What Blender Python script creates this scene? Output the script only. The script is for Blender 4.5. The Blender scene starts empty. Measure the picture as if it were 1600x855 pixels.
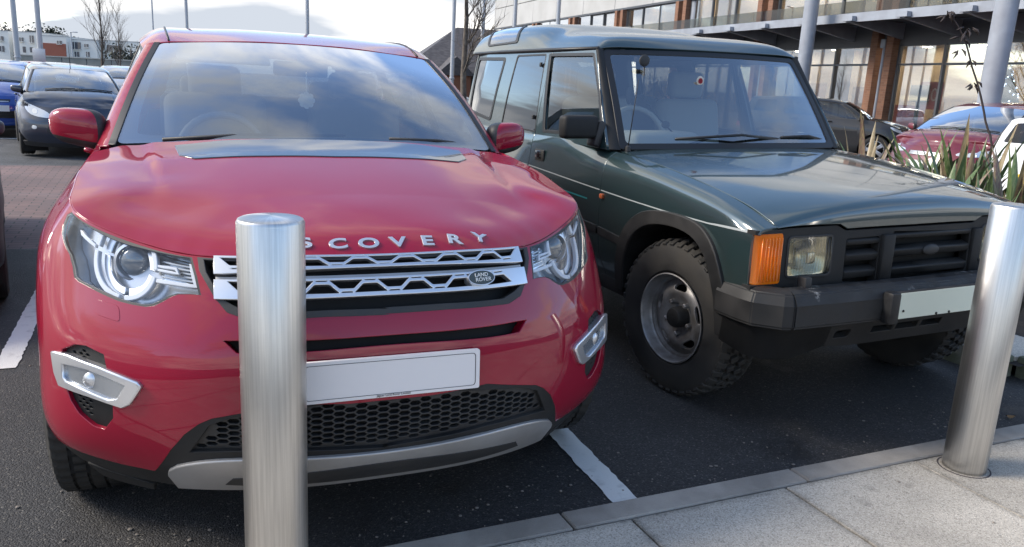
import bpy, bmesh, math, random
import numpy as np
from mathutils import Vector, Matrix
from mathutils.geometry import delaunay_2d_cdt

# ------------------------------------------------------------------ camera, sky, sun, exposure
scene = bpy.context.scene
FPX, CAMH, PITCH, ROLL = 1237.1, 1.438, math.radians(13.295), math.radians(2.979)
IW, IH, CX, CY = 1600.0, 855.0, 800.0, 427.5
_f = np.array([0, math.cos(PITCH), -math.sin(PITCH)])
_r0 = np.array([1.0, 0, 0])
_u0 = np.cross(_r0, _f)
_r = math.cos(ROLL) * _r0 + math.sin(ROLL) * _u0
_u = -math.sin(ROLL) * _r0 + math.cos(ROLL) * _u0
CAMPOS = np.array([0, 0, CAMH])
cam_data = bpy.data.cameras.new('camera')
cam_data.sensor_fit = 'HORIZONTAL'
cam_data.sensor_width = 36.0
cam_data.lens = FPX / IW * 36.0
cam_data.clip_start = 0.05
cam_data.clip_end = 3000
cam = bpy.data.objects.new('camera', cam_data)
scene.collection.objects.link(cam)
cam.matrix_world = Matrix(((_r[0], _u[0], -_f[0], 0), (_r[1], _u[1], -_f[1], 0), (_r[2], _u[2], -_f[2], CAMH), (0, 0, 0, 1)))
scene.camera = cam

SUN_AZ, SUN_EL = math.radians(-92), math.radians(36)      # azimuth from +Y towards +X
world = bpy.data.worlds.new('World')
scene.world = world
world.use_nodes = True


def build_world():
    nt = world.node_tree
    nt.nodes.clear()
    N, L = nt.nodes.new, nt.links.new
    out = N('ShaderNodeOutputWorld')
    sky = N('ShaderNodeTexSky')
    sky.sky_type = 'NISHITA'
    sky.sun_disc = False
    sky.sun_elevation = SUN_EL
    sky.sun_rotation = SUN_AZ
    sky.air_density = 1.0
    sky.dust_density = 0.6
    sky.ozone_density = 2.0
    bg1 = N('ShaderNodeBackground')
    bg1.inputs[1].default_value = 0.11
    L(sky.outputs[0], bg1.inputs[0])
    # broken cloud layer on a plane overhead, the same function in every direction
    tc = N('ShaderNodeTexCoord')
    sep = N('ShaderNodeSeparateXYZ')
    L(tc.outputs['Generated'], sep.inputs[0])
    mx = N('ShaderNodeMath'); mx.operation = 'MAXIMUM'; mx.inputs[1].default_value = 0.0
    L(sep.outputs[2], mx.inputs[0])
    ad = N('ShaderNodeMath'); ad.operation = 'ADD'; ad.inputs[1].default_value = 0.16
    L(mx.outputs[0], ad.inputs[0])
    dx = N('ShaderNodeMath'); dx.operation = 'DIVIDE'
    dy = N('ShaderNodeMath'); dy.operation = 'DIVIDE'
    L(sep.outputs[0], dx.inputs[0]); L(ad.outputs[0], dx.inputs[1])
    L(sep.outputs[1], dy.inputs[0]); L(ad.outputs[0], dy.inputs[1])
    cmb = N('ShaderNodeCombineXYZ')
    L(dx.outputs[0], cmb.inputs[0]); L(dy.outputs[0], cmb.inputs[1])
    n1 = N('ShaderNodeTexNoise'); n1.inputs['Scale'].default_value = 0.62; n1.inputs['Detail'].default_value = 7; n1.inputs['Roughness'].default_value = 0.52; n1.inputs['Distortion'].default_value = 0.35
    n2 = N('ShaderNodeTexNoise'); n2.inputs['Scale'].default_value = 0.75; n2.inputs['Detail'].default_value = 5
    mp = N('ShaderNodeMapping'); mp.inputs['Location'].default_value = (0.6, 0.3, 6.2); mp.inputs['Scale'].default_value = (1.3, 1.3, 1.3)
    L(cmb.outputs[0], mp.inputs[0]); L(mp.outputs[0], n1.inputs['Vector'])
    mp2 = N('ShaderNodeMapping'); mp2.inputs['Location'].default_value = (7.1, 4.3, 2.2)
    L(cmb.outputs[0], mp2.inputs[0]); L(mp2.outputs[0], n2.inputs['Vector'])
    # near the horizon a cloud layer is seen edge-on and closes up
    hz = N('ShaderNodeMapRange'); hz.inputs[1].default_value = 0.0; hz.inputs[2].default_value = 0.26; hz.inputs[3].default_value = 0.25; hz.inputs[4].default_value = 0.0
    L(sep.outputs[2], hz.inputs[0])
    sm = N('ShaderNodeMath'); sm.operation = 'ADD'
    L(n1.outputs['Fac'], sm.inputs[0]); L(hz.outputs[0], sm.inputs[1])
    cov = N('ShaderNodeMapRange'); cov.interpolation_type = 'SMOOTHSTEP'
    cov.inputs[1].default_value = 0.49; cov.inputs[2].default_value = 0.60
    L(sm.outputs[0], cov.inputs[0])
    ramp = N('ShaderNodeValToRGB')
    ramp.color_ramp.elements[0].position = 0.42; ramp.color_ramp.elements[0].color = (0.43, 0.465, 0.52, 1)
    ramp.color_ramp.elements[1].position = 0.60; ramp.color_ramp.elements[1].color = (1.0, 0.965, 0.91, 1)
    L(n2.outputs['Fac'], ramp.inputs[0])
    bg2 = N('ShaderNodeBackground'); bg2.inputs[1].default_value = 0.52
    L(ramp.outputs[0], bg2.inputs[0])
    mix = N('ShaderNodeMixShader')
    L(cov.outputs[0], mix.inputs[0]); L(bg1.outputs[0], mix.inputs[1]); L(bg2.outputs[0], mix.inputs[2])
    L(mix.outputs[0], out.inputs[0])


build_world()
sun_data = bpy.data.lights.new('sun', 'SUN')
sun_data.energy = 1.5
sun_data.angle = math.radians(20)
sun_data.color = (1.0, 0.90, 0.76)
sun = bpy.data.objects.new('sun', sun_data)
scene.collection.objects.link(sun)
_sd = Vector((math.sin(SUN_AZ) * math.cos(SUN_EL), math.cos(SUN_AZ) * math.cos(SUN_EL), math.sin(SUN_EL)))
sun.rotation_euler = _sd.to_track_quat('Z', 'Y').to_euler()
scene.view_settings.view_transform = 'Standard'
scene.view_settings.look = 'None'
scene.view_settings.exposure = 1.62
scene.view_settings.gamma = 1.0
scene.view_settings.use_curve_mapping = False
scene.cycles.max_bounces = 8
scene.cycles.transparent_max_bounces = 16
scene.cycles.caustics_reflective = False
scene.cycles.caustics_refractive = False
rnd = random.Random(7)


# ------------------------------------------------------------------ pixel helpers (a pixel is only a direction)
def pix_dir(u, v):
    return _f + _r * (u - CX) / FPX + _u * (CY - v) / FPX


def on_ground(u, v, z=0.0):
    d = pix_dir(u, v)
    return CAMPOS + d * ((z - CAMH) / d[2])


def at_depth(u, v, d):
    return CAMPOS + pix_dir(u, v) * d


def on_vplane(u, v, q, dirn):
    """hit of a pixel's ray with the upright plane through point q running along dirn"""
    n = np.array([dirn[1], -dirn[0]])
    d = pix_dir(u, v)
    t = ((np.array(q[:2]) - CAMPOS[:2]) @ n) / (d[:2] @ n)
    return CAMPOS + t * d


# ------------------------------------------------------------------ materials
MATS = {}


def principled(name, base, rough=0.5, metal=0.0, **kw):
    if name in MATS:
        return MATS[name]
    m = bpy.data.materials.new(name)
    m.use_nodes = True
    b = m.node_tree.nodes['Principled BSDF']
    b.inputs['Base Color'].default_value = (*base, 1)
    b.inputs['Roughness'].default_value = rough
    b.inputs['Metallic'].default_value = metal
    for k, v in kw.items():
        b.inputs[k.replace('_', ' ')].default_value = v
    MATS[name] = m
    return m


def nodes_of(m):
    nt = m.node_tree
    return nt, nt.nodes.new, nt.links.new, nt.nodes['Principled BSDF']


def vary(m, base, dark, scale=4.0, detail=8, lo=0.35, hi=0.65, rough=None, bump=0.0, bscale=200.0, coords='Object', stretch=(1, 1, 1)):
    """noise mix between two real colours of the surface, optional roughness range and fine bump"""
    nt, N, L, b = nodes_of(m)
    tc = N('ShaderNodeTexCoord')
    mp = N('ShaderNodeMapping'); mp.inputs['Scale'].default_value = stretch
    L(tc.outputs[coords], mp.inputs[0])
    n = N('ShaderNodeTexNoise'); n.inputs['Scale'].default_value = scale; n.inputs['Detail'].default_value = detail
    L(mp.outputs[0], n.inputs['Vector'])
    mr = N('ShaderNodeMapRange'); mr.inputs[1].default_value = lo; mr.inputs[2].default_value = hi
    L(n.outputs['Fac'], mr.inputs[0])
    mx = N('ShaderNodeMix'); mx.data_type = 'RGBA'
    mx.inputs[6].default_value = (*base, 1); mx.inputs[7].default_value = (*dark, 1)
    L(mr.outputs[0], mx.inputs[0]); L(mx.outputs[2], b.inputs['Base Color'])
    if rough:
        rr = N('ShaderNodeMapRange'); rr.inputs[1].default_value = lo; rr.inputs[2].default_value = hi
        rr.inputs[3].default_value = rough[0]; rr.inputs[4].default_value = rough[1]
        L(n.outputs['Fac'], rr.inputs[0]); L(rr.outputs[0], b.inputs['Roughness'])
    if bump:
        bn = N('ShaderNodeTexNoise'); bn.inputs['Scale'].default_value = bscale; bn.inputs['Detail'].default_value = 4
        L(mp.outputs[0], bn.inputs['Vector'])
        bp = N('ShaderNodeBump'); bp.inputs['Strength'].default_value = bump; bp.inputs['Distance'].default_value = 0.01
        L(bn.outputs['Fac'], bp.inputs['Height']); L(bp.outputs[0], b.inputs['Normal'])
    return m


def paint(name, base, metal=0.0, rough=0.35, coat_r=0.03, dirt=None, dz=(0.25, 0.75), ior=1.6, dmax=0.85):
    m = principled(name, base, rough, metal, Coat_Weight=1.0, Coat_Roughness=coat_r, Coat_IOR=ior)
    nt, N, L, b = nodes_of(m)
    tc = N('ShaderNodeTexCoord')
    n = N('ShaderNodeTexNoise'); n.inputs['Scale'].default_value = 2.6; n.inputs['Detail'].default_value = 9; n.inputs['Roughness'].default_value = 0.62
    L(tc.outputs['Object'], n.inputs['Vector'])
    mr = N('ShaderNodeMapRange'); mr.inputs[1].default_value = 0.3; mr.inputs[2].default_value = 0.75
    mr.inputs[3].default_value = coat_r; mr.inputs[4].default_value = coat_r * 1.8 + 0.012
    L(n.outputs['Fac'], mr.inputs[0]); L(mr.outputs[0], b.inputs['Coat Roughness'])
    if dirt:
        sep = N('ShaderNodeSeparateXYZ'); L(tc.outputs['Object'], sep.inputs[0])
        hr = N('ShaderNodeMapRange'); hr.inputs[1].default_value = dz[0]; hr.inputs[2].default_value = dz[1]; hr.inputs[3].default_value = dmax; hr.inputs[4].default_value = 0.0
        L(sep.outputs[2], hr.inputs[0])
        mu = N('ShaderNodeMath'); mu.operation = 'MULTIPLY'
        n2 = N('ShaderNodeMapRange'); n2.inputs[1].default_value = 0.35; n2.inputs[2].default_value = 0.65; n2.inputs[3].default_value = 0.25
        L(n.outputs['Fac'], n2.inputs[0]); L(hr.outputs[0], mu.inputs[0]); L(n2.outputs[0], mu.inputs[1])
        mx = N('ShaderNodeMix'); mx.data_type = 'RGBA'
        mx.inputs[6].default_value = (*base, 1); mx.inputs[7].default_value = (*dirt, 1)
        L(mu.outputs[0], mx.inputs[0]); L(mx.outputs[2], b.inputs['Base Color'])
        cw = N('ShaderNodeMapRange'); cw.inputs[3].default_value = 1.0; cw.inputs[4].default_value = 0.15
        L(mu.outputs[0], cw.inputs[0]); L(cw.outputs[0], b.inputs['Coat Weight'])
    return m


def pane_glass(name, tint=(0.75, 0.82, 0.80), refl=1.0, ior=1.5, rough=0.0):
    """thin pane: clear or tinted transmission with a Fresnel mirror on top"""
    if name in MATS:
        return MATS[name]
    m = bpy.data.materials.new(name)
    m.use_nodes = True
    nt = m.node_tree
    nt.nodes.clear()
    N, L = nt.nodes.new, nt.links.new
    o = N('ShaderNodeOutputMaterial'); t = N('ShaderNodeBsdfTransparent'); g = N('ShaderNodeBsdfGlossy'); f = N('ShaderNodeFresnel'); x = N('ShaderNodeMixShader')
    t.inputs[0].default_value = (*tint, 1)
    g.inputs['Roughness'].default_value = rough
    g.inputs[0].default_value = (0.95, 0.97, 1.0, 1)
    nt.nodes.remove(f)
    # Schlick reflectance of a thin pane, the same from both sides
    ge = N('ShaderNodeNewGeometry'); dt = N('ShaderNodeVectorMath'); dt.operation = 'DOT_PRODUCT'
    L(ge.outputs['Normal'], dt.inputs[0]); L(ge.outputs['Incoming'], dt.inputs[1])
    ab = N('ShaderNodeMath'); ab.operation = 'ABSOLUTE'; L(dt.outputs['Value'], ab.inputs[0])
    om = N('ShaderNodeMath'); om.operation = 'SUBTRACT'; om.inputs[0].default_value = 1.0; L(ab.outputs[0], om.inputs[1])
    pw = N('ShaderNodeMath'); pw.operation = 'POWER'; pw.inputs[1].default_value = 5.0; L(om.outputs[0], pw.inputs[0])
    f0 = ((ior - 1) / (ior + 1))**2
    f = N('ShaderNodeMath'); f.operation = 'MULTIPLY_ADD'; f.inputs[1].default_value = 1 - f0; f.inputs[2].default_value = f0; L(pw.outputs[0], f.inputs[0])
    mu = N('ShaderNodeMath'); mu.operation = 'MULTIPLY'; mu.inputs[1].default_value = 1.75 * refl; mu.use_clamp = True
    L(f.outputs[0], mu.inputs[0]); L(mu.outputs[0], x.inputs[0]); L(t.outputs[0], x.inputs[1]); L(g.outputs[0], x.inputs[2]); L(x.outputs[0], o.inputs[0])
    MATS[name] = m
    return m


# ------------------------------------------------------------------ mesh helpers
def link(o, parent=None):
    scene.collection.objects.link(o)
    if parent is not None:
        o.parent = parent
    return o


def mesh_obj(name, V, F, mat, parent=None, smooth=True, normals=None):
    me = bpy.data.meshes.new(name)
    me.from_pydata([tuple(map(float, v)) for v in V], [], [tuple(map(int, f)) for f in F])
    me.update()
    if smooth:
        me.polygons.foreach_set('use_smooth', [True] * len(me.polygons))
    if normals is not None:
        me.normals_split_custom_set_from_vertices([tuple(map(float, n)) for n in normals])
    if mat is not None:
        for mm in (mat if isinstance(mat, (list, tuple)) else [mat]):
            me.materials.append(mm)
    return link(bpy.data.objects.new(name, me), parent)


def bm_obj(name, bm, mat, parent=None, smooth=False, sharp=None):
    me = bpy.data.meshes.new(name)
    bmesh.ops.recalc_face_normals(bm, faces=bm.faces)
    if smooth:
        for f in bm.faces:
            f.smooth = True
        if sharp:
            for e in bm.edges:
                if len(e.link_faces) == 2 and e.calc_face_angle(0) > sharp:
                    e.smooth = False
    bm.to_mesh(me)
    bm.free()
    for mm in (mat if isinstance(mat, (list, tuple)) else [mat]):
        me.materials.append(mm)
    return link(bpy.data.objects.new(name, me), parent)


def thing(name, label, cat, loc=(0, 0, 0), rotz=0.0, group=None):
    o = bpy.data.objects.new(name, None)
    o.empty_display_size = 0.2
    link(o)
    o.location = loc
    o.rotation_euler = (0, 0, rotz)
    return tag(o, label, cat, group)


def tag(o, label, cat, group=None):
    o['label'] = label
    o['category'] = cat
    if group:
        o['group'] = group
    return o


def struct(o):
    o['kind'] = 'structure'
    return o


def add_box(bm, c, s, rot=None, bevel=0.0, seg=2):
    r = bmesh.ops.create_cube(bm, size=1.0)
    vs = r['verts']
    bmesh.ops.scale(bm, vec=s, verts=vs)
    if bevel:
        es = list({e for v in vs for e in v.link_edges})
        q = bmesh.ops.bevel(bm, geom=es, offset=bevel, segments=seg, affect='EDGES', profile=0.5)
        vs = list({v for f in q['faces'] for v in f.verts} | {v for v in vs if v.is_valid})
    if rot is not None:
        bmesh.ops.rotate(bm, cent=(0, 0, 0), matrix=rot, verts=vs)
    bmesh.ops.translate(bm, vec=c, verts=vs)
    return vs


def box(name, c, s, mat, parent=None, rot=None, bevel=0.0, seg=2):
    bm = bmesh.new()
    add_box(bm, c, s, rot, bevel, seg)
    return bm_obj(name, bm, mat, parent, smooth=bevel > 0, sharp=0.7 if bevel else None)


def tube_into(V, F, pts, rad, n=10, caps=True):
    pts = [np.array(p, float) for p in pts]
    rad = rad if hasattr(rad, '__len__') else [rad] * len(pts)
    b0 = len(V)
    prev = None
    for i, p in enumerate(pts):
        t = pts[min(i + 1, len(pts) - 1)] - pts[max(i - 1, 0)]
        t = t / (np.linalg.norm(t) + 1e-12)
        if prev is None:
            a = np.array([0, 0, 1.0]) if abs(t[2]) < 0.9 else np.array([1.0, 0, 0])
        else:
            a = prev
        x = a - t * (a @ t)
        x /= np.linalg.norm(x) + 1e-12
        y = np.cross(t, x)
        prev = x
        for k in range(n):
            q = 2 * math.pi * k / n
            V.append(p + rad[i] * (math.cos(q) * x + math.sin(q) * y))
    for i in range(len(pts) - 1):
        for k in range(n):
            a, b = b0 + i * n + k, b0 + i * n + (k + 1) % n
            F.append((a, b, b + n, a + n))
    if caps:
        F.append(tuple(b0 + k for k in range(n))[::-1])
        F.append(tuple(b0 + (len(pts) - 1) * n + k for k in range(n)))


def tube(name, pts, rad, mat, parent=None, n=10):
    V, F = [], []
    tube_into(V, F, pts, rad, n)
    return mesh_obj(name, V, F, mat, parent)


def lathe(name, prof, mat, parent=None, n=48, axis='y', center=(0, 0, 0), sharp=None, rot=None):
    """prof = [(radius, offset along the axis)]"""
    bm = bmesh.new()
    rings = []
    for r, h in prof:
        ring = []
        for k in range(n):
            a = 2 * math.pi * k / n
            c, s = r * math.cos(a), r * math.sin(a)
            p = {'y': (c, h, s), 'z': (c, s, h), 'x': (h, c, s)}[axis]
            ring.append(bm.verts.new(p))
        rings.append(ring)
    for a, b in zip(rings, rings[1:]):
        for k in range(n):
            bm.faces.new((a[k], a[(k + 1) % n], b[(k + 1) % n], b[k]))
    bmesh.ops.remove_doubles(bm, verts=bm.verts, dist=1e-5)
    if rot is not None:
        bmesh.ops.rotate(bm, cent=(0, 0, 0), matrix=rot, verts=bm.verts)
    bmesh.ops.translate(bm, vec=center, verts=bm.verts)
    return bm_obj(name, bm, mat, parent, smooth=True, sharp=sharp or 0.6)


def text_mesh(body, size, extrude, sx=1.0, bevel=0.0, shear=0.0, spacing=1.0, bold=0.0):
    cu = bpy.data.curves.new('txt', 'FONT')
    cu.body = body
    cu.size = size
    cu.extrude = extrude
    cu.bevel_depth = bevel
    cu.shear = shear
    cu.space_character = spacing
    cu.offset = bold
    cu.align_x = 'CENTER'
    cu.align_y = 'CENTER'
    o = bpy.data.objects.new('txt', cu)
    scene.collection.objects.link(o)
    dg = bpy.context.evaluated_depsgraph_get()
    me = bpy.data.meshes.new_from_object(o.evaluated_get(dg))
    bpy.data.objects.remove(o)
    bpy.data.curves.remove(cu)
    n = len(me.vertices)
    co = np.empty(n * 3); me.vertices.foreach_get('co', co); co = co.reshape(-1, 3)
    co[:, 0] *= sx
    F = [tuple(p.vertices) for p in me.polygons]
    bpy.data.meshes.remove(me)
    return co, F


# ------------------------------------------------------------------ smooth surfaces
def spline_w(knots, t):
    """weights of a natural C2 cubic spline through values at knots: value(t) = W @ values"""
    x = np.asarray(knots, float)
    n = len(x)
    t = np.clip(np.asarray(t, float), x[0], x[-1])
    h = np.diff(x)
    A = np.zeros((n, n)); B = np.zeros((n, n))
    A[0, 0] = A[-1, -1] = 1
    for i in range(1, n - 1):
        A[i, i - 1] = h[i - 1]; A[i, i] = 2 * (h[i - 1] + h[i]); A[i, i + 1] = h[i]
        B[i, i - 1] = 6 / h[i - 1]; B[i, i] = -6 / h[i - 1] - 6 / h[i]; B[i, i + 1] = 6 / h[i]
    M = np.linalg.solve(A, B)
    k = np.clip(np.searchsorted(x, t, side='right') - 1, 0, n - 2)
    hk = h[k]
    a = (x[k + 1] - t) / hk
    b = (t - x[k]) / hk
    E = np.eye(n)
    return (a[:, None] * E[k] + b[:, None] * E[k + 1] + ((a**3 - a) * hk**2 / 6)[:, None] * M[k] + ((b**3 - b) * hk**2 / 6)[:, None] * M[k + 1])


class Net:
    """surface through a net of points, rows over v and columns over u"""
    def __init__(self, uk, vk, P):
        self.uk, self.vk, self.P = np.asarray(uk, float), np.asarray(vk, float), np.asarray(P, float)

    def __call__(self, uv):
        uv = np.atleast_2d(uv)
        return np.einsum('nr,nk,rkc->nc', spline_w(self.vk, uv[:, 1]), spline_w(self.uk, uv[:, 0]), self.P)


class TPS:
    """thin-plate height field z(x, y)"""
    def __init__(self, pts, lam=1e-5):
        p = np.asarray(pts, float)
        self.c = p[:, :2]
        n = len(p)
        K = self.k(np.linalg.norm(self.c[:, None] - self.c[None], axis=2)) + lam * np.eye(n)
        Pm = np.c_[np.ones(n), self.c]
        A = np.block([[K, Pm], [Pm.T, np.zeros((3, 3))]])
        self.w = np.linalg.lstsq(A, np.r_[p[:, 2], 0, 0, 0], rcond=None)[0]

    @staticmethod
    def k(r):
        return np.where(r > 1e-9, r * r * np.log(np.maximum(r, 1e-9)), 0)

    def z(self, xy):
        K = self.k(np.linalg.norm(xy[:, None] - self.c[None], axis=2))
        return K @ self.w[:-3] + self.w[-3] + xy @ self.w[-2:]

    def __call__(self, xy):
        xy = np.atleast_2d(xy)
        return np.c_[xy, self.z(xy)]


def surf_normal(fn, uv, e=2e-3):
    du = fn(uv + [e, 0]) - fn(uv - [e, 0])
    dv = fn(uv + [0, e]) - fn(uv - [0, e])
    n = np.cross(du, dv)
    return n / (np.linalg.norm(n, axis=1)[:, None] + 1e-12)


def densify(poly, sp):
    poly = np.asarray(poly, float)
    out = []
    for a, b in zip(poly, np.roll(poly, -1, 0)):
        k = max(1, int(math.ceil(np.linalg.norm(b - a) / sp)))
        out += [a + (b - a) * i / k for i in range(k)]
    return np.array(out)


def smooth_poly(pts, sub=6, closed=True):
    """Catmull-Rom through the points"""
    p = np.asarray(pts, float)
    n = len(p)
    out = []
    rng = range(n) if closed else range(n - 1)
    for i in rng:
        if closed:
            a, b, c, d = p[i - 1], p[i], p[(i + 1) % n], p[(i + 2) % n]
        else:
            a, b, c, d = p[max(i - 1, 0)], p[i], p[i + 1], p[min(i + 2, n - 1)]
        for k in range(sub):
            t = k / sub
            out.append(0.5 * (2 * b + (c - a) * t + (2 * a - 5 * b + 4 * c - d) * t * t + (3 * b - a - 3 * c + d) * t**3))
    if not closed:
        out.append(p[-1])
    return np.array(out)


def round_poly(pts, r, seg=4):
    p = np.asarray(pts, float)
    n = len(p)
    rr = r if hasattr(r, '__len__') else [r] * n
    out = []
    for i in range(n):
        a, b, c = p[i - 1], p[i], p[(i + 1) % n]
        la, lc = np.linalg.norm(a - b), np.linalg.norm(c - b)
        d = min(rr[i], la * 0.45, lc * 0.45)
        if d < 1e-6:
            out.append(b); continue
        s, e = b + (a - b) / la * d, b + (c - b) / lc * d
        for k in range(seg + 1):
            t = k / seg
            out.append((1 - t)**2 * s + 2 * t * (1 - t) * b + t * t * e)
    return np.array(out)


def inside(poly, pts):
    x, y = pts[:, 0], pts[:, 1]
    r = np.zeros(len(pts), bool)
    a = np.asarray(poly)
    b = np.roll(a, -1, 0)
    for (x1, y1), (x2, y2) in zip(a, b):
        if y1 == y2:
            continue
        c = ((y1 > y) != (y2 > y)) & (x < (x2 - x1) * (y - y1) / (y2 - y1) + x1)
        r ^= c
    return r


def seg_dist(poly, pts):
    a = np.asarray(poly); b = np.roll(a, -1, 0)
    d = np.full(len(pts), 1e9)
    for p, q in zip(a, b):
        e = q - p
        t = np.clip(((pts - p) @ e) / (e @ e + 1e-15), 0, 1)
        d = np.minimum(d, np.linalg.norm(pts - p - t[:, None] * e, axis=1))
    return d


def panel_data(fn, outer, holes=(), sp=0.03, off=0.0, flange=0.012, sign=1.0, roll=0.003, interior=True):
    """sheet cut to an outline on a surface, with rolled edges going inwards"""
    loops = [densify(outer, sp)] + [densify(h, sp) for h in holes]
    pts = [l for l in loops]
    edges = []
    k = 0
    for l in loops:
        edges += [(k + i, k + (i + 1) % len(l)) for i in range(len(l))]
        k += len(l)
    if interior:
        lo, hi = loops[0].min(0), loops[0].max(0)
        gx, gy = np.arange(lo[0] + sp * 0.5, hi[0], sp), np.arange(lo[1] + sp * 0.5, hi[1], sp * 0.9)
        G = np.stack(np.meshgrid(gx, gy), -1)
        G[1::2, :, 0] += sp * 0.5
        G = G.reshape(-1, 2)
        G = G[inside(loops[0], G)]
        for l in loops:
            if not len(G):
                break
            bb0, bb1 = l.min(0) - sp, l.max(0) + sp
            near = np.all((G > bb0) & (G < bb1), axis=1)
            keep = np.ones(len(G), bool)
            if near.any():
                q = G[near]
                kk = seg_dist(l, q) > sp * 0.45
                if l is not loops[0]:
                    kk &= ~inside(l, q)
                keep[near] = kk
            G = G[keep]
        if len(G):
            pts.append(G)
    P = np.concatenate(pts)
    ov, oe, of, *_ = delaunay_2d_cdt([Vector(p) for p in P], edges, [], 0, 1e-7)
    uv = np.array([(v.x, v.y) for v in ov])
    T = np.array([f for f in of if len(f) == 3])
    cen = uv[T].mean(1)
    ok = inside(loops[0], cen)
    for l in loops[1:]:
        bb0, bb1 = l.min(0), l.max(0)
        near = np.where(ok & np.all((cen > bb0) & (cen < bb1), axis=1))[0]
        if len(near):
            ok[near[inside(l, cen[near])]] = False
    T = T[ok]
    a, b, c = uv[T[:, 0]], uv[T[:, 1]], uv[T[:, 2]]
    ar = (b[:, 0] - a[:, 0]) * (c[:, 1] - a[:, 1]) - (b[:, 1] - a[:, 1]) * (c[:, 0] - a[:, 0])
    T[ar < 0] = T[ar < 0][:, ::-1]
    T = T[np.abs(ar) > 1e-12]
    used = np.unique(T)
    mp = -np.ones(len(uv), int); mp[used] = np.arange(len(used))
    uv = uv[used]; T = mp[T]
    Nn = surf_normal(fn, uv) * sign
    V = fn(uv) + Nn * off
    if sign < 0:
        T = T[:, ::-1]
    F = [tuple(t) for t in T]
    VV, NN = [V], [Nn]
    if flange:
        cnt = {}
        for t in F:
            for i in range(3):
                e = (t[i], t[(i + 1) % 3])
                cnt[e] = cnt.get(e, 0) + 1
        bd = [e for e in cnt if (e[1], e[0]) not in cnt]
        bv = sorted({i for e in bd for i in e})
        outd = {i: np.zeros(3) for i in bv}
        for i, j in bd:
            d = V[j] - V[i]
            for q in (i, j):
                outd[q] += np.cross(d / (np.linalg.norm(d) + 1e-12), Nn[q])
        idx = {v: n for n, v in enumerate(bv)}
        O = np.array([outd[i] / (np.linalg.norm(outd[i]) + 1e-9) for i in bv])
        nb, n0 = len(bv), len(V)
        Vb, Nb = V[bv], Nn[bv]
        VV += [Vb + O * roll * 0.7 - Nb * roll, Vb + O * roll * 0.7 - Nb * roll, Vb + O * roll * 0.7 - Nb * (roll + flange)]
        NN += [0.5 * Nb + 0.8 * O, O, O]
        for i, j in bd:
            a_, b_ = idx[i], idx[j]
            F.append((j, i, n0 + a_, n0 + b_))
            F.append((n0 + nb + b_, n0 + nb + a_, n0 + 2 * nb + a_, n0 + 2 * nb + b_))
    N_ = np.concatenate(NN)
    N_ /= np.linalg.norm(N_, axis=1)[:, None] + 1e-12
    return np.concatenate(VV), F, N_


def panel(name, fn, outer, mat, parent, holes=(), **kw):
    V, F, N_ = panel_data(fn, outer, holes, **kw)
    return mesh_obj(name, V, F, mat, parent, True, N_)


def mir(poly):
    p = np.asarray(poly, float).copy()
    p[:, 0] *= -1
    return p[::-1]


def mesh_mirror(name, V, F, N_, mat, parent):
    V2, N2 = V.copy(), N_.copy()
    V2[:, 1] *= -1; N2[:, 1] *= -1
    return mesh_obj(name, V2, [f[::-1] for f in F], mat, parent, True, N2)


def fuse(parts):
    V, F, k = [], [], 0
    for v, f in parts:
        V.append(np.asarray(v)); F += [tuple(i + k for i in q) for q in f]; k += len(v)
    return np.concatenate(V), F
# ------------------------------------------------------------------ shared materials
M_RED = paint('red_metallic_paint', (0.275, 0.002, 0.023), metal=0.0, rough=0.5, coat_r=0.006, ior=1.52, dirt=(0.16, 0.085, 0.075), dz=(0.22, 0.70), dmax=0.10)
M_RED.node_tree.nodes['Principled BSDF'].inputs['Specular IOR Level'].default_value = 0.08
M_GREEN = paint('dark_green_metallic_paint', (0.012, 0.035, 0.038), metal=0.3, rough=0.4, coat_r=0.03, dirt=(0.055, 0.050, 0.042), dz=(0.3, 0.95), ior=1.9)
M_BLACKPL = principled('black_plastic', (0.022, 0.022, 0.023), 0.55)
vary(M_BLACKPL, (0.020, 0.020, 0.021), (0.034, 0.033, 0.032), 9, rough=(0.45, 0.65), bump=0.08, bscale=700)
M_GREYPL = principled('worn_grey_plastic', (0.035, 0.035, 0.036), 0.6, Specular_IOR_Level=0.35)
vary(M_GREYPL, (0.010, 0.0105, 0.011), (0.024, 0.023, 0.022), 6, rough=(0.5, 0.75), bump=0.12, bscale=500)
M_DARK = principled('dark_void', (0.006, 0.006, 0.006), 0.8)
M_RUBBER = principled('tyre_rubber', (0.022, 0.022, 0.022), 0.75)
vary(M_RUBBER, (0.012, 0.012, 0.012), (0.034, 0.031, 0.027), 7, rough=(0.65, 0.9))
M_SEAL = principled('rubber_seal', (0.012, 0.012, 0.013), 0.45)
M_CHROME = principled('satin_silver_trim', (0.72, 0.73, 0.75), 0.28, 0.85)
M_SATIN = principled('matt_aluminium_trim', (0.42, 0.41, 0.40), 0.42, 0.6)
vary(M_SATIN, (0.44, 0.43, 0.42), (0.34, 0.33, 0.32), 5, rough=(0.36, 0.5))
M_MIRROR = principled('polished_reflector', (0.85, 0.86, 0.88), 0.12, 1.0)
M_LENSIN = principled('lamp_interior', (0.46, 0.48, 0.50), 0.22, 0.7)
M_DRL = principled('white_light_guide', (0.62, 0.64, 0.67), 0.25)
M_LENS = pane_glass('clear_lamp_lens', (0.97, 0.98, 0.99), 0.55)
M_GLASS = pane_glass('windscreen_glass', (0.82, 0.89, 0.89), 4.4)
M_GLASSD = pane_glass('tinted_side_glass', (0.30, 0.33, 0.33), 1.15)
M_INT = principled('cabin_trim', (0.06, 0.062, 0.065), 0.8)
M_SEAT = principled('seat_fabric', (0.26, 0.25, 0.235), 0.9)
M_HEAD = principled('headlining', (0.42, 0.41, 0.38), 0.9)
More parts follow.
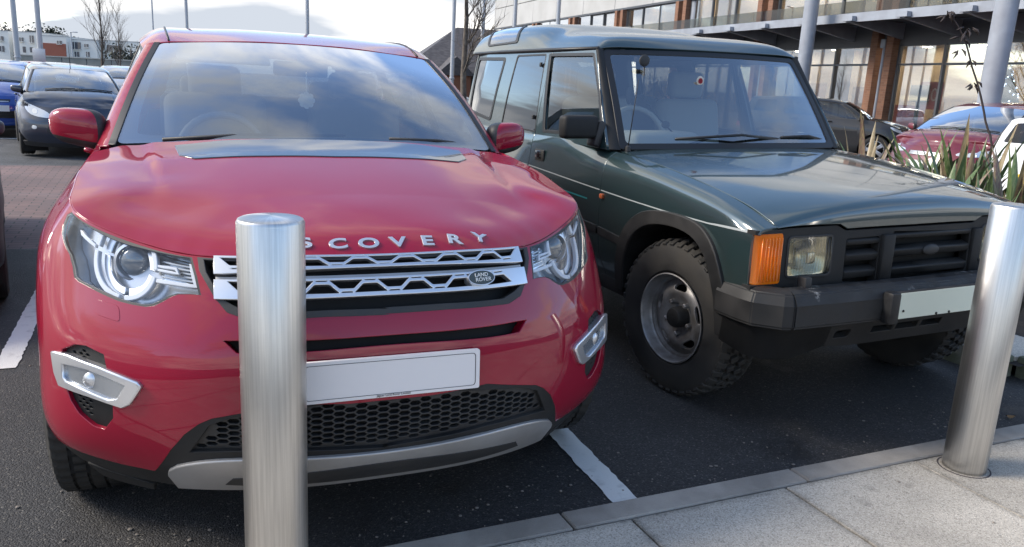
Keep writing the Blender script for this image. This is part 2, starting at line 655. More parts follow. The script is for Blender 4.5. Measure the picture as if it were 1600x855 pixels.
M_PLATE = principled('number_plate_white', (0.76, 0.72, 0.70), 0.35)
M_PLATEG = principled('number_plate_pale_green', (0.68, 0.71, 0.58), 0.4)
M_BLACKINK = principled('black_print', (0.01, 0.01, 0.01), 0.5)
M_GLOSSB = principled('gloss_black', (0.012, 0.013, 0.015), 0.12, 0.0, Coat_Weight=1.0, Coat_Roughness=0.03)
M_AMBER = principled('amber_lamp_lens', (0.85, 0.20, 0.006), 0.18, 0.0, Coat_Weight=0.6)
_b = M_AMBER.node_tree.nodes['Principled BSDF']
_b.inputs['Subsurface Weight'].default_value = 0.25
_b.inputs['Subsurface Radius'].default_value = (0.02, 0.008, 0.002)
M_STEEL = principled('painted_steel_wheel', (0.20, 0.20, 0.205), 0.45, 0.55)
vary(M_STEEL, (0.34, 0.34, 0.345), (0.13, 0.12, 0.11), 8, rough=(0.35, 0.65))
M_ALLOY = principled('alloy_wheel', (0.45, 0.45, 0.46), 0.32, 0.85)
M_WHITE = principled('white_plastic', (0.78, 0.78, 0.75), 0.5)
# ------------------------------------------------------------------ car body shared frame: x forward from the front axle, y to the car's left, z up
UK_HALF = [0, .30, .53, .71, .86, 1.0, 1.2, 1.45, 1.8, 2.45, 3.45, 4.19, 4.65, 5.0, 5.3, 5.9]
VK = [.235, .36, .56, .68, .78, .87, .94]


def suv_rows():
    X = [
        [.775, .76, .695, .605, .505, .385, .2, 0, -.35, -1, -2, -2.741, -3.2, -3.5, -3.62, -3.66],
        [.862, .847, .777, .688, .588, .452, .2, 0, -.35, -1, -2, -2.741, -3.22, -3.53, -3.66, -3.7],
        [.888, .873, .805, .717, .607, .462, .2, 0, -.35, -1, -2, -2.741, -3.23, -3.54, -3.68, -3.72],
        [.877, .861, .787, .694, .578, .434, .2, 0, -.35, -1, -2, -2.741, -3.22, -3.53, -3.67, -3.71],
        [.846, .826, .742, .640, .521, .384, .19, 0, -.35, -1, -2, -2.741, -3.2, -3.51, -3.64, -3.68],
        [.797, .774, .690, .585, .470, .348, .17, 0, -.35, -1, -2, -2.741, -3.18, -3.47, -3.61, -3.65],
        [.748, .722, .640, .533, .428, .328, .15, 0, -.35, -1, -2, -2.741, -3.16, -3.44, -3.58, -3.62]]
    Y = [
        [0, 0.3, 0.52, 0.66, 0.782, 0.88, 0.92, 0.9, 0.89, 0.885, 0.885, 0.89, 0.88, 0.8, 0.6, 0],
        [0, 0.3, 0.52, 0.67, 0.814, 0.922, 0.966, 0.96, 0.948, 0.92, 0.915, 0.925, 0.91, 0.83, 0.62, 0],
        [0, 0.3, 0.525, 0.68, 0.818, 0.928, 0.97, 0.98, 0.968, 0.94, 0.935, 0.945, 0.93, 0.85, 0.63, 0],
        [0, 0.3, 0.525, 0.68, 0.82, 0.924, 0.976, 0.984, 0.971, 0.942, 0.94, 0.948, 0.93, 0.85, 0.63, 0],
        [0, 0.3, 0.52, 0.675, 0.812, 0.916, 0.97, 0.98, 0.968, 0.942, 0.94, 0.945, 0.925, 0.84, 0.62, 0],
        [0, 0.3, 0.515, 0.665, 0.795, 0.888, 0.938, 0.948, 0.938, 0.925, 0.925, 0.92, 0.89, 0.8, 0.6, 0],
        [0, 0.3, 0.51, 0.655, 0.775, 0.842, 0.855, 0.855, 0.83, 0.862, 0.862, 0.85, 0.81, 0.73, 0.56, 0]]
    Zs = [
        [.235, .235, .235, .235, .24, .25, .26, .27, .27, .27, .28, .30, .34, .36, .36, .36],
        [.36] * 12 + [.40, .42, .42, .42],
        [.56] * 16,
        [.68] * 16,
        [.78, .78, .78, .78, .785, .79, .80, .81, .81, .81, .82, .83, .83, .83, .83, .83],
        [.872, .872, .868, .87, .888, .905, .93, .95, .97, .98, 1.0, 1.02, 1.02, 1.02, 1.02, 1.02],
        [.937, .936, .930, .950, .985, 1.020, 1.058, 1.085, 1.135, 1.13, 1.17, 1.20, 1.22, 1.21, 1.20, 1.20]]
    return np.stack([np.array(X), np.array(Y), np.array(Zs)], -1)


def full_net(H):
    Mh = H[:, 1:][:, ::-1].copy()
    Mh[..., 1] *= -1
    return Net([-k for k in UK_HALF[1:][::-1]] + UK_HALF, VK, np.concatenate([Mh, H], 1))


class Pose:
    def __init__(self, X, Y, th, roll=0.0):
        self.o = np.array([X, Y, 0.0]); self.th = th; self.roll = roll
        fw = np.array([math.sin(th), -math.cos(th), 0]); lf = np.array([math.cos(th), math.sin(th), 0]); up = np.array([0, 0, 1.0])
        c, s = math.cos(roll), math.sin(roll)
        self.A = np.stack([fw, c * lf + s * up, -s * lf + c * up], 1)

    def to_world(self, p):
        return self.o + np.asarray(p) @ self.A.T

    def to_local(self, p):
        return (np.asarray(p) - self.o) @ self.A

    def ray(self, u, v):
        return self.to_local(CAMPOS), pix_dir(u, v) @ self.A

    def on(self, u, v, ax, val):
        o, d = self.ray(u, v)
        return o + d * (val - o[ax]) / d[ax]

    def pix(self, p):
        d = self.to_world(p) - CAMPOS
        w = d @ _f
        return CX + FPX * (d @ _r) / w, CY - FPX * (d @ _u) / w

    def matrix(self):
        A = self.A
        return Matrix([[*A[0], self.o[0]], [*A[1], self.o[1]], [*A[2], self.o[2]], [0, 0, 0, 1]])


def solve_uv(fn, resid, g0, it=25):
    g = np.array(g0, float)
    for _ in range(it):
        r = resid(fn(g[None])[0])
        J = np.stack([(resid(fn((g + d)[None])[0]) - r) / 1e-4 for d in (np.array([1e-4, 0]), np.array([0, 1e-4]))], 1)
        st = np.linalg.lstsq(J, -r, rcond=None)[0]
        st *= min(1, 0.1 / (np.linalg.norm(st) + 1e-12))
        g = g + st
        if np.linalg.norm(st) < 1e-7:
            break
    return g


def hits(fn, pose, pixels, lo, hi, n=60):
    """surface parameters of photo pixels, searched on a patch lo..hi"""
    gu, gv = np.meshgrid(np.linspace(lo[0], hi[0], n), np.linspace(lo[1], hi[1], n))
    G = np.c_[gu.ravel(), gv.ravel()]
    Pg = fn(G)
    out = []
    for u, v in pixels:
        o, d = pose.ray(u, v)
        d = d / np.linalg.norm(d)
        a = np.cross(d, [0, 0, 1.0]); a /= np.linalg.norm(a)
        b = np.cross(d, a)
        B = np.stack([a, b])
        q = (Pg - o) @ B.T
        g = solve_uv(fn, lambda p: B @ (p - o), G[np.argmin((q**2).sum(1))])
        out.append(np.clip(g, lo, hi))
    return np.array(out)


def uv_at_xz(fn, x, z, g0):
    return solve_uv(fn, lambda p: np.array([p[0] - x, p[2] - z]), g0)


RED = Pose(-.672, 2.956, math.radians(22.87))
GREEN = Pose(1.5535, 4.094, math.radians(24.57), 0.022)
# ------------------------------------------------------------------ ground, kerb, paving, bollards
KA = math.radians(24.6)
K_ = np.array([math.cos(KA), math.sin(KA)])          # along the kerb
A_ = np.array([-math.sin(KA), math.cos(KA)])         # away from the camera, along the bays
K0 = np.array([0.199, 2.482])


def st(s, t, z=0.0):
    p = K0 + s * K_ + t * A_
    return (float(p[0]), float(p[1]), z)


def asphalt_mat(name, base, chips, scale=1.0, wet=0.75):
    m = principled(name, base, wet)
    nt, N, L, b = nodes_of(m)
    tc = N('ShaderNodeTexCoord')
    v = N('ShaderNodeTexVoronoi'); v.inputs['Scale'].default_value = 170 * scale
    L(tc.outputs['Object'], v.inputs['Vector'])
    n = N('ShaderNodeTexNoise'); n.inputs['Scale'].default_value = 1.4; n.inputs['Detail'].default_value = 8
    L(tc.outputs['Object'], n.inputs['Vector'])
    n3 = N('ShaderNodeTexNoise'); n3.inputs['Scale'].default_value = 90 * scale; n3.inputs['Detail'].default_value = 3
    L(tc.outputs['Object'], n3.inputs['Vector'])
    # chip tone from the cell colour
    sp_ = N('ShaderNodeSeparateColor'); L(v.outputs['Color'], sp_.inputs[0])
    cr = N('ShaderNodeValToRGB')
    cr.color_ramp.elements[0].position = 0.0; cr.color_ramp.elements[0].color = (*[c * .55 for c in base], 1)
    e = cr.color_ramp.elements[1]; e.position = 1.0; e.color = (*chips, 1)
    e2 = cr.color_ramp.elements.new(.55); e2.color = (*base, 1)
    e3 = cr.color_ramp.elements.new(.93); e3.color = (*[c * 1.7 for c in base], 1)
    L(sp_.outputs[0], cr.inputs[0])
    mr = N('ShaderNodeMapRange'); mr.inputs[1].default_value = .3; mr.inputs[2].default_value = .7; mr.inputs[3].default_value = .70; mr.inputs[4].default_value = 1.35
    L(n.outputs['Fac'], mr.inputs[0])
    nS = N('ShaderNodeTexNoise'); nS.inputs['Scale'].default_value = 2.6; nS.inputs['Detail'].default_value = 4; nS.inputs['Distortion'].default_value = .6
    L(tc.outputs['Object'], nS.inputs['Vector'])
    oil = N('ShaderNodeMapRange'); oil.inputs[1].default_value = .60; oil.inputs[2].default_value = .72; oil.inputs[3].default_value = 1.0; oil.inputs[4].default_value = .50
    L(nS.outputs['Fac'], oil.inputs[0])
    mo = N('ShaderNodeMath'); mo.operation = 'MULTIPLY'; L(mr.outputs[0], mo.inputs[0]); L(oil.outputs[0], mo.inputs[1])
    ro = N('ShaderNodeMapRange'); ro.inputs[1].default_value = .60; ro.inputs[2].default_value = .72; ro.inputs[3].default_value = wet; ro.inputs[4].default_value = wet - .25
    L(nS.outputs['Fac'], ro.inputs[0]); L(ro.outputs[0], b.inputs['Roughness'])
    mu = N('ShaderNodeMix'); mu.data_type = 'RGBA'; mu.blend_type = 'MULTIPLY'; mu.inputs[0].default_value = 1.0
    L(cr.outputs[0], mu.inputs[6]); L(mo.outputs[0], mu.inputs[7]); L(mu.outputs[2], b.inputs['Base Color'])
    bp = N('ShaderNodeBump'); bp.inputs['Strength'].default_value = .55; bp.inputs['Distance'].default_value = .005
    ad = N('ShaderNodeMath'); ad.operation = 'ADD'
    inv = N('ShaderNodeMath'); inv.operation = 'MULTIPLY'; inv.inputs[1].default_value = -1.2
    L(v.outputs['Distance'], inv.inputs[0]); L(inv.outputs[0], ad.inputs[0]); L(n3.outputs['Fac'], ad.inputs[1])
    L(ad.outputs[0], bp.inputs['Height']); L(bp.outputs[0], b.inputs['Normal'])
    return m


M_ASPH = asphalt_mat('dark_asphalt', (.026, .025, .025), (.115, .105, .09))
M_ASPH2 = asphalt_mat('grey_asphalt', (.060, .062, .066), (.18, .175, .165))
M_KERB = principled('kerb_stone', (.20, .17, .15), .85)
vary(M_KERB, (.36, .325, .28), (.235, .210, .180), 5, bump=.5, bscale=160, rough=(.75, .95))
M_SLAB = principled('concrete_slab', (.36, .34, .30), .9)


def slab_nodes():
    nt, N, L, b = nodes_of(M_SLAB)
    tc = N('ShaderNodeTexCoord'); oi = N('ShaderNodeObjectInfo')
    v = N('ShaderNodeTexVoronoi'); v.inputs['Scale'].default_value = 240
    n = N('ShaderNodeTexNoise'); n.inputs['Scale'].default_value = 2.2; n.inputs['Detail'].default_value = 7
    ad = N('ShaderNodeVectorMath'); ad.operation = 'ADD'
    L(tc.outputs['Object'], ad.inputs[0]); L(oi.outputs['Location'], ad.inputs[1])
    L(ad.outputs[0], v.inputs['Vector']); L(ad.outputs[0], n.inputs['Vector'])
    sp_ = N('ShaderNodeSeparateColor'); L(v.outputs['Color'], sp_.inputs[0])
    cr = N('ShaderNodeValToRGB')
    for i, (p, c) in enumerate(((0, (.26, .235, .20)), (.22, (.42, .38, .32)), (.75, (.50, .455, .385)), (1, (.60, .55, .47)))):
        e = cr.color_ramp.elements[i] if i < 2 else cr.color_ramp.elements.new(p)
        e.position = p; e.color = (*c, 1)
    L(sp_.outputs[0], cr.inputs[0])
    mr = N('ShaderNodeMapRange'); mr.inputs[1].default_value = .3; mr.inputs[2].default_value = .7; mr.inputs[3].default_value = .78; mr.inputs[4].default_value = 1.12
    L(n.outputs['Fac'], mr.inputs[0])
    tn = N('ShaderNodeMapRange'); tn.inputs[3].default_value = .9; tn.inputs[4].default_value = 1.1
    L(oi.outputs['Random'], tn.inputs[0])
    # a few round dark stains
    n2 = N('ShaderNodeTexNoise'); n2.inputs['Scale'].default_value = 4.5; n2.inputs['Detail'].default_value = 3
    L(ad.outputs[0], n2.inputs['Vector'])
    st_ = N('ShaderNodeMapRange'); st_.inputs[1].default_value = .66; st_.inputs[2].default_value = .74; st_.inputs[3].default_value = 1.0; st_.inputs[4].default_value = .62
    L(n2.outputs['Fac'], st_.inputs[0])
    sx = N('ShaderNodeSeparateXYZ'); L(tc.outputs['Object'], sx.inputs[0])
    ex = N('ShaderNodeMath'); ex.operation = 'ABSOLUTE'; L(sx.outputs[0], ex.inputs[0])
    ey = N('ShaderNodeMath'); ey.operation = 'ABSOLUTE'; L(sx.outputs[1], ey.inputs[0])
    dx_ = N('ShaderNodeMapRange'); dx_.inputs[1].default_value = .295; dx_.inputs[2].default_value = .340; L(ex.outputs[0], dx_.inputs[0])
    dy_ = N('ShaderNodeMapRange'); dy_.inputs[1].default_value = .400; dy_.inputs[2].default_value = .447; L(ey.outputs[0], dy_.inputs[0])
    dm = N('ShaderNodeMath'); dm.operation = 'MAXIMUM'; L(dx_.outputs[0], dm.inputs[0]); L(dy_.outputs[0], dm.inputs[1])
    n5 = N('ShaderNodeTexNoise'); n5.inputs['Scale'].default_value = 26; n5.inputs['Detail'].default_value = 6; L(ad.outputs[0], n5.inputs['Vector'])
    dn = N('ShaderNodeMath'); dn.operation = 'MULTIPLY'; L(dm.outputs[0], dn.inputs[0]); L(n5.outputs['Fac'], dn.inputs[1])
    de = N('ShaderNodeMapRange'); de.inputs[1].default_value = .15; de.inputs[2].default_value = .60; de.inputs[3].default_value = 1.0; de.inputs[4].default_value = .55; L(dn.outputs[0], de.inputs[0])
    m0 = N('ShaderNodeMath'); m0.operation = 'MULTIPLY'; L(st_.outputs[0], m0.inputs[0]); L(de.outputs[0], m0.inputs[1])
    m1 = N('ShaderNodeMath'); m1.operation = 'MULTIPLY'; L(mr.outputs[0], m1.inputs[0]); L(tn.outputs[0], m1.inputs[1])
    m2 = N('ShaderNodeMath'); m2.operation = 'MULTIPLY'; L(m1.outputs[0], m2.inputs[0]); L(m0.outputs[0], m2.inputs[1])
    mu = N('ShaderNodeMix'); mu.data_type = 'RGBA'; mu.blend_type = 'MULTIPLY'; mu.inputs[0].default_value = 1.0
    L(cr.outputs[0], mu.inputs[6]); L(m2.outputs[0], mu.inputs[7]); L(mu.outputs[2], b.inputs['Base Color'])
    bp = N('ShaderNodeBump'); bp.inputs['Strength'].default_value = .55; bp.inputs['Distance'].default_value = .003
    L(v.outputs['Distance'], bp.inputs['Height']); bp.invert = True
    L(bp.outputs[0], b.inputs['Normal'])


slab_nodes()
M_PAINT = principled('road_paint', (.66, .66, .63), .7)
vary(M_PAINT, (.70, .70, .67), (.36, .36, .35), 13, lo=.55, hi=.85, bump=.6, bscale=260, rough=(.6, .85))


def sheet(name, pts, z, mat, parent=None):
    return mesh_obj(name, [(p[0], p[1], z) for p in pts], [tuple(range(len(pts)))], mat, parent, smooth=False)


g = sheet('ground', [(-700, -200), (700, -200), (700, 1500), (-700, 1500)], -.02, M_ASPH2)
struct(g)
bay = sheet('parking_bays', [st(-9, -.02)[:2], st(14, -.02)[:2], st(14, 4.94)[:2], st(-9, 4.94)[:2]], 0.0, M_ASPH)
struct(bay)


def paver_mat():
    m = principled('red_block_paving', (.2, .12, .1), .85)
    nt, N, L, b = nodes_of(m)
    tc = N('ShaderNodeTexCoord'); br = N('ShaderNodeTexBrick')
    br.inputs['Scale'].default_value = 1.0; br.inputs['Brick Width'].default_value = .2; br.inputs['Row Height'].default_value = .1; br.inputs['Mortar Size'].default_value = .006
    br.inputs['Color1'].default_value = (.185, .115, .105, 1); br.inputs['Color2'].default_value = (.135, .095, .092, 1); br.inputs['Mortar'].default_value = (.055, .05, .046, 1)
    mp = N('ShaderNodeMapping'); mp.inputs['Rotation'].default_value = (0, 0, -KA)
    L(tc.outputs['Object'], mp.inputs[0]); L(mp.outputs[0], br.inputs['Vector'])
    n = N('ShaderNodeTexNoise'); n.inputs['Scale'].default_value = .9; n.inputs['Detail'].default_value = 8
    L(tc.outputs['Object'], n.inputs['Vector'])
    mr = N('ShaderNodeMapRange'); mr.inputs[1].default_value = .3; mr.inputs[2].default_value = .7; mr.inputs[3].default_value = .75; mr.inputs[4].default_value = 1.25
    L(n.outputs['Fac'], mr.inputs[0])
    mu = N('ShaderNodeMix'); mu.data_type = 'RGBA'; mu.blend_type = 'MULTIPLY'; mu.inputs[0].default_value = 1.0
    L(br.outputs['Color'], mu.inputs[6]); L(mr.outputs[0], mu.inputs[7]); L(mu.outputs[2], b.inputs['Base Color'])
    bp = N('ShaderNodeBump'); bp.inputs['Strength'].default_value = .5; bp.inputs['Distance'].default_value = .005; bp.invert = True
    L(br.outputs['Fac'], bp.inputs['Height']); L(bp.outputs[0], b.inputs['Normal'])
    return m


lane = sheet('paved_lane', [st(-45, 4.95)[:2], st(40, 4.95)[:2], st(40, 10.9)[:2], st(-45, 10.9)[:2]], -.004, paver_mat())
struct(lane)
def white_line(p0, p1, w=.10, z=.004):
    """slightly ragged painted line"""
    p0, p1 = np.array(p0[:2]), np.array(p1[:2])
    d = p1 - p0; ln = np.linalg.norm(d); d /= ln; n = np.array([-d[1], d[0]])
    k = max(6, int(ln / .03))
    L_, R_ = [], []
    for i in range(k + 1):
        q = p0 + d * ln * i / k
        L_.append(q + n * (w / 2 + rnd.uniform(-.004, .004))); R_.append(q - n * (w / 2 + rnd.uniform(-.004, .004)))
    V = [(x, y, z) for x, y in L_ + R_]
    o = mesh_obj('bay_line', V, [(i, i + 1, k + 2 + i, k + 1 + i)[::-1] for i in range(k)], M_PAINT, None, smooth=False)
    return struct(o)


white_line((.452, 2.600), (-1.25, 7.05), .105)
white_line((-2.40, 3.55), (-3.75, 6.55), .10)
for s0 in (-12.9, -10.3, -7.7, -5.1):
    white_line(st(s0, 10.95), st(s0, 15.6), .10, -.012)
white_line(st(-20, 15.6), st(0, 15.6), .10, -.012)

# kerb stones (flush edging, about a metre each), one object per stone
kerb = struct(bpy.data.objects.new('kerb', None)); link(kerb)
for i in range(-4, 9):
    s0 = i * 1.03 + .01
    bm = bmesh.new()
    vs = add_box(bm, (0, 0, 0), (1.024, .108, .14), None, .006, 1)
    o = bm_obj('kerb_stone', bm, M_KERB, kerb, smooth=True, sharp=.5)
    o.location = st(s0 + .515, -.056, -.058 + rnd.uniform(-.002, .002))
    o.rotation_euler = (rnd.uniform(-.006, .006), rnd.uniform(-.002, .002), KA + rnd.uniform(-.002, .002))
# paving slabs
pav = struct(bpy.data.objects.new('pavement', None)); link(pav)
bed = sheet('paving_bed', [st(-6, -.112)[:2], st(9, -.112)[:2], st(9, -6)[:2], st(-6, -6)[:2]], -.012, principled('joint_sand', (.045, .04, .034), .95), pav)
SW, SD = .686, .90
for i in range(-7, 11):
    for j in range(5):
        bm = bmesh.new()
        add_box(bm, (0, 0, 0), (SW - .008, SD - .008, .06), None, .004, 1)
        o = bm_obj('paving_slab', bm, M_SLAB, pav, smooth=True, sharp=.5)
        s0 = .225 + i * SW
        o.location = st(s0 + SW / 2, -.118 - SD * (j + .5), -.018 + rnd.uniform(-.0018, .0018))
        o.rotation_euler = (rnd.uniform(-.003, .003), rnd.uniform(-.003, .003), KA + rnd.uniform(-.0015, .0015))

# ------------------------------------------------------------------ brushed steel bollards
M_BRUSH = principled('brushed_stainless_steel', (.62, .61, .59), .30, 1.0, Anisotropic=.75)


def brush():
    nt, N, L, b = nodes_of(M_BRUSH)
    tc = N('ShaderNodeTexCoord'); sx = N('ShaderNodeSeparateXYZ')
    L(tc.outputs['Object'], sx.inputs[0])
    at = N('ShaderNodeMath'); at.operation = 'ARCTAN2'; L(sx.outputs[1], at.inputs[0]); L(sx.outputs[0], at.inputs[1])
    cmb = N('ShaderNodeCombineXYZ'); L(at.outputs[0], cmb.inputs[0]); L(sx.outputs[2], cmb.inputs[2])
    mp = N('ShaderNodeMapping'); mp.inputs['Scale'].default_value = (1.5, 1, 320)
    L(cmb.outputs[0], mp.inputs[0])
    n = N('ShaderNodeTexNoise'); n.inputs['Scale'].default_value = 1.0; n.inputs['Detail'].default_value = 5; L(mp.outputs[0], n.inputs['Vector'])
    mr = N('ShaderNodeMapRange'); mr.inputs[3].default_value = .24; mr.inputs[4].default_value = .42; L(n.outputs['Fac'], mr.inputs[0]); L(mr.outputs[0], b.inputs['Roughness'])
    n2 = N('ShaderNodeTexNoise'); n2.inputs['Scale'].default_value = 7; n2.inputs['Detail'].default_value = 8; L(tc.outputs['Object'], n2.inputs['Vector'])
    m2 = N('ShaderNodeMapRange'); m2.inputs[1].default_value = .35; m2.inputs[2].default_value = .7; m2.inputs[3].default_value = 1.0; m2.inputs[4].default_value = .95; L(n2.outputs['Fac'], m2.inputs[0])
    mu = N('ShaderNodeMix'); mu.data_type = 'RGBA'; mu.blend_type = 'MULTIPLY'; mu.inputs[0].default_value = 1.0; mu.inputs[6].default_value = (.62, .61, .59, 1)
    mps = N('ShaderNodeMapping'); mps.inputs['Scale'].default_value = (5.0, 1, 1.3); L(cmb.outputs[0], mps.inputs[0])
    n4 = N('ShaderNodeTexNoise'); n4.inputs['Scale'].default_value = 2.2; n4.inputs['Detail'].default_value = 7; n4.inputs['Roughness'].default_value = .65; L(mps.outputs[0], n4.inputs['Vector'])
    m4 = N('ShaderNodeMapRange'); m4.inputs[1].default_value = .40; m4.inputs[2].default_value = .72; m4.inputs[3].default_value = 1.0; m4.inputs[4].default_value = .74; L(n4.outputs['Fac'], m4.inputs[0])
    m5 = N('ShaderNodeMath'); m5.operation = 'MULTIPLY'; L(m2.outputs[0], m5.inputs[0]); L(m4.outputs[0], m5.inputs[1])
    L(m5.outputs[0], mu.inputs[7]); L(mu.outputs[2], b.inputs['Base Color'])
    bp = N('ShaderNodeBump'); bp.inputs['Strength'].default_value = .16; bp.inputs['Distance'].default_value = .001; L(n.outputs['Fac'], bp.inputs['Height']); L(bp.outputs[0], b.inputs['Normal'])
    tg = N('ShaderNodeTangent'); tg.direction_type = 'RADIAL'; tg.axis = 'Z'; L(tg.outputs[0], b.inputs['Tangent'])


brush()
for (x, y), lab in (((-.595, 1.903), 'tall brushed steel bollard standing in front of the red car'), ((1.893, 3.003), 'brushed steel bollard on the paving beside the green car front bumper')):
    b_ = thing('bollard', lab, 'bollard', (x, y, 0), group='steel bollards along the kerb')
    R_ = .0815
    lathe('post', [(R_, -.02), (R_, 1.087), (R_ - .004, 1.094)], M_BRUSH, b_, n=72, axis='z')
    lathe('cap', [(R_ - .004, 1.094), (R_ - .010, 1.097), (R_ * .6, 1.101), (0, 1.103)], M_BRUSH, b_, n=72, axis='z')
    lathe('ground_collar', [(R_ + .006, .004), (R_ + .014, .014), (R_ + .012, .0135), (R_ + .018, .0128)], principled('mortar_collar', (.06, .05, .055), .9), b_, n=48, axis='z')

# ------------------------------------------------------------------ planted island beside the green car
M_SOIL = principled('planting_soil', (.035, .026, .019), .95)
vary(M_SOIL, (.040, .030, .022), (.016, .012, .010), 9, bump=.9, bscale=60)
isl = struct(bpy.data.objects.new('planted_island', None)); link(isl)
M_KERB2 = principled('mossy_concrete_kerb', (.25, .24, .21), .9)
vary(M_KERB2, (.27, .26, .23), (.12, .13, .085), 6, bump=.5, bscale=140)
S0, S1, T0, T1 = 3.05, 7.4, .42, 6.4
sheet('soil_bed', [st(S0, T0)[:2], st(S1, T0)[:2], st(S1, T1)[:2], st(S0, T1)[:2]], .085, M_SOIL, isl)
def edging(p, q, n):
    p, q = np.array(p), np.array(q)
    d = (q - p) / n
    ang = math.atan2(d[1], d[0])
    for i in range(n):
        c = p + d * (i + .5)
        o = box('kerb_stone', (0, 0, 0), (np.linalg.norm(d) - .008, .13, .22), M_KERB2, isl, bevel=.014)
        o.location = (c[0], c[1], .012); o.rotation_euler = (0, 0, ang)
edging(st(S0, T0 + .065)[:2], st(S0, T1)[:2], 7)
edging(st(S0 + .07, T0)[:2], st(S1, T0)[:2], 5)
edging(st(S0, T1)[:2], st(S1, T1)[:2], 5)
for i in range(12):
    o = box('edge_slab', (0, 0, 0), (.44, .49, .05), M_SLAB, isl, bevel=.004)
    o.location = st(S0 + .30, T0 + .32 + i * .495, .085 + rnd.uniform(-.002, .002)); o.rotation_euler = (0, 0, KA)

# loose grit and bits of leaf along the kerb and on the bays
def grit():
    r = random.Random(12)
    bm = bmesh.new()
    for i in range(520):
        if i % 3:
            p = st(r.uniform(-2.5, 5), abs(r.gauss(0, .22)) + .01, .004)
        else:
            p = st(r.uniform(-3, 5), r.uniform(-1.2, 2.5), .012 if False else .004)
        t = (np.array(p[:2]) - K0) @ A_
        z = .013 if t < -.11 else (.013 if t < 0 else .002)
        s_ = r.uniform(.002, .0065)
        vs = bmesh.ops.create_icosphere(bm, subdivisions=1, radius=s_)['verts']
        bmesh.ops.scale(bm, vec=(r.uniform(.6, 1.4), r.uniform(.6, 1.4), .5), verts=vs)
        bmesh.ops.translate(bm, vec=(p[0], p[1], z + s_ * .3), verts=vs)
    o = bm_obj('loose_grit', bm, principled('grit_stone', (.22, .19, .16), .9))
    o['kind'] = 'stuff'
    tag(o, 'small grit stones scattered along the kerb and on the asphalt', 'grit')


grit()
M_DEADLEAF = principled('dead_leaf', (.16, .09, .035), .8)
for i, (u, v, lab) in enumerate(((1578, 652, 'small brown dead leaf on the asphalt right of the right bollard'),)):
    p = on_ground(u, v, .008)
    bm = bmesh.new()
    vs = [bm.verts.new((.022 * math.cos(a) * (1 + .3 * math.cos(3 * a)), .012 * math.sin(a), .006 * math.cos(2 * a) + .007)) for a in np.linspace(0, 6.28, 13)[:-1]]
    bm.faces.new(vs)
    bmesh.ops.solidify(bm, geom=bm.faces[:], thickness=.001)
    o = bm_obj('dead_leaf', bm, M_DEADLEAF)
    o.location = (p[0], p[1], .006 if i == 0 else .014); o.rotation_euler = (0, 0, i * 1.3)
    tag(o, lab, 'leaf')
# ------------------------------------------------------------------ flax plants with sword leaves, trees
def leaf_mat(name, base, edge):
    m = principled(name, base, .45)
    nt, N, L, b = nodes_of(m)
    tc = N('ShaderNodeTexCoord'); n = N('ShaderNodeTexNoise'); n.inputs['Scale'].default_value = 14; n.inputs['Detail'].default_value = 3
    mp = N('ShaderNodeMapping'); mp.inputs['Scale'].default_value = (6, 6, .5)
    L(tc.outputs['Object'], mp.inputs[0]); L(mp.outputs[0], n.inputs['Vector'])
    mr = N('ShaderNodeMapRange'); mr.inputs[1].default_value = .38; mr.inputs[2].default_value = .62
    L(n.outputs['Fac'], mr.inputs[0])
    mx = N('ShaderNodeMix'); mx.data_type = 'RGBA'; mx.inputs[6].default_value = (*base, 1); mx.inputs[7].default_value = (*edge, 1)
    L(mr.outputs[0], mx.inputs[0]); L(mx.outputs[2], b.inputs['Base Color'])
    b.inputs['Subsurface Weight'].default_value = .08
    return m


LEAVES = [leaf_mat('flax_leaf_green', (.075, .130, .045), (.15, .19, .085)), leaf_mat('flax_leaf_bronze', (.15, .085, .08), (.22, .19, .10)), leaf_mat('flax_leaf_dry', (.22, .165, .085), (.30, .24, .14))]


def sword_leaf(parent, base, az, lean, length, width, mat, bend=.25):
    n = 8
    d = np.array([math.cos(az), math.sin(az)])
    V, F = [], []
    p = np.array([base[0], base[1], base[2]], float)
    a = lean * .35
    w = np.array([-d[1], d[0], 0])
    for i in range(n + 1):
        t = i / n
        wd = width * (min(1, .55 + t * 1.6) if t < .3 else 1) * (1 - max(0, (t - .45) / .55)**1.6) + .001
        tan = np.array([d[0] * math.sin(a), d[1] * math.sin(a), math.cos(a)])
        nor = np.cross(w, tan)
        fold = wd * .28
        V += [p - w * wd / 2 + nor * fold, p.copy(), p + w * wd / 2 + nor * fold]
        p = p + tan * length / n
        a += (lean * .65 + bend * t) / n * 1.6
    for i in range(n):
        k = i * 3
        F += [(k, k + 1, k + 4, k + 3), (k + 1, k + 2, k + 5, k + 4)]
    return mesh_obj('leaf', V, F, mat, parent)


def flax(label, u, depth, n, h, seed, spread=.8, mix=(.6, .3, .1)):
    r = random.Random(seed)
    p = at_depth(u, 300, depth)
    o = thing('flax_plant', label, 'plant', (p[0], p[1], .085), group='flax plants in the planted island')
    for i in range(n):
        az = r.uniform(0, 2 * math.pi)
        rad = abs(r.gauss(0, .07))
        m = r.choices(LEAVES, mix)[0]
        sword_leaf(o, (rad * math.cos(az), rad * math.sin(az), -.02), az + r.uniform(-.5, .5), abs(r.gauss(.28, .25)) * spread + .03, h * r.uniform(.62, 1.05), r.uniform(.065, .11), m, r.uniform(.0, .9))
    return o


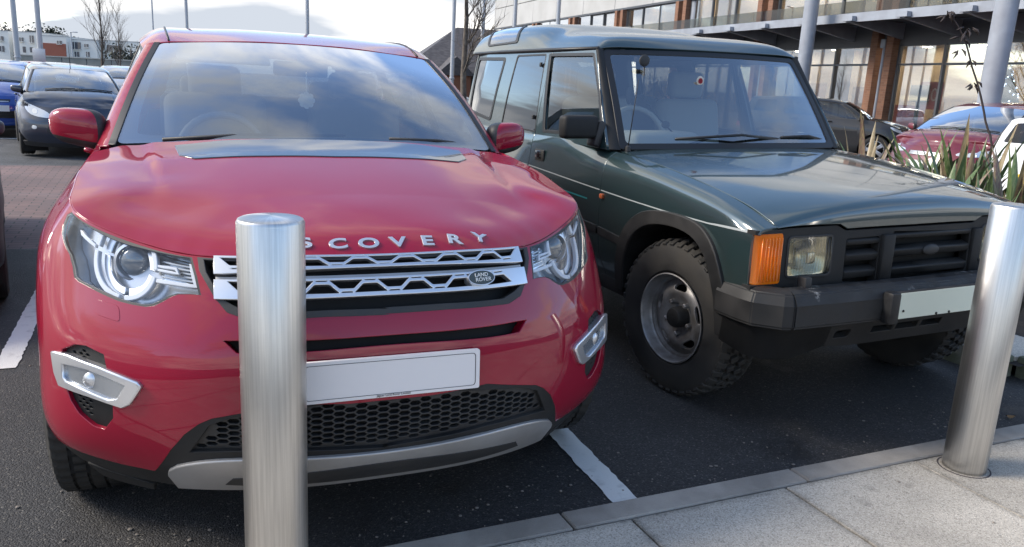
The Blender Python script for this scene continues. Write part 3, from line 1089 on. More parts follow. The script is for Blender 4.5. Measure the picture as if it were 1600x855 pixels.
f1 = flax('broad clump of green sword leaves in front of the red people carrier', 1508, 6.9, 60, 1.30, 3, 1.25)
f2 = flax('clump of bronze edged sword leaves beside the white car', 1592, 6.2, 52, 1.16, 5, 1.0, (.6, .33, .07))
f3 = flax('leaning sword leaves in front of the red people carrier grille', 1432, 7.9, 36, 1.26, 8, 1.5, (.6, .3, .1))
f4 = flax('few dry upright sword leaves beside the black car', 1350, 9.2, 10, 1.32, 11, .8, (.2, .2, .6))
f5 = flax('low pale sword leaves close behind the green car bonnet', 1545, 5.6, 32, 1.06, 15, 1.0, (.65, .15, .2))
f6 = flax('dense clump of olive sword leaves between the two larger clumps', 1478, 6.2, 40, 1.12, 23, 1.2, (.7, .2, .1))
# tall dried flower stem with seed pods
M_POD = principled('dried_seed_pod', (.030, .020, .018), .7)
base = np.array(f1.location)
def at_stem(u, v, d=6.75):
    return at_depth(u, v, d) - base
stem_pts = [np.array([.05, 0, 0]), at_stem(1547, 250), at_stem(1540, 190), at_stem(1530, 140), at_stem(1519, 105), at_stem(1510, 70), at_stem(1498, 42), at_stem(1486, 26)]
stm = tube('flower_stem', smooth_poly(stem_pts, 4, closed=False), [.009] * 12 + [.0075] * 10 + [.005] * 7, M_POD, f1, 7)
rp_ = random.Random(2)
for u, v, k, sp in ((1480, 22, 9, .045), (1512, 48, 11, .06), (1505, 60, 6, .04), (1499, 78, 3, .03), (1517, 95, 5, .035), (1520, 131, 6, .035)):
    c = at_stem(u, v)
    for i in range(k):
        a, b2 = rp_.uniform(0, 6.28), rp_.uniform(-.9, .9)
        q = c + np.array([math.cos(a), math.sin(a), b2]) * sp * rp_.uniform(.2, 1)
        dr = np.array([math.cos(a) * .5, math.sin(a) * .5, -.9 + rp_.uniform(0, .8)])
        e = q + dr / np.linalg.norm(dr) * rp_.uniform(.05, .085)
        m_ = (q + e) / 2 + np.array([.01, 0, .005])
        tube('seed_pod', [q, m_, e], [.004, .010, .003], M_POD, f1, 6)


M_BARK = principled('winter_bark', (.13, .105, .085), .9)
vary(M_BARK, (.15, .125, .10), (.075, .06, .05), 8, bump=.5, bscale=40)


def bare_tree(label, loc, h, seed, r0=.12, depth=4, spread=.5, up=.75, group='bare winter trees'):
    r = random.Random(seed)
    t = thing('bare_tree', label, 'tree', loc, group=group)
    TV, TF, V, F = [], [], [], []
    trunk = [np.array([0, 0, 0.0])]
    for i in range(8):
        trunk.append(trunk[-1] + np.array([r.gauss(0, .02) * h, r.gauss(0, .02) * h, h / 8]) * [.35, .35, 1])
    tube_into(TV, TF, trunk, [r0 * (1 - .11 * i) for i in range(9)], 8)
    mesh_obj('trunk', TV, TF, M_BARK, t)

    def branch(p, d, ln, rad, lev):
        pts = [p]
        for i in range(4):
            d = d + np.array([r.gauss(0, .12), r.gauss(0, .12), r.gauss(.06, .08)])
            d /= np.linalg.norm(d)
            pts.append(pts[-1] + d * ln / 4)
        tube_into(V, F, pts, [rad * (1 - .2 * i) for i in range(5)], 5 if lev < 2 else 3, False)
        if lev < depth:
            for i in (1, 2, 3, 4):
                for _ in range(1 if lev > 1 else 2):
                    a = r.uniform(0, 6.28)
                    dd = d * up + np.array([math.cos(a), math.sin(a), r.uniform(-.1, .5)]) * spread
                    branch(pts[i], dd / np.linalg.norm(dd), ln * r.uniform(.45, .65), rad * .5, lev + 1)
    for i in range(2, 9):
        for _ in range(3):
            a = r.uniform(0, 6.28)
            d = np.array([math.cos(a) * spread, math.sin(a) * spread, up])
            branch(trunk[i], d / np.linalg.norm(d), h * r.uniform(.16, .27) * (1.2 - i * .06), r0 * .33 * (1 - .07 * i), 1)
    mesh_obj('crown', V, F, M_BARK, t)
    return t


def leafy_tree(label, loc, h, w, seed, base, name='evergreen_tree', n=2600, leaf=.22, group=None):
    r = np.random.RandomState(seed)
    t = thing(name, label, 'tree', loc, group=group)
    V, F = [], []
    tube_into(V, F, [(0, 0, 0), (.05, 0, h * .4), (0, .05, h * .85)], [w * .06, w * .045, w * .015], 8)
    mesh_obj('trunk', V, F, M_BARK, t)
    cl = r.normal(0, 1, (26, 3)); cl /= np.linalg.norm(cl, axis=1)[:, None]
    cl = cl * r.uniform(.35, 1.0, (26, 1)) * [w * .42, w * .42, h * .40] + [0, 0, h * .56]
    V, F = [], []
    for i in range(n):
        c = cl[r.randint(26)] + r.normal(0, 1, 3) * [w * .11, w * .11, h * .10]
        a = r.normal(0, 1, 3); a /= np.linalg.norm(a)
        b = np.cross(a, r.normal(0, 1, 3)); b /= np.linalg.norm(b)
        s = leaf * r.uniform(.5, 1.2)
        k = len(V)
        V += [c - a * s, c + b * s * .5, c + a * s, c - b * s * .5]
        F.append((k, k + 1, k + 2, k + 3))
    m = principled('foliage_' + str(seed), base, .7)
    vary(m, base, tuple(x * .45 for x in base), .8)
    mesh_obj('crown', V, F, m, t, smooth=False)
    return t
# ------------------------------------------------------------------ shop building on the right
FD = np.array([-.342, .940])
FN = np.array([-.940, -.342])
FQ = at_depth(1450, 120, 24)[:2]


def fac(s, n, z):
    p = FQ + s * FD + n * FN
    return (float(p[0]), float(p[1]), z)


FROT = math.atan2(FD[1], FD[0])
shop = thing('retail_building', 'glazed shop building with brick pillars and steel canopy on the right', 'building', fac(0, 0, 0), FROT)
# local axes of the shop: x along the front (away), y outwards = +90 deg of x is FN
M_CLAD = principled('pale_grey_cladding', (.46, .46, .45), .55)
vary(M_CLAD, (.47, .47, .46), (.40, .40, .39), .6, rough=(.5, .6))
M_FRAME = principled('grey_window_frame', (.085, .09, .10), .4, .3)
M_STEELP = principled('grey_painted_steel', (.30, .33, .38), .45)
vary(M_STEELP, (.31, .34, .39), (.25, .27, .31), 2.5)
M_SOFFIT = principled('dark_soffit', (.11, .115, .125), .6)
M_CREAM = principled('warm_interior_wall', (.80, .62, .44), .9)
M_SHOPFL = principled('shop_floor', (.34, .30, .26), .5)
M_SHOPG = pane_glass('shop_glass', (.86, .88, .85), 4.6)


def brick_mat():
    m = principled('orange_brick', (.4, .2, .1), .85)
    nt, N, L, b = nodes_of(m)
    tc = N('ShaderNodeTexCoord'); sp_ = N('ShaderNodeSeparateXYZ'); L(tc.outputs['Object'], sp_.inputs[0])
    ad = N('ShaderNodeMath'); ad.operation = 'ADD'; L(sp_.outputs[0], ad.inputs[0]); L(sp_.outputs[1], ad.inputs[1])
    cm = N('ShaderNodeCombineXYZ'); L(ad.outputs[0], cm.inputs[0]); L(sp_.outputs[2], cm.inputs[1])
    br = N('ShaderNodeTexBrick'); br.inputs['Scale'].default_value = 1; br.inputs['Brick Width'].default_value = .225; br.inputs['Row Height'].default_value = .075; br.inputs['Mortar Size'].default_value = .006
    br.inputs['Color1'].default_value = (.25, .125, .075, 1); br.inputs['Color2'].default_value = (.19, .09, .055, 1); br.inputs['Mortar'].default_value = (.22, .14, .10, 1)
    L(cm.outputs[0], br.inputs['Vector']); L(br.outputs['Color'], b.inputs['Base Color'])
    bp = N('ShaderNodeBump'); bp.inputs['Strength'].default_value = .5; bp.inputs['Distance'].default_value = .006; bp.invert = True; L(br.outputs['Fac'], bp.inputs['Height']); L(bp.outputs[0], b.inputs['Normal'])
    return m


M_BRICK = brick_mat()
SMIN, SMAX = -12.0, 42.5
PB = 6.3                                                # pillar spacing
pil = [1.75 + PB * k for k in range(-2, 6)]
# interior shells
ln = SMAX - SMIN
mid = (SMAX + SMIN) / 2
box('shop_floor', (mid, -3.0, .05), (ln, 6.0, .1), M_SHOPFL, shop)
box('back_wall', (mid, -4.05, 4.5), (ln, .1, 9.0), M_CREAM, shop)
box('upper_floor_slab', (mid, -3.02, 3.75), (ln, 5.9, .42), M_HEAD, shop)
box('upper_ceiling', (mid, -3.02, 7.1), (ln, 5.9, .2), M_HEAD, shop)
box('end_wall', (SMIN - .1, -3, 4.5), (.2, 6.2, 9.0), M_CLAD, shop)
box('end_wall', (SMAX + .1, -3, 5.2), (.2, 6.2, 10.4), M_CLAD, shop)
# bulkhead above the shop windows and between floors
box('bulkhead', (mid, -.03, 3.72), (ln, .12, .78), M_SOFFIT, shop)
# upper cladding, in panels with open joints
k = 0
s_ = SMIN
while s_ < SMAX - .1:
    w_ = min(4.2, SMAX - s_)
    for z0, z1 in ((5.75, 7.2), (7.22, 8.7), (8.72, 10.4)):
        box('cladding_panel', (s_ + w_ / 2, .03 - .0 * k, (z0 + z1) / 2), (w_ - .03, .12, z1 - z0 - .02), M_CLAD, shop, bevel=.012, seg=1)
    s_ += w_
box('cladding_backing', (mid, -.08, 8.1), (ln, .06, 4.6), M_SOFFIT, shop)
box('eaves_strip', (mid, .09, 5.70), (ln, .2, .10), M_FRAME, shop)
# pillars in pairs with a rain pipe between
for s in pil:
    for d in (-.33, .33):
        box('brick_pillar', (s + d, .10, 2.82), (.28, .40, 5.64), M_BRICK, shop)
    pp = lathe('rain_pipe', [(.055, 0), (.055, 3.2)], M_STEELP, shop, n=12, axis='z', center=(s, .16, .02))
    box('hopper', (s, .17, 3.36), (.20, .18, .28), M_STEELP, shop, bevel=.02)
# glazing bay by bay
def glaze(s0, s1, z0, z1, n, rows):
    w = (s1 - s0) / n
    for i in range(n + 1):
        x = s0 + i * w
        box('mullion', (x, .03, (z0 + z1) / 2), (.07, .11, z1 - z0), M_FRAME, shop)
    for z in [z0 + .03] + rows + [z1 - .03]:
        box('transom', ((s0 + s1) / 2, .028, z), (s1 - s0, .09, .06), M_FRAME, shop)
    zs = [z0] + rows + [z1]
    for i in range(n):
        for a, b_ in zip(zs, zs[1:]):
            o = box('pane', (s0 + (i + .5) * w, .0, (a + b_) / 2), (w - .068, .012, b_ - a - .058), M_SHOPG, shop)
            o.rotation_euler = (rnd.uniform(-.004, .004), 0, rnd.uniform(-.004, .004))
edges = [SMIN] + [x for s in pil if s - .6 > SMIN for x in (s - .55, s + .55)] + [SMAX]
edges = [e for e in edges]
for s0, s1 in zip(edges[0::2], edges[1::2]):
    n_ = max(1, round((s1 - s0) / 1.75))
    glaze(s0, s1, .12, 3.33, n_, [2.72])
    glaze(s0, s1, 4.36, 5.66, n_, [])
# canopy
box('canopy_deck', (mid + 0, 1.05, 4.02), (ln, 1.95, .06), M_SOFFIT, shop)
box('canopy_beam', (mid, 2.06, 3.98), (ln, .10, .26), M_STEELP, shop)
s_ = SMIN + .6
while s_ < SMAX:
    bm = bmesh.new()
    prof_ = [(.05, 3.96), (2.2, 3.96), (2.2, 3.84), (.05, 3.48)]
    v0 = [bm.verts.new((s_ - .06, y, z)) for y, z in prof_]; v1 = [bm.verts.new((s_ + .06, y, z)) for y, z in prof_]
    bm.faces.new(v0); bm.faces.new(v1[::-1])
    for i in range(4):
        bm.faces.new((v0[i], v0[(i + 1) % 4], v1[(i + 1) % 4], v1[i]))
    bm_obj('canopy_bracket', bm, M_STEELP, shop)
    box('bracket_end', (s_, 2.20, 3.94), (.42, .16, .14), M_STEELP, shop)
    s_ += 2.1
M_BAL = pane_glass('balustrade_glass', (.62, .62, .58), 1.0)
box('glass_balustrade', (mid, 2.0, 4.30), (ln, .012, .36), M_BAL, shop)
# shop lights, posters, stand
M_LAMP = bpy.data.materials.new('downlight'); M_LAMP.use_nodes = True
_nt = M_LAMP.node_tree; _e = _nt.nodes.new('ShaderNodeEmission'); _e.inputs[0].default_value = (1, .86, .66, 1); _e.inputs[1].default_value = 18
_nt.links.new(_e.outputs[0], _nt.nodes['Material Output'].inputs[0])
for i in range(18):
    for y in (-1.0, -2.2, -3.4):
        lathe('downlight', [(0, 0), (.16, 0), (.16, -.012)], M_LAMP, shop, n=12, axis='z', center=(-8 + i * 2.3, y, 3.53))
        if i % 2 == 0:
            lathe('downlight', [(0, 0), (.22, 0), (.22, -.012)], M_LAMP, shop, n=12, axis='z', center=(-8 + i * 2.3, y, 6.99))
def shop_local(u, v, n=0.0):
    q = fac(0, n, 0)
    p = on_vplane(u, v, q, FD)
    return float((p[:2] - FQ) @ FD), float(p[2])
a, zt = shop_local(1441, 128, -.3); b2, zb = shop_local(1468, 172, -.3)
pm = principled('red_sale_poster', (.42, .10, .12), .6)
po = box('poster', ((a + b2) / 2, -.3, (zt + zb) / 2), (abs(b2 - a), .02, abs(zt - zb)), pm, shop)
co, F = text_mesh('20', .55, .002)
mesh_obj('poster_print', np.c_[(a + b2) / 2 - co[:, 0], np.full(len(co), -.28), co[:, 1] + zb + .42], F, M_WHITE, po, smooth=False)
a, zt = shop_local(1424, 133, -.2); b2, zb = shop_local(1446, 160, -.2)
box('dark_display_screen', ((a + b2) / 2, -.25, (zt + zb) / 2), (abs(b2 - a), .12, abs(zt - zb)), M_GLOSSB, shop)
box('screen_post', ((a + b2) / 2, -.25, zb / 2), (.09, .09, zb), M_BLACKPL, shop)
for k_ in range(9):
    s = -7 + k_ * 2.6 + rnd.uniform(-.4, .4)
    hh = rnd.uniform(1.3, 2.1)
    cc = rnd.choice([(.45, .32, .25), (.12, .12, .16), (.55, .50, .45), (.35, .08, .09), (.20, .24, .30)])
    box('display_stand', (s, -1.6 - rnd.uniform(0, 2), .1 + hh / 2), (rnd.uniform(.5, 1.2), .5, hh), principled('display_%d' % k_, cc, .7), shop, bevel=.03)
box('dark_partition', (5.1, -1.3, 1.75), (.5, .3, 3.3), principled('dark_wood', (.10, .05, .04), .5), shop)
# lit tree of tiny bluish lights behind the right-hand pane
xs_, z_ = shop_local(1571, 140, -1.0)
M_TW = bpy.data.materials.new('twinkle'); M_TW.use_nodes = True
_nt = M_TW.node_tree; _e = _nt.nodes.new('ShaderNodeEmission'); _e.inputs[0].default_value = (.45, .6, 1, 1); _e.inputs[1].default_value = 4
_nt.links.new(_e.outputs[0], _nt.nodes['Material Output'].inputs[0])
tr = thing('decorated_tree', 'cone shaped tree of tiny blue lights behind the right shop window', 'tree', fac(xs_, -1.0, .1), FROT)
lathe('tree_cone', [(.85, .25), (.5, 1.3), (.02, 2.7)], principled('dark_pine', (.03, .05, .04), .9), tr, n=14, axis='z')
bm = bmesh.new()
for i in range(110):
    t = rnd.random()
    a = rnd.uniform(0, 6.28)
    r_ = (.88 * (1 - t) + .03)
    v = bmesh.ops.create_icosphere(bm, subdivisions=1, radius=.022)['verts']
    bmesh.ops.translate(bm, vec=(r_ * math.cos(a), r_ * math.sin(a), .25 + 2.4 * t), verts=v)
ol = bm_obj('tree_lights', bm, M_TW, tr); ol['kind'] = 'stuff'

# columns before the shop
for (u, v), d, dia, lab in (((1556, 100), 15.2, .41, 'thick grey round column behind the maroon people carrier'), ((1259, 80), 25.0, .44, 'grey round column behind the green car windscreen corner'), ((1086, 25), 36.0, .40, 'grey round column above the green car roof')):
    p = at_depth(u, v, d)
    c = thing('column', lab, 'column', (p[0], p[1], -.02), group='round columns before the shop')
    lathe('shaft', [(dia / 2, 0), (dia / 2, 9.5)], M_STEELP, c, n=40, axis='z')
    lathe('base_plate', [(dia * .75, 0), (dia * .75, .03), (dia / 2, .03)], M_STEELP, c, n=32, axis='z')

# ------------------------------------------------------------------ lamp posts
M_GALV = principled('galvanised_steel', (.42, .44, .47), .45, .4)


def lamp_post(label, u, v, d, dia, h, head=True, sign=None):
    p = at_depth(u, v, d)
    o = thing('lamp_post', label, 'lamp post', (p[0], p[1], -.02), group='slim posts in the car park')
    lathe('shaft', [(dia * .55, 0), (dia * .5, 2.0), (dia * .42, h)], M_GALV, o, n=14, axis='z')
    lathe('collar', [(dia * .56, 1.6), (dia * .62, 1.62), (dia * .62, 1.7), (dia * .52, 1.72)], M_GALV, o, n=14, axis='z')
    if head:
        bm = bmesh.new(); add_box(bm, (.35, 0, h), (.8, .22, .10), None, .03, 2)
        bm_obj('lamp_head', bm, M_GALV, o, smooth=True, sharp=.8)
    if sign:
        zz, sw, shh = sign
        box('sign_back', (0, -dia * .5 - .02, zz), (sw, .02, shh), M_GALV, o, bevel=.008)
    return o


lamp_post('slim post above the red car roof centre', 480, 20, 34, .17, 9)
lamp_post('slim post above the left end of the red car roof', 291, 20, 36, .15, 9)
lamp_post('very thin post left of the red car roof', 238, 20, 50, .10, 9)
lamp_post('grey post rising behind the blue hatchback', 23, 40, 48, .32, 12)
lamp_post('grey post carrying a plain sign back near the dark hatchback', 60, 40, 38, .25, 11, sign=(1.75, .62, .62))
lamp_post('tiny far lamp post before the pale apartment block', 112, 70, 90, .16, 4.9)
lamp_post('tall post left of the bare tree between the two cars', 708, 60, 36, .19, 9)
lamp_post('tall post right of the bare tree beside the green car', 754, 60, 38, .20, 9)
lamp_post('tall post before the grey cladding above the roof window', 805, 20, 40, .22, 10)
lamp_post('tall post before the grey cladding above the green car roof front', 873, 15, 40, .22, 10)

# ------------------------------------------------------------------ slate roofed building in the gap
M_SLATE = principled('grey_slate', (.085, .08, .085), .7)
vary(M_SLATE, (.10, .093, .097), (.055, .052, .056), 3, bump=.5, bscale=18, stretch=(1, 1, 3))
dp = 58.0
c = at_depth(700, 128, dp)
sl = thing('slate_building', 'dark slate roofed building in the gap between the cars', 'building', (c[0], c[1], -.02), .25)
hz = lambda u, v: at_depth(u, v, dp)
def roofblock(name, x0, x1, y0, y1, ze, zr, xr0, xr1, mat, par):
    V = [(x0, y0, ze), (x1, y0, ze), (x1, y1, ze), (x0, y1, ze), (xr0, (y0 + y1) / 2, zr), (xr1, (y0 + y1) / 2, zr)]
    return mesh_obj(name, V, [(0, 1, 5, 4), (1, 2, 5), (2, 3, 4, 5), (3, 0, 4), (3, 2, 1, 0)], mat, par, smooth=False)
M_BRN = principled('brown_wall', (.16, .10, .07), .85)
box('wall', (1.2, 4, 1.2), (8.0, 7, 2.4), M_BRN, sl)
roofblock('roof', -3.4, 6.4, -.2, 8.2, 2.2, 5.65, 1.2, 5.2, M_SLATE, sl)
pb = mesh_obj('porch_roof', [(-1.2, -2.2, 2.0), (1.6, -2.2, 2.0), (1.6, 1.5, 2.0), (-1.2, 1.5, 2.0), (.2, -2.4, 3.3), (.2, 2.0, 3.3)], [(0, 4, 5, 3), (1, 2, 5, 4), (0, 1, 4)], M_SLATE, sl, smooth=False)
box('porch_wall', (.2, -1.2, 1.0), (2.2, 1.6, 2.0), principled('red_brown_brick', (.20, .085, .05), .9), sl)

# ------------------------------------------------------------------ pale apartment blocks far left
M_REND = principled('white_render', (.80, .79, .73), .8)
vary(M_REND, (.82, .81, .75), (.72, .71, .66), .12)
M_REND2 = principled('pale_blue_render', (.52, .62, .64), .8)
M_TERR = principled('terracotta_cladding', (.30, .10, .065), .8)
M_WIN = principled('dark_window_glass', (.05, .055, .075), .15, 0, Coat_Weight=1.0)


def apartment(label, x0, x1, yt, d, mat, wins=(), extra=None):
    a, b_ = at_depth(x0, 98, d), at_depth(x1, 98, d)
    zt = at_depth((x0 + x1) / 2, yt, d)[2]
    ang = math.atan2(b_[1] - a[1], b_[0] - a[0])
    w = float(np.linalg.norm(b_[:2] - a[:2]))
    o = thing('apartment_block', label, 'building', (float(a[0]), float(a[1]), -.02), ang, 'pale apartment blocks far left')
    box('wall', (w / 2, 5, zt / 2), (w, 10, zt), mat, o)
    box('roof', (w / 2, 5, zt + .06), (w + .1, 10.1, .12), M_CLAD, o)
    for q in wins:
        u0, u1, v0, v1 = q[:4]
        m = q[4] if len(q) > 4 else M_WIN
        px = lambda u: (u - x0) / (x1 - x0) * w
        z1, z0 = at_depth((u0 + u1) / 2, v0, d)[2], at_depth((u0 + u1) / 2, v1, d)[2]
        c_ = ((px(u0) + px(u1)) / 2, -.02, (z0 + z1) / 2)
        sz = (abs(px(u1) - px(u0)), .2, z1 - z0)
        f = box('window', c_, sz, m, o)
        if m is M_WIN and sz[0] > .5:
            box('window_frame', (c_[0], -.14, c_[2]), (.08, .06, sz[2]), M_REND, f)
            box('window_sill', (c_[0], -.17, c_[2] - sz[2] / 2 - .05), (sz[0] + .2, .2, .1), M_REND, f)
    return o


apartment('white apartment block at the far left edge', -40, 17, 48, 150, M_REND, [(2, 9, 57, 64), (0, 4, 72, 80), (6, 9, 72, 81), (-20, -12, 57, 64)])
apartment('pale blue recessed apartment block beside the left post', 17, 31, 51, 153, M_REND2, [(19, 23, 57, 58.5), (19, 23, 73, 74.5)])
apartment('white apartment block between the two left posts', 31, 66, 51, 150, M_REND, [(34, 40, 59, 65), (50, 56, 56, 67), (38, 42, 73, 82), (49, 53, 74, 82)])
apartment('white apartment block with a terracotta panel', 66, 106, 57, 148, M_REND, [(68, 105, 68, 88, M_TERR), (92, 99, 64, 69)])
apartment('white apartment block with a dark balcony', 106, 153, 63, 150, M_REND, [(110, 128, 66, 77), (134, 140, 69, 74), (118, 125, 81, 89), (136, 141, 81, 89)])
apartment('white apartment block behind the bare trees', 153, 262, 66, 152, M_REND, [(169, 189, 71, 81), (175, 182, 84, 93), (215, 222, 72, 80), (232, 240, 72, 80)])
a = at_depth(163, 66, 149); 
# car park wall
wa, wb_ = at_depth(22, 110, 62), at_depth(330, 118, 62)
wl = float(np.linalg.norm(wb_[:2] - wa[:2]))
M_WALL = principled('grey_wall_panels', (.26, .27, .25), .85)
vary(M_WALL, (.28, .29, .27), (.20, .21, .19), .9)
wall = thing('boundary_wall', 'long low grey wall behind the parked cars on the left', 'wall', (float(wa[0]), float(wa[1]), -.02), math.atan2(wb_[1] - wa[1], wb_[0] - wa[0]))
npn = 8
for i in range(npn):
    box('wall_panel', (wl / npn * (i + .5), 0, .93), (wl / npn - .05, .2, 1.86), M_WALL, wall, bevel=.02, seg=1)
box('coping', (wl / 2, 0, 1.90), (wl, .3, .08), principled('wall_coping', (.40, .40, .37), .8), wall)

# ------------------------------------------------------------------ trees
def gpos(u, d):
    p = at_depth(u, 110, d)
    return (float(p[0]), float(p[1]), -.02)
bare_tree('tall slender bare tree left of the red car roof', gpos(160, 42), 5.4, 4, .085, 3, .40, .9)
bare_tree('smaller bare tree beside the conifer', gpos(187, 46), 4.3, 9, .06, 3, .40, .9)
bare_tree('bare tree with a leaning trunk between the red and the green car', gpos(724, 26), 7.0, 21, .12, 3, .60, .75)
leafy_tree('dark green conifer beyond the wall left of the red car pillar', gpos(206, 75), 3.6, 4.4, 31, (.030, .045, .028), n=1800, leaf=.16)
leafy_tree('dark treetop above the white apartment block', (*gpos(78, 190)[:2], 3.0), 6.6, 12, 32, (.040, .055, .035), n=1500, leaf=.45, group='treetops behind the apartments')
leafy_tree('dark treetop above the apartment at the left edge', (*gpos(8, 190)[:2], 3.0), 6.4, 8, 33, (.050, .055, .040), n=1000, leaf=.45, group='treetops behind the apartments')
# ------------------------------------------------------------------ generic passenger car built on the wrap-round net
def wheel(name, parent, c, r, w, side, style, steer=0.0, tread='road'):
    """side = +1: the outer face looks to +y"""
    e = bpy.data.objects.new(name, None)
    e.empty_display_size = 0.1
    link(e, parent)
    e.location = c
    e.rotation_euler = (0, 0, steer + (0 if side > 0 else math.pi))
    rr = {'steel': 0.585, 'alloy': 0.66, 'cap': 0.62}[style] * r
    hw = w / 2
    prof = [(rr * 0.97, -hw * .8), (rr + .01, -hw * .93), (r * .86, -hw * 1.04), (r * .955, -hw * .93), (r * .985, -hw * .78)]
    if tread == 'road':
        for a in (-.62, -.24, .14, .52):
            prof += [(r, hw * a), (r, hw * (a + .28)), (r - .009, hw * (a + .285)), (r - .009, hw * (a + .375))]
    else:
        prof += [(r - .014, -hw * .6), (r - .014, hw * .6)]
    prof += [(r * .985, hw * .78), (r * .955, hw * .93), (r * .86, hw * 1.04), (rr + .012, hw * .95), (rr * .99, hw * .84)]
    t = lathe('tyre', prof, M_RUBBER, e, n=168 if tread == 'road' and r > .36 else 72, sharp=0.5)
    if tread == 'road' and r > .36:
        for v in t.data.vertices:
            rad = math.hypot(v.co.x, v.co.z)
            if rad > r * .95 and abs(v.co.y) > hw * .1:
                k = round(math.atan2(v.co.z, v.co.x) / (2 * math.pi) * 168 + (1 if v.co.y > hw * .5 else 0))
                if k % 3 == 0:
                    v.co.x *= 1 - .008 / rad; v.co.z *= 1 - .008 / rad
    if tread == 'mud':
        bm = bmesh.new()
        n = 44
        for k in range(n):
            a = 2 * math.pi * k / n
            for y0, wd, sh in ((-.74, .40, 0.0), (-.22, .36, .5), (.26, .36, 0.0), (.78, .42, .5)):
                aa = a + sh * 2 * math.pi / n
                rt = r - .006 if abs(y0) < .5 else r - .012
                vs = add_box(bm, (0, 0, 0), (.031, hw * wd, .022), bevel=.003, seg=1)
                bmesh.ops.rotate(bm, cent=(0, 0, 0), matrix=Matrix.Rotation(rnd.uniform(-.12, .12) + (.35 if abs(y0) < .5 else 0), 3, 'Z'), verts=vs)
                if abs(y0) > .5:
                    bmesh.ops.rotate(bm, cent=(0, 0, 0), matrix=Matrix.Rotation(-.45 * (1 if y0 > 0 else -1), 3, 'X'), verts=vs)
                bmesh.ops.translate(bm, vec=(0, hw * y0, rt), verts=vs)
                bmesh.ops.rotate(bm, cent=(0, 0, 0), matrix=Matrix.Rotation(aa, 3, 'Y'), verts=vs)
        o = bm_obj('tread_blocks', bm, M_RUBBER, e)
        o['kind'] = 'stuff'
    if style == 'steel':
        y0 = hw * .80
        rim = lathe('rim', [(rr * .985, hw * .92), (rr * 1.0, hw * .97), (rr * .975, hw * .99), (rr * .945, hw * .90), (rr * .94, hw * .62), (rr * .90, hw * .50), (rr * .86, hw * .48), (rr * .83, hw * .30)], M_STEEL, e, n=64, sharp=0.7)
        # dished disc with five slotted holes
        outer = [(rr * .845 * math.cos(a), rr * .845 * math.sin(a)) for a in np.linspace(0, 2 * math.pi, 61)[:-1]]
        holes = []
        for k in range(5):
            a0 = 2 * math.pi * (k + .25) / 5
            pts = []
            for q in np.linspace(0, 2 * math.pi, 17)[:-1]:
                rad = rr * (.665 + .095 * math.sin(q)); an = a0 + .31 * math.cos(q)
                pts.append((rad * math.cos(an), rad * math.sin(an)))
            holes.append(pts)

        def disc(uv):
            d = np.linalg.norm(uv, axis=1)
            h = hw * .30 + .030 * np.exp(-((d - rr * .58) / (rr * .19))**2) - .006 * (d < rr * .3)
            return np.c_[-uv[:, 0], h, uv[:, 1]]
        panel('wheel_disc', disc, outer, M_STEEL, e, holes, sp=.014, flange=.012, sign=1)
        lathe('brake_drum', [(0, -.02), (rr * .8, -.02), (rr * .8, -.06)], M_DARK, e, n=24)
        lathe('hub', [(.052, hw * .25), (.05, hw * .72), (.044, hw * .80), (.02, hw * .84), (0, hw * .84)], M_GREYPL, e, n=24)
        for k in range(5):
            a = 2 * math.pi * (k + .75) / 5
            lathe('wheel_nut', [(.0125, hw * .25), (.0125, hw * .60), (.008, hw * .63), (0, hw * .63)], M_STEEL, e, n=6, center=(.083 * math.cos(a), 0, .083 * math.sin(a)))
    else:
        lathe('rim', [(rr * .99, hw * .86), (rr * 1.0, hw * .93), (rr * .96, hw * .94), (rr * .93, hw * .80), (rr * .92, -hw * .6)], M_ALLOY, e, n=48)
        lathe('brake_disc', [(0, .0), (rr * .75, .0), (rr * .75, -.03)], M_DARK, e, n=24)
        ns = 5 if style == 'alloy' else 7
        bm = bmesh.new()
        for k in range(ns):
            a = 2 * math.pi * k / ns
            for d in (-.13, .13):
                vs = add_box(bm, (0, 0, 0), (rr * .72, .03, .05 if style == 'alloy' else .07), bevel=.008)
                bmesh.ops.translate(bm, vec=(rr * .56, hw * .62, 0), verts=vs)
                bmesh.ops.rotate(bm, cent=(0, 0, 0), matrix=Matrix.Rotation(-(a + d), 3, 'Y'), verts=vs)
        bm_obj('spokes', bm, M_ALLOY, e, smooth=True, sharp=.7)
        lathe('hub_cap', [(rr * .24, hw * .5), (rr * .22, hw * .72), (rr * .1, hw * .78), (0, hw * .78)], M_ALLOY, e, n=24)
    return e


def ident(p):
    return p


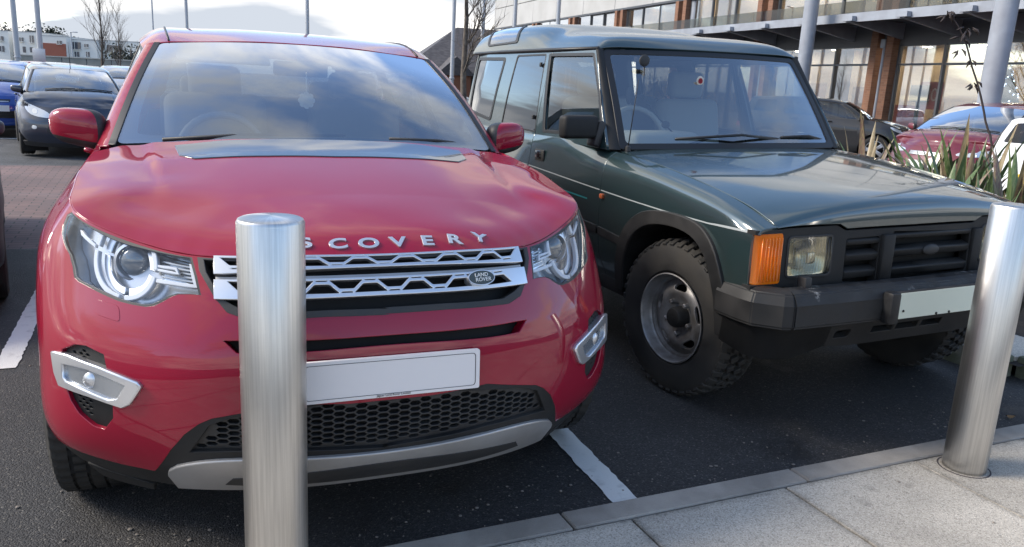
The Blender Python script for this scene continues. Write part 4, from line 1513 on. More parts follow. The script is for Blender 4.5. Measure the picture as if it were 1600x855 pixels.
class Shell:
    """greenhouse and bonnet surfaces belonging to a wrap net, all passed through one warp"""
    def __init__(self, warp=ident, scale=1.0):
        self.warp = warp
        self.net = full_net(suv_rows())
        self.W = lambda uv: warp(self.net(uv))
        edge = [tuple(self.net([[u, .94]])[0]) for u in (0, .12, .2, .30, .38, .45, .53, .62, .71, .79, .86, .93, 1.0, 1.1, 1.2, 1.3, 1.45, 1.6, 1.75)]
        pts = []
        for x, y, z in edge:
            pts += [(x, y, z), (x, -y, z)] if y > 1e-6 else [(x, y, z)]
        prof = {0: [(.5, 1.038), (.35, 1.070), (.15, 1.108), (0, 1.134), (-.15, 1.160), (-.28, 1.180)],
                .2: [(.48, 1.036), (.35, 1.066), (.15, 1.106), (0, 1.132), (-.15, 1.158), (-.28, 1.178)],
                .4: [(.40, 1.037), (.25, 1.072), (.05, 1.111), (-.15, 1.146), (-.28, 1.168)],
                .58: [(.3, 1.043), (.1, 1.084), (-.1, 1.120), (-.3, 1.152)],
                .72: [(.1, 1.084), (-.1, 1.115), (-.33, 1.148)]}
        # the nose rolls down to its front edge: points at set distances inside the edge
        for u in np.arange(0, 1.01, .1):
            e0, e1 = self.net([[max(u - .01, 0), .94]])[0], self.net([[u + .01, .94]])[0]
            e = self.net([[u, .94]])[0]
            t = (e1 - e0)[:2]; t /= np.linalg.norm(t)
            nn = np.array([-t[1], t[0]])
            if u == 0:
                nn = np.array([-1.0, 0])
            f = np.interp(u, [0, .6, .85, 1.0], [1, .95, .62, .38])
            for d, dz in ((.033, .025), (.083, .050), (.15, .072)):
                q = e[:2] + nn * d
                pts += [(q[0], q[1], e[2] + dz * f)] + ([(q[0], -q[1], e[2] + dz * f)] if u > 0 else [])
        for y, l in prof.items():
            for x, z in l:
                pts += [(x, y, z), (x, -y, z)] if y else [(x, 0, z)]
        self.tps = TPS(pts, 9e-4)

    def bonnet(self, xy):
        xy = np.atleast_2d(xy)
        x, y = xy[:, 0], np.abs(xy[:, 1])
        z = self.tps.z(xy)
        yc = .60 + .05 * np.clip((-x + .2) / .5, 0, 1)
        st = 1 / (1 + np.exp((y - yc) / .010))
        z = z + .013 * st * np.clip((.38 - x) / .45, 0, 1)
        return self.warp(np.c_[xy, z])

    def bonnet_outline(self, gap=.004):
        us = np.r_[np.linspace(0, 1.0, 26), np.linspace(1.05, 1.74, 14)]
        e = self.net(np.c_[us, np.full(len(us), .94)])
        # push inwards
        c = e[:, :2].copy()
        t = np.gradient(c, axis=0)
        nrm = np.c_[-t[:, 1], t[:, 0]]
        nrm /= np.linalg.norm(nrm, axis=1)[:, None]
        nrm[0] = (-1, 0)
        c2 = c + nrm * gap * np.where(nrm[:, [0]] <= .2, 1, 1)
        cowl = np.array([(-.300 + .035 * (1 - (s / .74)**2) + (-.04 * (abs(s) / .74)**2), s) for s in np.linspace(.74, -.74, 25)])
        return np.r_[c2, cowl, (c2 * [1, -1])[1:][::-1]]

    def ws(self, uv):
        uv = np.atleast_2d(uv)
        s, t = uv[:, 0] / .7, uv[:, 1] / .7
        q = 1 - s * s
        lo = np.c_[-.405 + .10 * q, .768 * s, 1.148 + .030 * q]
        hi = np.c_[-.967 + .067 * q, .606 * s, 1.545 + .030 * q]
        p = lo + (hi - lo) * t[:, None] + np.outer(.028 * np.sin(np.pi * np.clip(t, 0, 1)), (.55, 0, .83))
        return self.warp(p)

    def pillar(self, uv, sgn):
        """from the windscreen edge (u=0) to the door glass (u=.1), v up"""
        uv = np.atleast_2d(uv)
        a, t = uv[:, 0] / .1, uv[:, 1] / .7
        lo0, hi0 = np.array([-.405, .768, 1.148]), np.array([-.967, .606, 1.545])
        lo1, hi1 = np.array([-.50, .845, 1.12]), np.array([-1.02, .675, 1.515])
        b = np.outer(.028 * np.sin(np.pi * np.clip(t, 0, 1)), (.55, 0, .83))
        p = (lo0 + (hi0 - lo0) * t[:, None]) * (1 - a[:, None]) + (lo1 + (hi1 - lo1) * t[:, None]) * a[:, None] + b
        p += np.outer(np.sin(np.pi * a) * .018, (.35, .75, .45))
        p[:, 1] *= sgn
        return self.warp(p)

    def roof(self, uv):
        if not hasattr(self, '_roof'):
            rows = []
            for xs, zs, ys in (((-.90, -.911, -.945, -.969, -1.0), (1.577, 1.573, 1.557, 1.546, 1.518), (0, .25, .5, .608, .672)),
                               ((-1.15,) * 5, (1.617, 1.614, 1.602, 1.588, 1.545), (0, .26, .51, .622, .69)),
                               ((-1.55,) * 5, (1.655, 1.652, 1.640, 1.625, 1.575), (0, .27, .52, .635, .705)),
                               ((-2.1,) * 5, (1.668, 1.665, 1.653, 1.637, 1.585), (0, .27, .52, .635, .705)),
                               ((-2.7,) * 5, (1.655, 1.652, 1.640, 1.622, 1.575), (0, .26, .51, .625, .69)),
                               ((-3.25,) * 5, (1.615, 1.612, 1.60, 1.585, 1.555), (0, .25, .49, .60, .665))):
                h = np.c_[xs, ys, zs]
                m = h[1:][::-1].copy(); m[:, 1] *= -1
                rows.append(np.r_[m, h])
            k = [0, .26, .51, .62, .70]
            self._roof = Net([-q for q in k[1:][::-1]] + k, [0, .22, .62, 1.17, 1.77, 2.32], rows)
        return self.warp(self._roof(uv))

    def side(self, uv, sgn):
        """door glass plane: u from 0 at the A pillar to 2.8, v 0 at the waist to .45"""
        uv = np.atleast_2d(uv)
        s, t = uv[:, 0] / 2.8, uv[:, 1] / .45
        bx = -.50 - 2.88 * s
        lo = np.c_[bx, .845 + .03 * np.sin(np.pi * s) - .05 * s, 1.12 + .09 * s]
        hi = np.c_[-1.02 - 2.22 * s, .675 + .035 * np.sin(np.pi * np.clip(s, 0, 1)) - .012 * s, 1.515 + .07 * np.sin(np.pi * np.clip(s, 0, 1)) + .035 * s]
        p = lo + (hi - lo) * t[:, None]
        p[:, 1] += .012 * np.sin(np.pi * np.clip(t, 0, 1))
        p[:, 1] *= sgn
        return self.warp(p)

    def back(self, uv):
        """rear window surface, u across, v up"""
        uv = np.atleast_2d(uv)
        s, t = uv[:, 0] / .66, uv[:, 1] / .45
        q = 1 - s * s
        lo = np.c_[-3.40 - .22 * q, .78 * s, 1.20 + 0 * q]
        hi = np.c_[-3.25 - .05 * q, .655 * s, 1.555 + .055 * q]
        return self.warp(lo + (hi - lo) * t[:, None])


def rect(u0, u1, v0, v1, r=0.0):
    p = [(u0, v0), (u1, v0), (u1, v1), (u0, v1)]
    return round_poly(p, r) if r else np.array(p, float)


def cabin(root, sh, seats=M_SEAT, rhd=True, simple=False):
    w = sh.warp
    P = lambda x, y, z: tuple(w(np.array([[x, y, z]]))[0])
    V, F = [], []
    # floor tub
    lo = [P(x, y, z) for x, y, z in ((.1, -.70, .42), (.1, .70, .42), (-3.3, .70, .45), (-3.3, -.70, .45))]
    hi = [P(x, y, z) for x, y, z in ((.1, -.74, 1.02), (.1, .74, 1.02), (-3.32, .74, 1.15), (-3.32, -.74, 1.15))]
    mesh_obj('cabin_tub', lo + hi, [(0, 1, 2, 3), (0, 4, 5, 1), (1, 5, 6, 2), (2, 6, 7, 3), (3, 7, 4, 0)], M_INT, root, smooth=False)
    prof = [(-.42, 1.135), (-.62, 1.11), (-.80, 1.085), (-.88, 1.03), (-.86, .92), (-.72, .80), (-.2, .80), (-.25, 1.10)]
    V = [P(x, y, z) for y in (-.72, .72) for x, z in prof]
    n = len(prof)
    F = [tuple(range(n))[::-1], tuple(range(n, 2 * n))] + [(i, (i + 1) % n, n + (i + 1) % n, n + i) for i in range(n)]
    mesh_obj('dashboard', V, F, M_INT, root, smooth=False)
    sy = -.36 if rhd else .36
    V, F = [], []
    c = np.array([-.86, sy, 1.07])
    ax, ay = np.array([0, 1.0, 0]), np.array([-.35, 0, .94])
    ring = [w((c + .185 * (math.cos(a) * ax + math.sin(a) * ay))[None])[0] for a in np.linspace(0, 2 * math.pi, 29)]
    tube_into(V, F, ring, .017, 8, False)
    for a in (0, math.pi, -math.pi / 2):
        tube_into(V, F, [w(c[None])[0], w((c + .18 * (math.cos(a) * ax + math.sin(a) * ay))[None])[0]], .018, 6)
    mesh_obj('steering_wheel', V, F, principled('steering_wheel_rim', (.20, .20, .20), .6), root)
    for y in (-.36, .36):
        bm = bmesh.new()
        add_box(bm, (-1.45, y, .98), (.16, .50, .70), Matrix.Rotation(-.22, 3, 'Y'), .06, 3)
        add_box(bm, (-1.2, y, .68), (.52, .52, .16), None, .05, 3)
        bmesh.ops.translate(bm, vec=(0, 0, 0), verts=bm.verts)
        for v in bm.verts:
            v.co = Vector(P(*v.co))
        s_ = bm_obj('front_seat', bm, seats, root, smooth=True, sharp=1.2)
        bm = bmesh.new()
        add_box(bm, (-1.55, y, 1.38), (.10, .26, .17), Matrix.Rotation(-.15, 3, 'Y'), .04, 3)
        for v in bm.verts:
            v.co = Vector(P(*v.co))
        bm_obj('headrest', bm, seats, s_, smooth=True, sharp=1.2)
    bm = bmesh.new()
    add_box(bm, (-2.5, 0, .98), (.18, 1.30, .62), Matrix.Rotation(-.2, 3, 'Y'), .05, 3)
    for y in (-.4, .4):
        add_box(bm, (-2.58, y, 1.33), (.10, .26, .14), None, .04, 3)
    for v in bm.verts:
        v.co = Vector(P(*v.co))
    bm_obj('rear_seat', bm, seats, root, smooth=True, sharp=1.2)
    bm = bmesh.new()
    add_box(bm, (-.955, 0, 1.465), (.03, .25, .07), Matrix.Rotation(.3, 3, 'Y'), .012, 2)
    add_box(bm, (-.955, 0, 1.51), (.02, .03, .05))
    for v in bm.verts:
        v.co = Vector(P(*v.co))
    bm_obj('rear_view_mirror', bm, M_BLACKPL, root, smooth=True, sharp=.8)
    for y in (-.34, .34):
        bm = bmesh.new()
        add_box(bm, (-.99, y, 1.505), (.15, .40, .018), Matrix.Rotation(.38, 3, 'Y'), .007, 2)
        for v in bm.verts:
            v.co = Vector(P(*v.co))
        bm_obj('sun_visor', bm, M_HEAD, root, smooth=True, sharp=.8)
    panel('headlining', sh.roof, rect(-.55, .55, .03, 2.2), M_HEAD, root, sp=.12, off=.035, flange=0, sign=-1)


def build_shell(root, sh, M, fascia_holes=(), fascia_bottom=None, arch_r=.405, wheel_z=.372, glass=M_GLASS, gsp=.03, lower=M_BLACKPL, doors=4, sp=.022, rear_lamps=True, trim_edge=.30, arch_x=0.0):
    """all panels that every car has; returns the dict of objects"""
    W = sh.W
    o = {}
    # ---- wheel arch outlines on the wrap (made on the unwarped net, so that every warp carries them along)
    def arch(xc, zc, r, u_guess):
        pts = []
        for a in np.linspace(-.62, math.pi + .62, 30):
            x, z = xc + r * math.cos(a), zc + r * math.sin(a)
            pts.append(uv_at_xz(sh.net, x, z, (u_guess - (x - xc), max(.24, min(.93, z)))))
        return np.array(pts)
    af = arch(arch_x, wheel_z, arch_r, 1.45 - arch_x)          # from the front foot over the top to the rear foot
    ar = arch(-2.741, wheel_z, arch_r, 4.19)
    top = .9385
    ub = 1.085                                    # joint between bumper and wing
    vb = lambda uv, u: np.interp(u, uv[:, 0], uv[:, 1])
    # bumper side ends at the arch
    k_front = [p for p in af if p[0] < 1.45]
    if fascia_bottom is None:
        fascia_bottom = [(0, trim_edge), (.5, trim_edge), (.9, trim_edge + .02)]
    side_arch = np.array([p for p in k_front if p[1] > fascia_bottom[-1][1] + .02])
    e_u = min(p[0] for p in k_front)
    if len(side_arch):
        upper = side_arch[side_arch[:, 0] > ub - .0]
    # fascia: right half outline (u >= 0), bottom centre -> round -> top centre
    arc = [tuple(p) for p in k_front if p[1] > fascia_bottom[-1][1] + .01 and p[0] <= ub + .0]
    join_v = float(np.interp(ub, [p[0] for p in k_front[::1]][-12:], [p[1] for p in k_front][-12:])) if True else .7
    ktop = [p for p in k_front if p[1] > .5]
    join_v = float(np.interp(ub, sorted(p[0] for p in ktop), [p[1] for p in sorted(ktop, key=lambda q: q[0])]))
    half = list(map(tuple, fascia_bottom)) + arc + [(ub - .0015, join_v), (ub - .0015, top)] + [(u, top) for u in (.9, .6, .3, 0)]
    poly = np.array(half + [(-u, v) for u, v in half[::-1] if u > 1e-6])
    o['front_bumper'] = panel('front_bumper', W, poly, M, root, fascia_holes, sp=sp)
    # lower dark trim follows the fascia's bottom edge
    o['trim_bottom'] = fascia_bottom
    # ---- wings, doors, quarters
    for sg in (1, -1):
        wing = [(ub + .0015, join_v), *[tuple(p) for p in af if p[0] > ub + .002 and p[1] > .30], (1.90, .30), (1.90, top)]
        # keep only the part of the arch from join over the top down to the sill
        arc2 = [tuple(p) for p in af if p[0] > ub + .003 and p[1] > .31]
        wing = [(ub + .0015, join_v)] + arc2 + [(1.90, .31), (1.90, top), (1.45, top), (ub + .0015, top)]
        V, F, N_ = panel_data(W, wing, (), sp=sp * 1.2)
        if sg > 0:
            o['wing'] = mesh_obj('front_wing', V, F, M, root, True, N_)
        else:
            wg = np.array(wing) * [-1, 1]
            panel('front_wing', W, wg[::-1], M, root, sp=sp * 1.2)
        segs = [(1.904, 2.90), (2.904, 3.76)] if doors == 4 else [(1.904, 3.1)]
        for a, b in segs:
            pl = np.array([(a, .31), (b, .31), (b, top), (a, top)])
            if b > 3.5:
                pl = np.array([(a, .31)] + [(b, .31)] + [(b, top), (a, top)])
            d = panel('door', W, pl * [sg, 1] if sg > 0 else (pl * [-1, 1])[::-1], M, root, sp=.05)
            hu = b - .13
            hp = W(np.array([[sg * hu, .90], [sg * (hu - .18), .90]]))
            nn = surf_normal(W, np.array([[sg * hu, .90]]))[0]
            tube('door_handle', [hp[0] + nn * .005, hp[0] + nn * .035, hp[1] + nn * .035, hp[1] + nn * .005], .012, M, d, 8)
        arcr = [tuple(p) for p in ar if p[1] > .36]
        b0 = segs[-1][1] + .004
        fr = [p for p in arcr if p[0] > b0 + .005]
        q = [(b0, vbr(arcr, b0)), *fr, (4.72, .36), (4.72, top), (b0, top)]
        q = np.array(q)
        panel('rear_quarter', W, q if sg > 0 else (q * [-1, 1])[::-1], M, root, sp=.045)
        sill = np.array([(1.93, .24), (3.75, .24), (3.75, .306), (1.93, .306)])
        panel('sill', W, sill if sg > 0 else (sill * [-1, 1])[::-1], lower, root, sp=.06)
        # wheel housing: inner drum
        for xc in (0, -2.741):
            bm = bmesh.new()
            n = 20
            for i in range(n):
                a0, a1 = -.5 + (math.pi + 1.0) * i / n, -.5 + (math.pi + 1.0) * (i + 1) / n
                q4 = []
                for a, y in ((a0, .90), (a1, .90), (a1, .52), (a0, .52)):
                    q4.append(bm.verts.new(sh.warp(np.array([[xc + (arch_r + .012) * math.cos(a), sg * y, wheel_z + (arch_r + .012) * math.sin(a)]]))[0]))
                bm.faces.new(q4)
                c0 = bm.verts.new(sh.warp(np.array([[xc, sg * .52, wheel_z]]))[0])
                bm.faces.new((q4[3], q4[2], c0))
            bm_obj('wheel_housing', bm, M_DARK, root)
    tail = np.array([(4.724, .38), (5.9, .38), (5.9, top), (4.724, top)])
    tail2 = np.array([(-5.9, .38), (-4.724, .38), (-4.724, top), (-5.9, top)])
    V1 = panel_data(W, tail, (), sp=.06); V2 = panel_data(W, tail2, (), sp=.06)
    V, F = fuse([(V1[0], V1[1]), (V2[0], V2[1])])
    mesh_obj('tail_panel', V, F, M, root, True, np.r_[V1[2], V2[2]])
    for sg in (1, -1):
        rl = np.array([(4.60, .74), (5.15, .76), (5.12, .90), (4.66, .91)])
        panel('tail_lamp', W, rl if sg > 0 else (rl * [-1, 1])[::-1], principled('red_tail_lens', (0.35, 0.005, 0.005), 0.15, Coat_Weight=1.0), root, sp=.04, off=.006)
    # ---- bonnet
    o['bonnet'] = panel('bonnet', sh.bonnet, sh.bonnet_outline(), M, root, sp=sp, sign=1, flange=.02)
    # cowl under the screen
    panel('cowl', lambda uv: sh.warp(np.c_[-.22 - .26 * uv[:, 1] / .26 - .05 * (uv[:, 0] / .76)**2, uv[:, 0], 1.10 + .045 * uv[:, 1] / .26]), rect(-.80, .80, 0, .26), M_BLACKPL, root, sp=.08, flange=0, sign=1)
    # ---- screen, pillars, roof
    scr = rect(-.695, .695, .0, .695, .03)
    o['windscreen'] = panel('windscreen', sh.ws, scr, glass, root, sp=.05, flange=0)
    frit_in = smooth_poly([(-.60, .045), (-.3, .035), (0, .032), (.3, .035), (.60, .045), (.645, .10), (.655, .3), (.655, .55), (.64, .645), (.5, .668), (0, .672), (-.5, .668), (-.64, .645), (-.655, .55), (-.655, .3), (-.645, .10)], 4)
    o['screen_border'] = panel('screen_border', sh.ws, rect(-.69, .69, .005, .69, .03), M_GLOSSB if glass is M_GLASS else M_BLACKPL, root, [frit_in], sp=.05, off=-.004, flange=0)
    V, F = [], []
    for sg in (1, -1):
        fn = (lambda s: (lambda uv: sh.pillar(uv, s)))(sg)
        q = rect(.018, .1, -.01, .705)
        panel('windscreen_pillar', fn, q, M, root, sp=.03, sign=sg, flange=.01)
        q = rect(-.003, .0175, -.005, .70)
        panel('pillar_seal', fn, q, M_SEAL, root, sp=.03, sign=sg, off=.004, flange=.008)
    o['roof'] = panel('roof', sh.roof, rect(-.699, .699, .004, 2.315), M, root, sp=.045, sign=-1 if False else roof_sign(sh), flange=.02)
    # ---- side glass
    for sg in (1, -1):
        fn = (lambda s: (lambda uv: sh.side(uv, s)))(sg)
        wins = [rect(.07, .93, .015, .43, .03), rect(1.03, 1.80, .015, .43, .03), rect(2.0, 2.6, .03, .41, .04)] if doors == 4 else [rect(.07, 1.15, .015, .43, .03), rect(1.3, 2.5, .03, .41, .05)]
        fs = side_sign(fn, sg)
        panel('window_frame', fn, rect(.0, 2.8, -.012, .452), [M_BLACKPL], root, wins, sp=.06, sign=fs, flange=.012)
        for wq in wins:
            panel('side_window', fn, wq, M_GLASSD, root, sp=.1, sign=fs, off=-.006, flange=0)
    bs = side_sign_x(sh.back)
    panel('tailgate_frame', sh.back, rect(-.66, .66, -.01, .455), M, root, [rect(-.56, .56, .05, .39, .05)], sp=.06, sign=bs)
    panel('rear_window', sh.back, rect(-.56, .56, .05, .39, .05), M_GLASSD, root, sp=.08, sign=bs, off=-.005, flange=0)
    # under tray
    P = lambda x, y, z: sh.warp(np.array([[x, y, z]]))[0]
    V = [P(.70, -.5, .24), P(.70, .5, .24), P(.42, .78, .24), P(.42, -.78, .24), P(-3.4, -.72, .3), P(-3.4, .72, .3)]
    mesh_obj('under_tray', V, [(0, 1, 2, 3)[::-1], (3, 2, 5, 4)[::-1]], M_DARK, root, smooth=False)
    return o


def vbr(arc, u):
    a = sorted([p for p in arc if p[1] > .36], key=lambda p: p[0])
    if u < a[0][0]:
        return .36
    return float(np.interp(u, [p[0] for p in a], [p[1] for p in a]))


def roof_sign(sh):
    n = surf_normal(sh.roof, np.array([[0, 1.0]]))[0]
    return 1.0 if n[2] > 0 else -1.0


def side_sign(fn, sg):
    n = surf_normal(fn, np.array([[1.0, .2]]))[0]
    return 1.0 if n[1] * sg > 0 else -1.0


def side_sign_x(fn):
    n = surf_normal(fn, np.array([[0.0, .2]]))[0]
    return 1.0 if n[0] < 0 else -1.0


def door_mirror(root, c, sg, hd, M, lower=M_BLACKPL):
    """rounded housing tapering outwards, coloured cap above, black base below, glass to the rear"""
    def fn(uv):
        th, ph = uv[:, 0], uv[:, 1]
        se = lambda x, p: np.sign(x) * np.abs(x)**p
        x = se(np.cos(ph), .55) * se(np.cos(th), .7)
        y = se(np.cos(ph), .55) * se(np.sin(th), .7)
        z = se(np.sin(ph), .75)
        tap = 1 - .28 * np.clip(y * .5 + .5, 0, 1)
        X = np.where(x > 0, x * hd[0], x * hd[0] * .35) * tap
        return np.c_[c[0] + X - .02 * y, sg * (c[1] + y * hd[1]), c[2] + z * hd[2] * (1 - .22 * np.clip(y * .5 + .5, 0, 1)) + .012 * y]
    nu, nv = 40, 24
    U = np.linspace(-math.pi, math.pi, nu + 1)
    Vv = np.linspace(-math.pi / 2, math.pi / 2, nv + 1)
    G = np.array([(a, b) for b in Vv for a in U])
    P = fn(G)
    cap, low, gl = [], [], []
    for j in range(nv):
        for i in range(nu):
            q = [j * (nu + 1) + i, j * (nu + 1) + i + 1, (j + 1) * (nu + 1) + i + 1, (j + 1) * (nu + 1) + i]
            if sg < 0:
                q = q[::-1]
            pm = P[q].mean(0)
            mid = (U[i] + U[i + 1]) / 2
            inner = abs(mid + math.pi / 2) < .95
            (gl if abs(mid) > 2.1 else low if (Vv[j] < -.55 or inner) else cap).append(tuple(q))
    m = mesh_obj('door_mirror', P, cap, M, root)
    mesh_obj('mirror_base', P, low, lower, m)
    mesh_obj('mirror_glass', P, gl, M_MIRROR if False else M_GLOSSB, m)
    tube('mirror_stalk', [(c[0] - .02, sg * (c[1] - hd[1] * .6), c[2] - hd[2] * .75), (c[0] - .03, sg * (c[1] - hd[1] - .07), c[2] - hd[2] * 1.0)], [.035, .04], lower, m, 10)
    return m
# ------------------------------------------------------------------ the red car in front
def crop_px(L, s, ox, oy):
    return [(ox + s * x, oy + s * y) for x, y in L]


def build_red():
    root = thing('parked_car', 'glossy red sport utility car facing the camera behind the left steel bollard', 'car')
    root.matrix_world = RED.matrix()
    sh = Shell()
    W = sh.W
    L = lambda px, lo=(-1.35, .24), hi=(-.15, .94): hits(sh.net, RED, px, lo, hi)
    R = lambda px: hits(sh.net, RED, px, (-.1, .24), (1.0, .94))
    def fit(P):
        P = np.asarray(P)
        A = np.stack([np.ones(len(P)), P[:, 0]**2] + ([P[:, 0]**4] if len(P) > 3 else []), 1)
        c = np.linalg.lstsq(A, P[:, 1], rcond=None)[0]
        return lambda u: c[0] + c[1] * u**2 + (c[2] * u**4 if len(c) > 2 else 0)

    def band(lo_f, hi_f, ue, tip=0.0, n=24):
        us = np.linspace(-ue, ue, 2 * n + 1)
        lo = [(u, lo_f(u)) for u in us]
        hi = [(u, hi_f(u)) for u in us[::-1]]
        return np.array(lo + hi)
    # outlines read off the photograph and laid on the body surface
    head = L(crop_px([(132, 118), (165, 168), (215, 218), (300, 265), (400, 313), (520, 348), (640, 381), (760, 408), (870, 425), (940, 437), (975, 560), (1003, 690), (920, 686), (850, 686), (800, 703), (740, 738), (690, 762), (630, 770), (540, 755), (450, 732), (340, 685), (240, 632), (180, 600), (150, 570), (140, 500), (120, 420), (85, 350), (68, 270), (80, 210), (105, 150)], .2338, 80, 300))
    head[:10, 1] = .9385 - .0035
    head_r = mir(head)
    g = R([(821, 440), (813, 462), (795, 474), (700, 483), (600, 490)])
    gr = np.array([(.522, .9355), (.522, .90), *g, (0, g[-1][1] - .003)])
    gr[1:3, 0] = np.minimum(gr[1:3, 0], .515)
    grille = np.array(list(map(tuple, gr)) + [(-u, v) for u, v in gr[::-1] if u > 1e-6])
    s_ = R(crop_px([(715, 342), (690, 372), (600, 388), (400, 404), (200, 418)], .5377, 440, 320))
    s_up = R(crop_px([(600, 352), (400, 370), (200, 387)], .5377, 440, 320))
    f_lo, f_hi = fit(s_[1:]), fit(s_up)
    ue_ = s_[0][0]
    us_ = np.linspace(-ue_ + .035, ue_ - .035, 31)
    slot = np.array([(u, f_lo(u)) for u in us_] + [(ue_, f_hi(ue_) - .002)] + [(u, f_hi(u)) for u in us_[::-1]] + [(-ue_, f_hi(ue_) - .002)])
    fog = L(crop_px([(75, 128), (130, 106), (180, 112), (262, 152), (275, 215), (290, 300), (302, 375), (305, 440), (265, 492), (215, 475), (150, 420), (112, 360), (88, 290), (62, 200)], .351, 70, 500))
    fog_r = mir(fog)
    bl = L([(242, 736), (193, 726), (140, 711), (91, 690), (77, 678)])
    il = L([(330, 654), (309, 663), (287, 679), (266, 703)])
    ic = R([(601, 624), (709, 607)])
    fb = [(0, ic[0][1] - .002), (.12, ic[0][1] - .002), (.30, ic[1][1])] + [(-u, v) for u, v in np.r_[il, bl]]
    fb[3:] = sorted(fb[3:], key=lambda p: p[0])
    fb = [tuple(p) for p in fb]
    o = build_shell(root, sh, M_RED, [head, head_r, grille, slot, fog, fog_r], fb, sp=.020, arch_x=-.02, arch_r=.398)
    bump, bon = o['front_bumper'], o['bonnet']
    # ---- headlamps
    for sg, hp in ((-1, head), (1, head_r)):
        lamp = panel('headlamp', W, hp, M_LENSIN, root, sp=.03, off=-.060, flange=0)
        bm_V, bm_F, bm_N = panel_data(W, hp, (), sp=.03, off=-.004, flange=.055, interior=False)
        wall = [f for f in bm_F if len(f) == 4]
        mesh_obj('lamp_housing', bm_V, wall, M_LENSIN, lamp)
        # rubber lip round the lens
        c = hp.mean(0)
        inner = np.array([p + (c - p) / np.linalg.norm(c - p) * .0075 for p in hp])
        panel('lamp_seal', W, hp, M_SEAL, lamp, [inner], sp=.03, off=-.001, flange=.006)
        panel('lens', W, inner, M_LENS, lamp, sp=.03, off=0, flange=0)
        m = lambda pts: np.array(pts, float) if sg < 0 else mir(np.array(pts, float))
        C = L(crop_px([(480, 455)], .2338, 80, 300))[0]
        Cp = L(crop_px([(492, 425)], .2338, 80, 300))[0]
        # light guide: ring in four arcs
        for a0, a1 in ((-2.0, -1.66), (-1.48, -.25), (-.02, .62), (2.45, 2.98), (3.12, 4.5)):
            ro, ri = .098, .0875
            arc = [(C[0] + r * math.cos(a), C[1] + r * .92 * math.sin(a)) for r, aa in ((ro, np.linspace(a0, a1, 14)), (ri, np.linspace(a1, a0, 14))) for a in aa]
            arc = np.array(arc)
            if arc[:, 1].max() > .93:
                arc[:, 1] = np.minimum(arc[:, 1], .93)
            panel('light_guide', W, m(arc), M_DRL, lamp, sp=.02, off=-.009, flange=.012, interior=False)
            arc2 = [(C[0] + r * math.cos(a), C[1] + r * .92 * math.sin(a)) for r, aa in ((.080, np.linspace(a0, a1, 14)), (.064, np.linspace(a1, a0, 14))) for a in aa]
            arc2 = np.array(arc2); arc2[:, 1] = np.minimum(arc2[:, 1], .93)
            panel('lamp_ring', W, m(arc2), M_CHROME, lamp, sp=.02, off=-.030, flange=.012, interior=False)
        # projector with glass bulb and bezel
        n0 = surf_normal(W, np.array([[Cp[0] * (1 if sg < 0 else -1), Cp[1]]]))[0]
        p0 = W(np.array([[Cp[0] * (1 if sg < 0 else -1), Cp[1]]]))[0] - n0 * .052
        ax = Vector((.97, .24 * sg, .06)).normalized()
        rot = Vector((0, 0, 1)).rotation_difference(ax).to_matrix()
        lathe('projector', [(.056, -.02), (.058, .012), (.050, .016), (.046, .002)], M_CHROME, lamp, n=40, axis='z', center=p0, rot=rot)
        lathe('projector_lens', [(.045, .0), (.042, .010), (.034, .019), (.020, .026), (.0, .029)], principled('projector_glass', (.10, .12, .14), .04, 0.0, Coat_Weight=1.0, IOR=1.7), lamp, n=32, axis='z', center=p0, rot=rot)
        # ribbed indicator block towards the grille
        ind = L(crop_px([(700, 420), (900, 455), (935, 600), (700, 560)], .2338, 80, 300))
        panel('lamp_reflector', W, m(ind), M_MIRROR, lamp, sp=.03, off=-.042, flange=.006)
        for k in range(5):
            t0 = .1 + k * .18
            a, b = ind[0] + (ind[3] - ind[0]) * t0, ind[1] + (ind[2] - ind[1]) * t0
            a2, b2 = ind[0] + (ind[3] - ind[0]) * (t0 + .05), ind[1] + (ind[2] - ind[1]) * (t0 + .05)
            panel('lamp_rib', W, m([a, b, b2, a2]), M_LENSIN, lamp, sp=.04, off=-.030, flange=.010, interior=False)
        edge = L(crop_px([(910, 470), (930, 475), (965, 632), (685, 592), (690, 575), (940, 612)], .2338, 80, 300))
        panel('light_guide', W, m(edge), M_DRL, lamp, sp=.03, off=-.010, flange=.008, interior=False)
        fr = L(crop_px([(690, 478), (820, 497), (838, 540), (690, 512), (694, 504), (822, 528), (812, 506), (692, 488)], .2338, 80, 300))
        panel('light_guide', W, m(fr), M_DRL, lamp, sp=.03, off=-.011, flange=.008, interior=False)
        side = L(crop_px([(175, 250), (275, 345), (275, 362), (180, 280)], .2338, 80, 300))
        panel('light_guide', W, m(side), M_DRL, lamp, sp=.03, off=-.010, flange=.008, interior=False)
        # washer cover: shallow square outline
        w0 = L(crop_px([(300, 718), (452, 762), (460, 870), (300, 815)], .2338, 80, 300))
        wo = round_poly(w0, .012)
        panel('washer_cover', W, m(wo), M_RED, root, sp=.02, off=.0016, flange=.003, roll=.0015)
    # ---- grille
    gi = np.array([(u * .955, g0 + .014) if g0 < .80 else (u * .965, g0 - .004) for u, g0 in grille])
    fr_ = panel('grille', W, grille, M_BLACKPL, root, [gi], sp=.03, off=.002, flange=.04)
    panel('grille_back', W, grille, M_DARK, fr_, sp=.06, off=-.05, flange=0)
    bars = [(R([(813, 388), (815, 410)]), R([(600, 395), (600, 417)])), (R([(814, 419), (817, 444)]), R([(600, 434), (600, 461)]))]
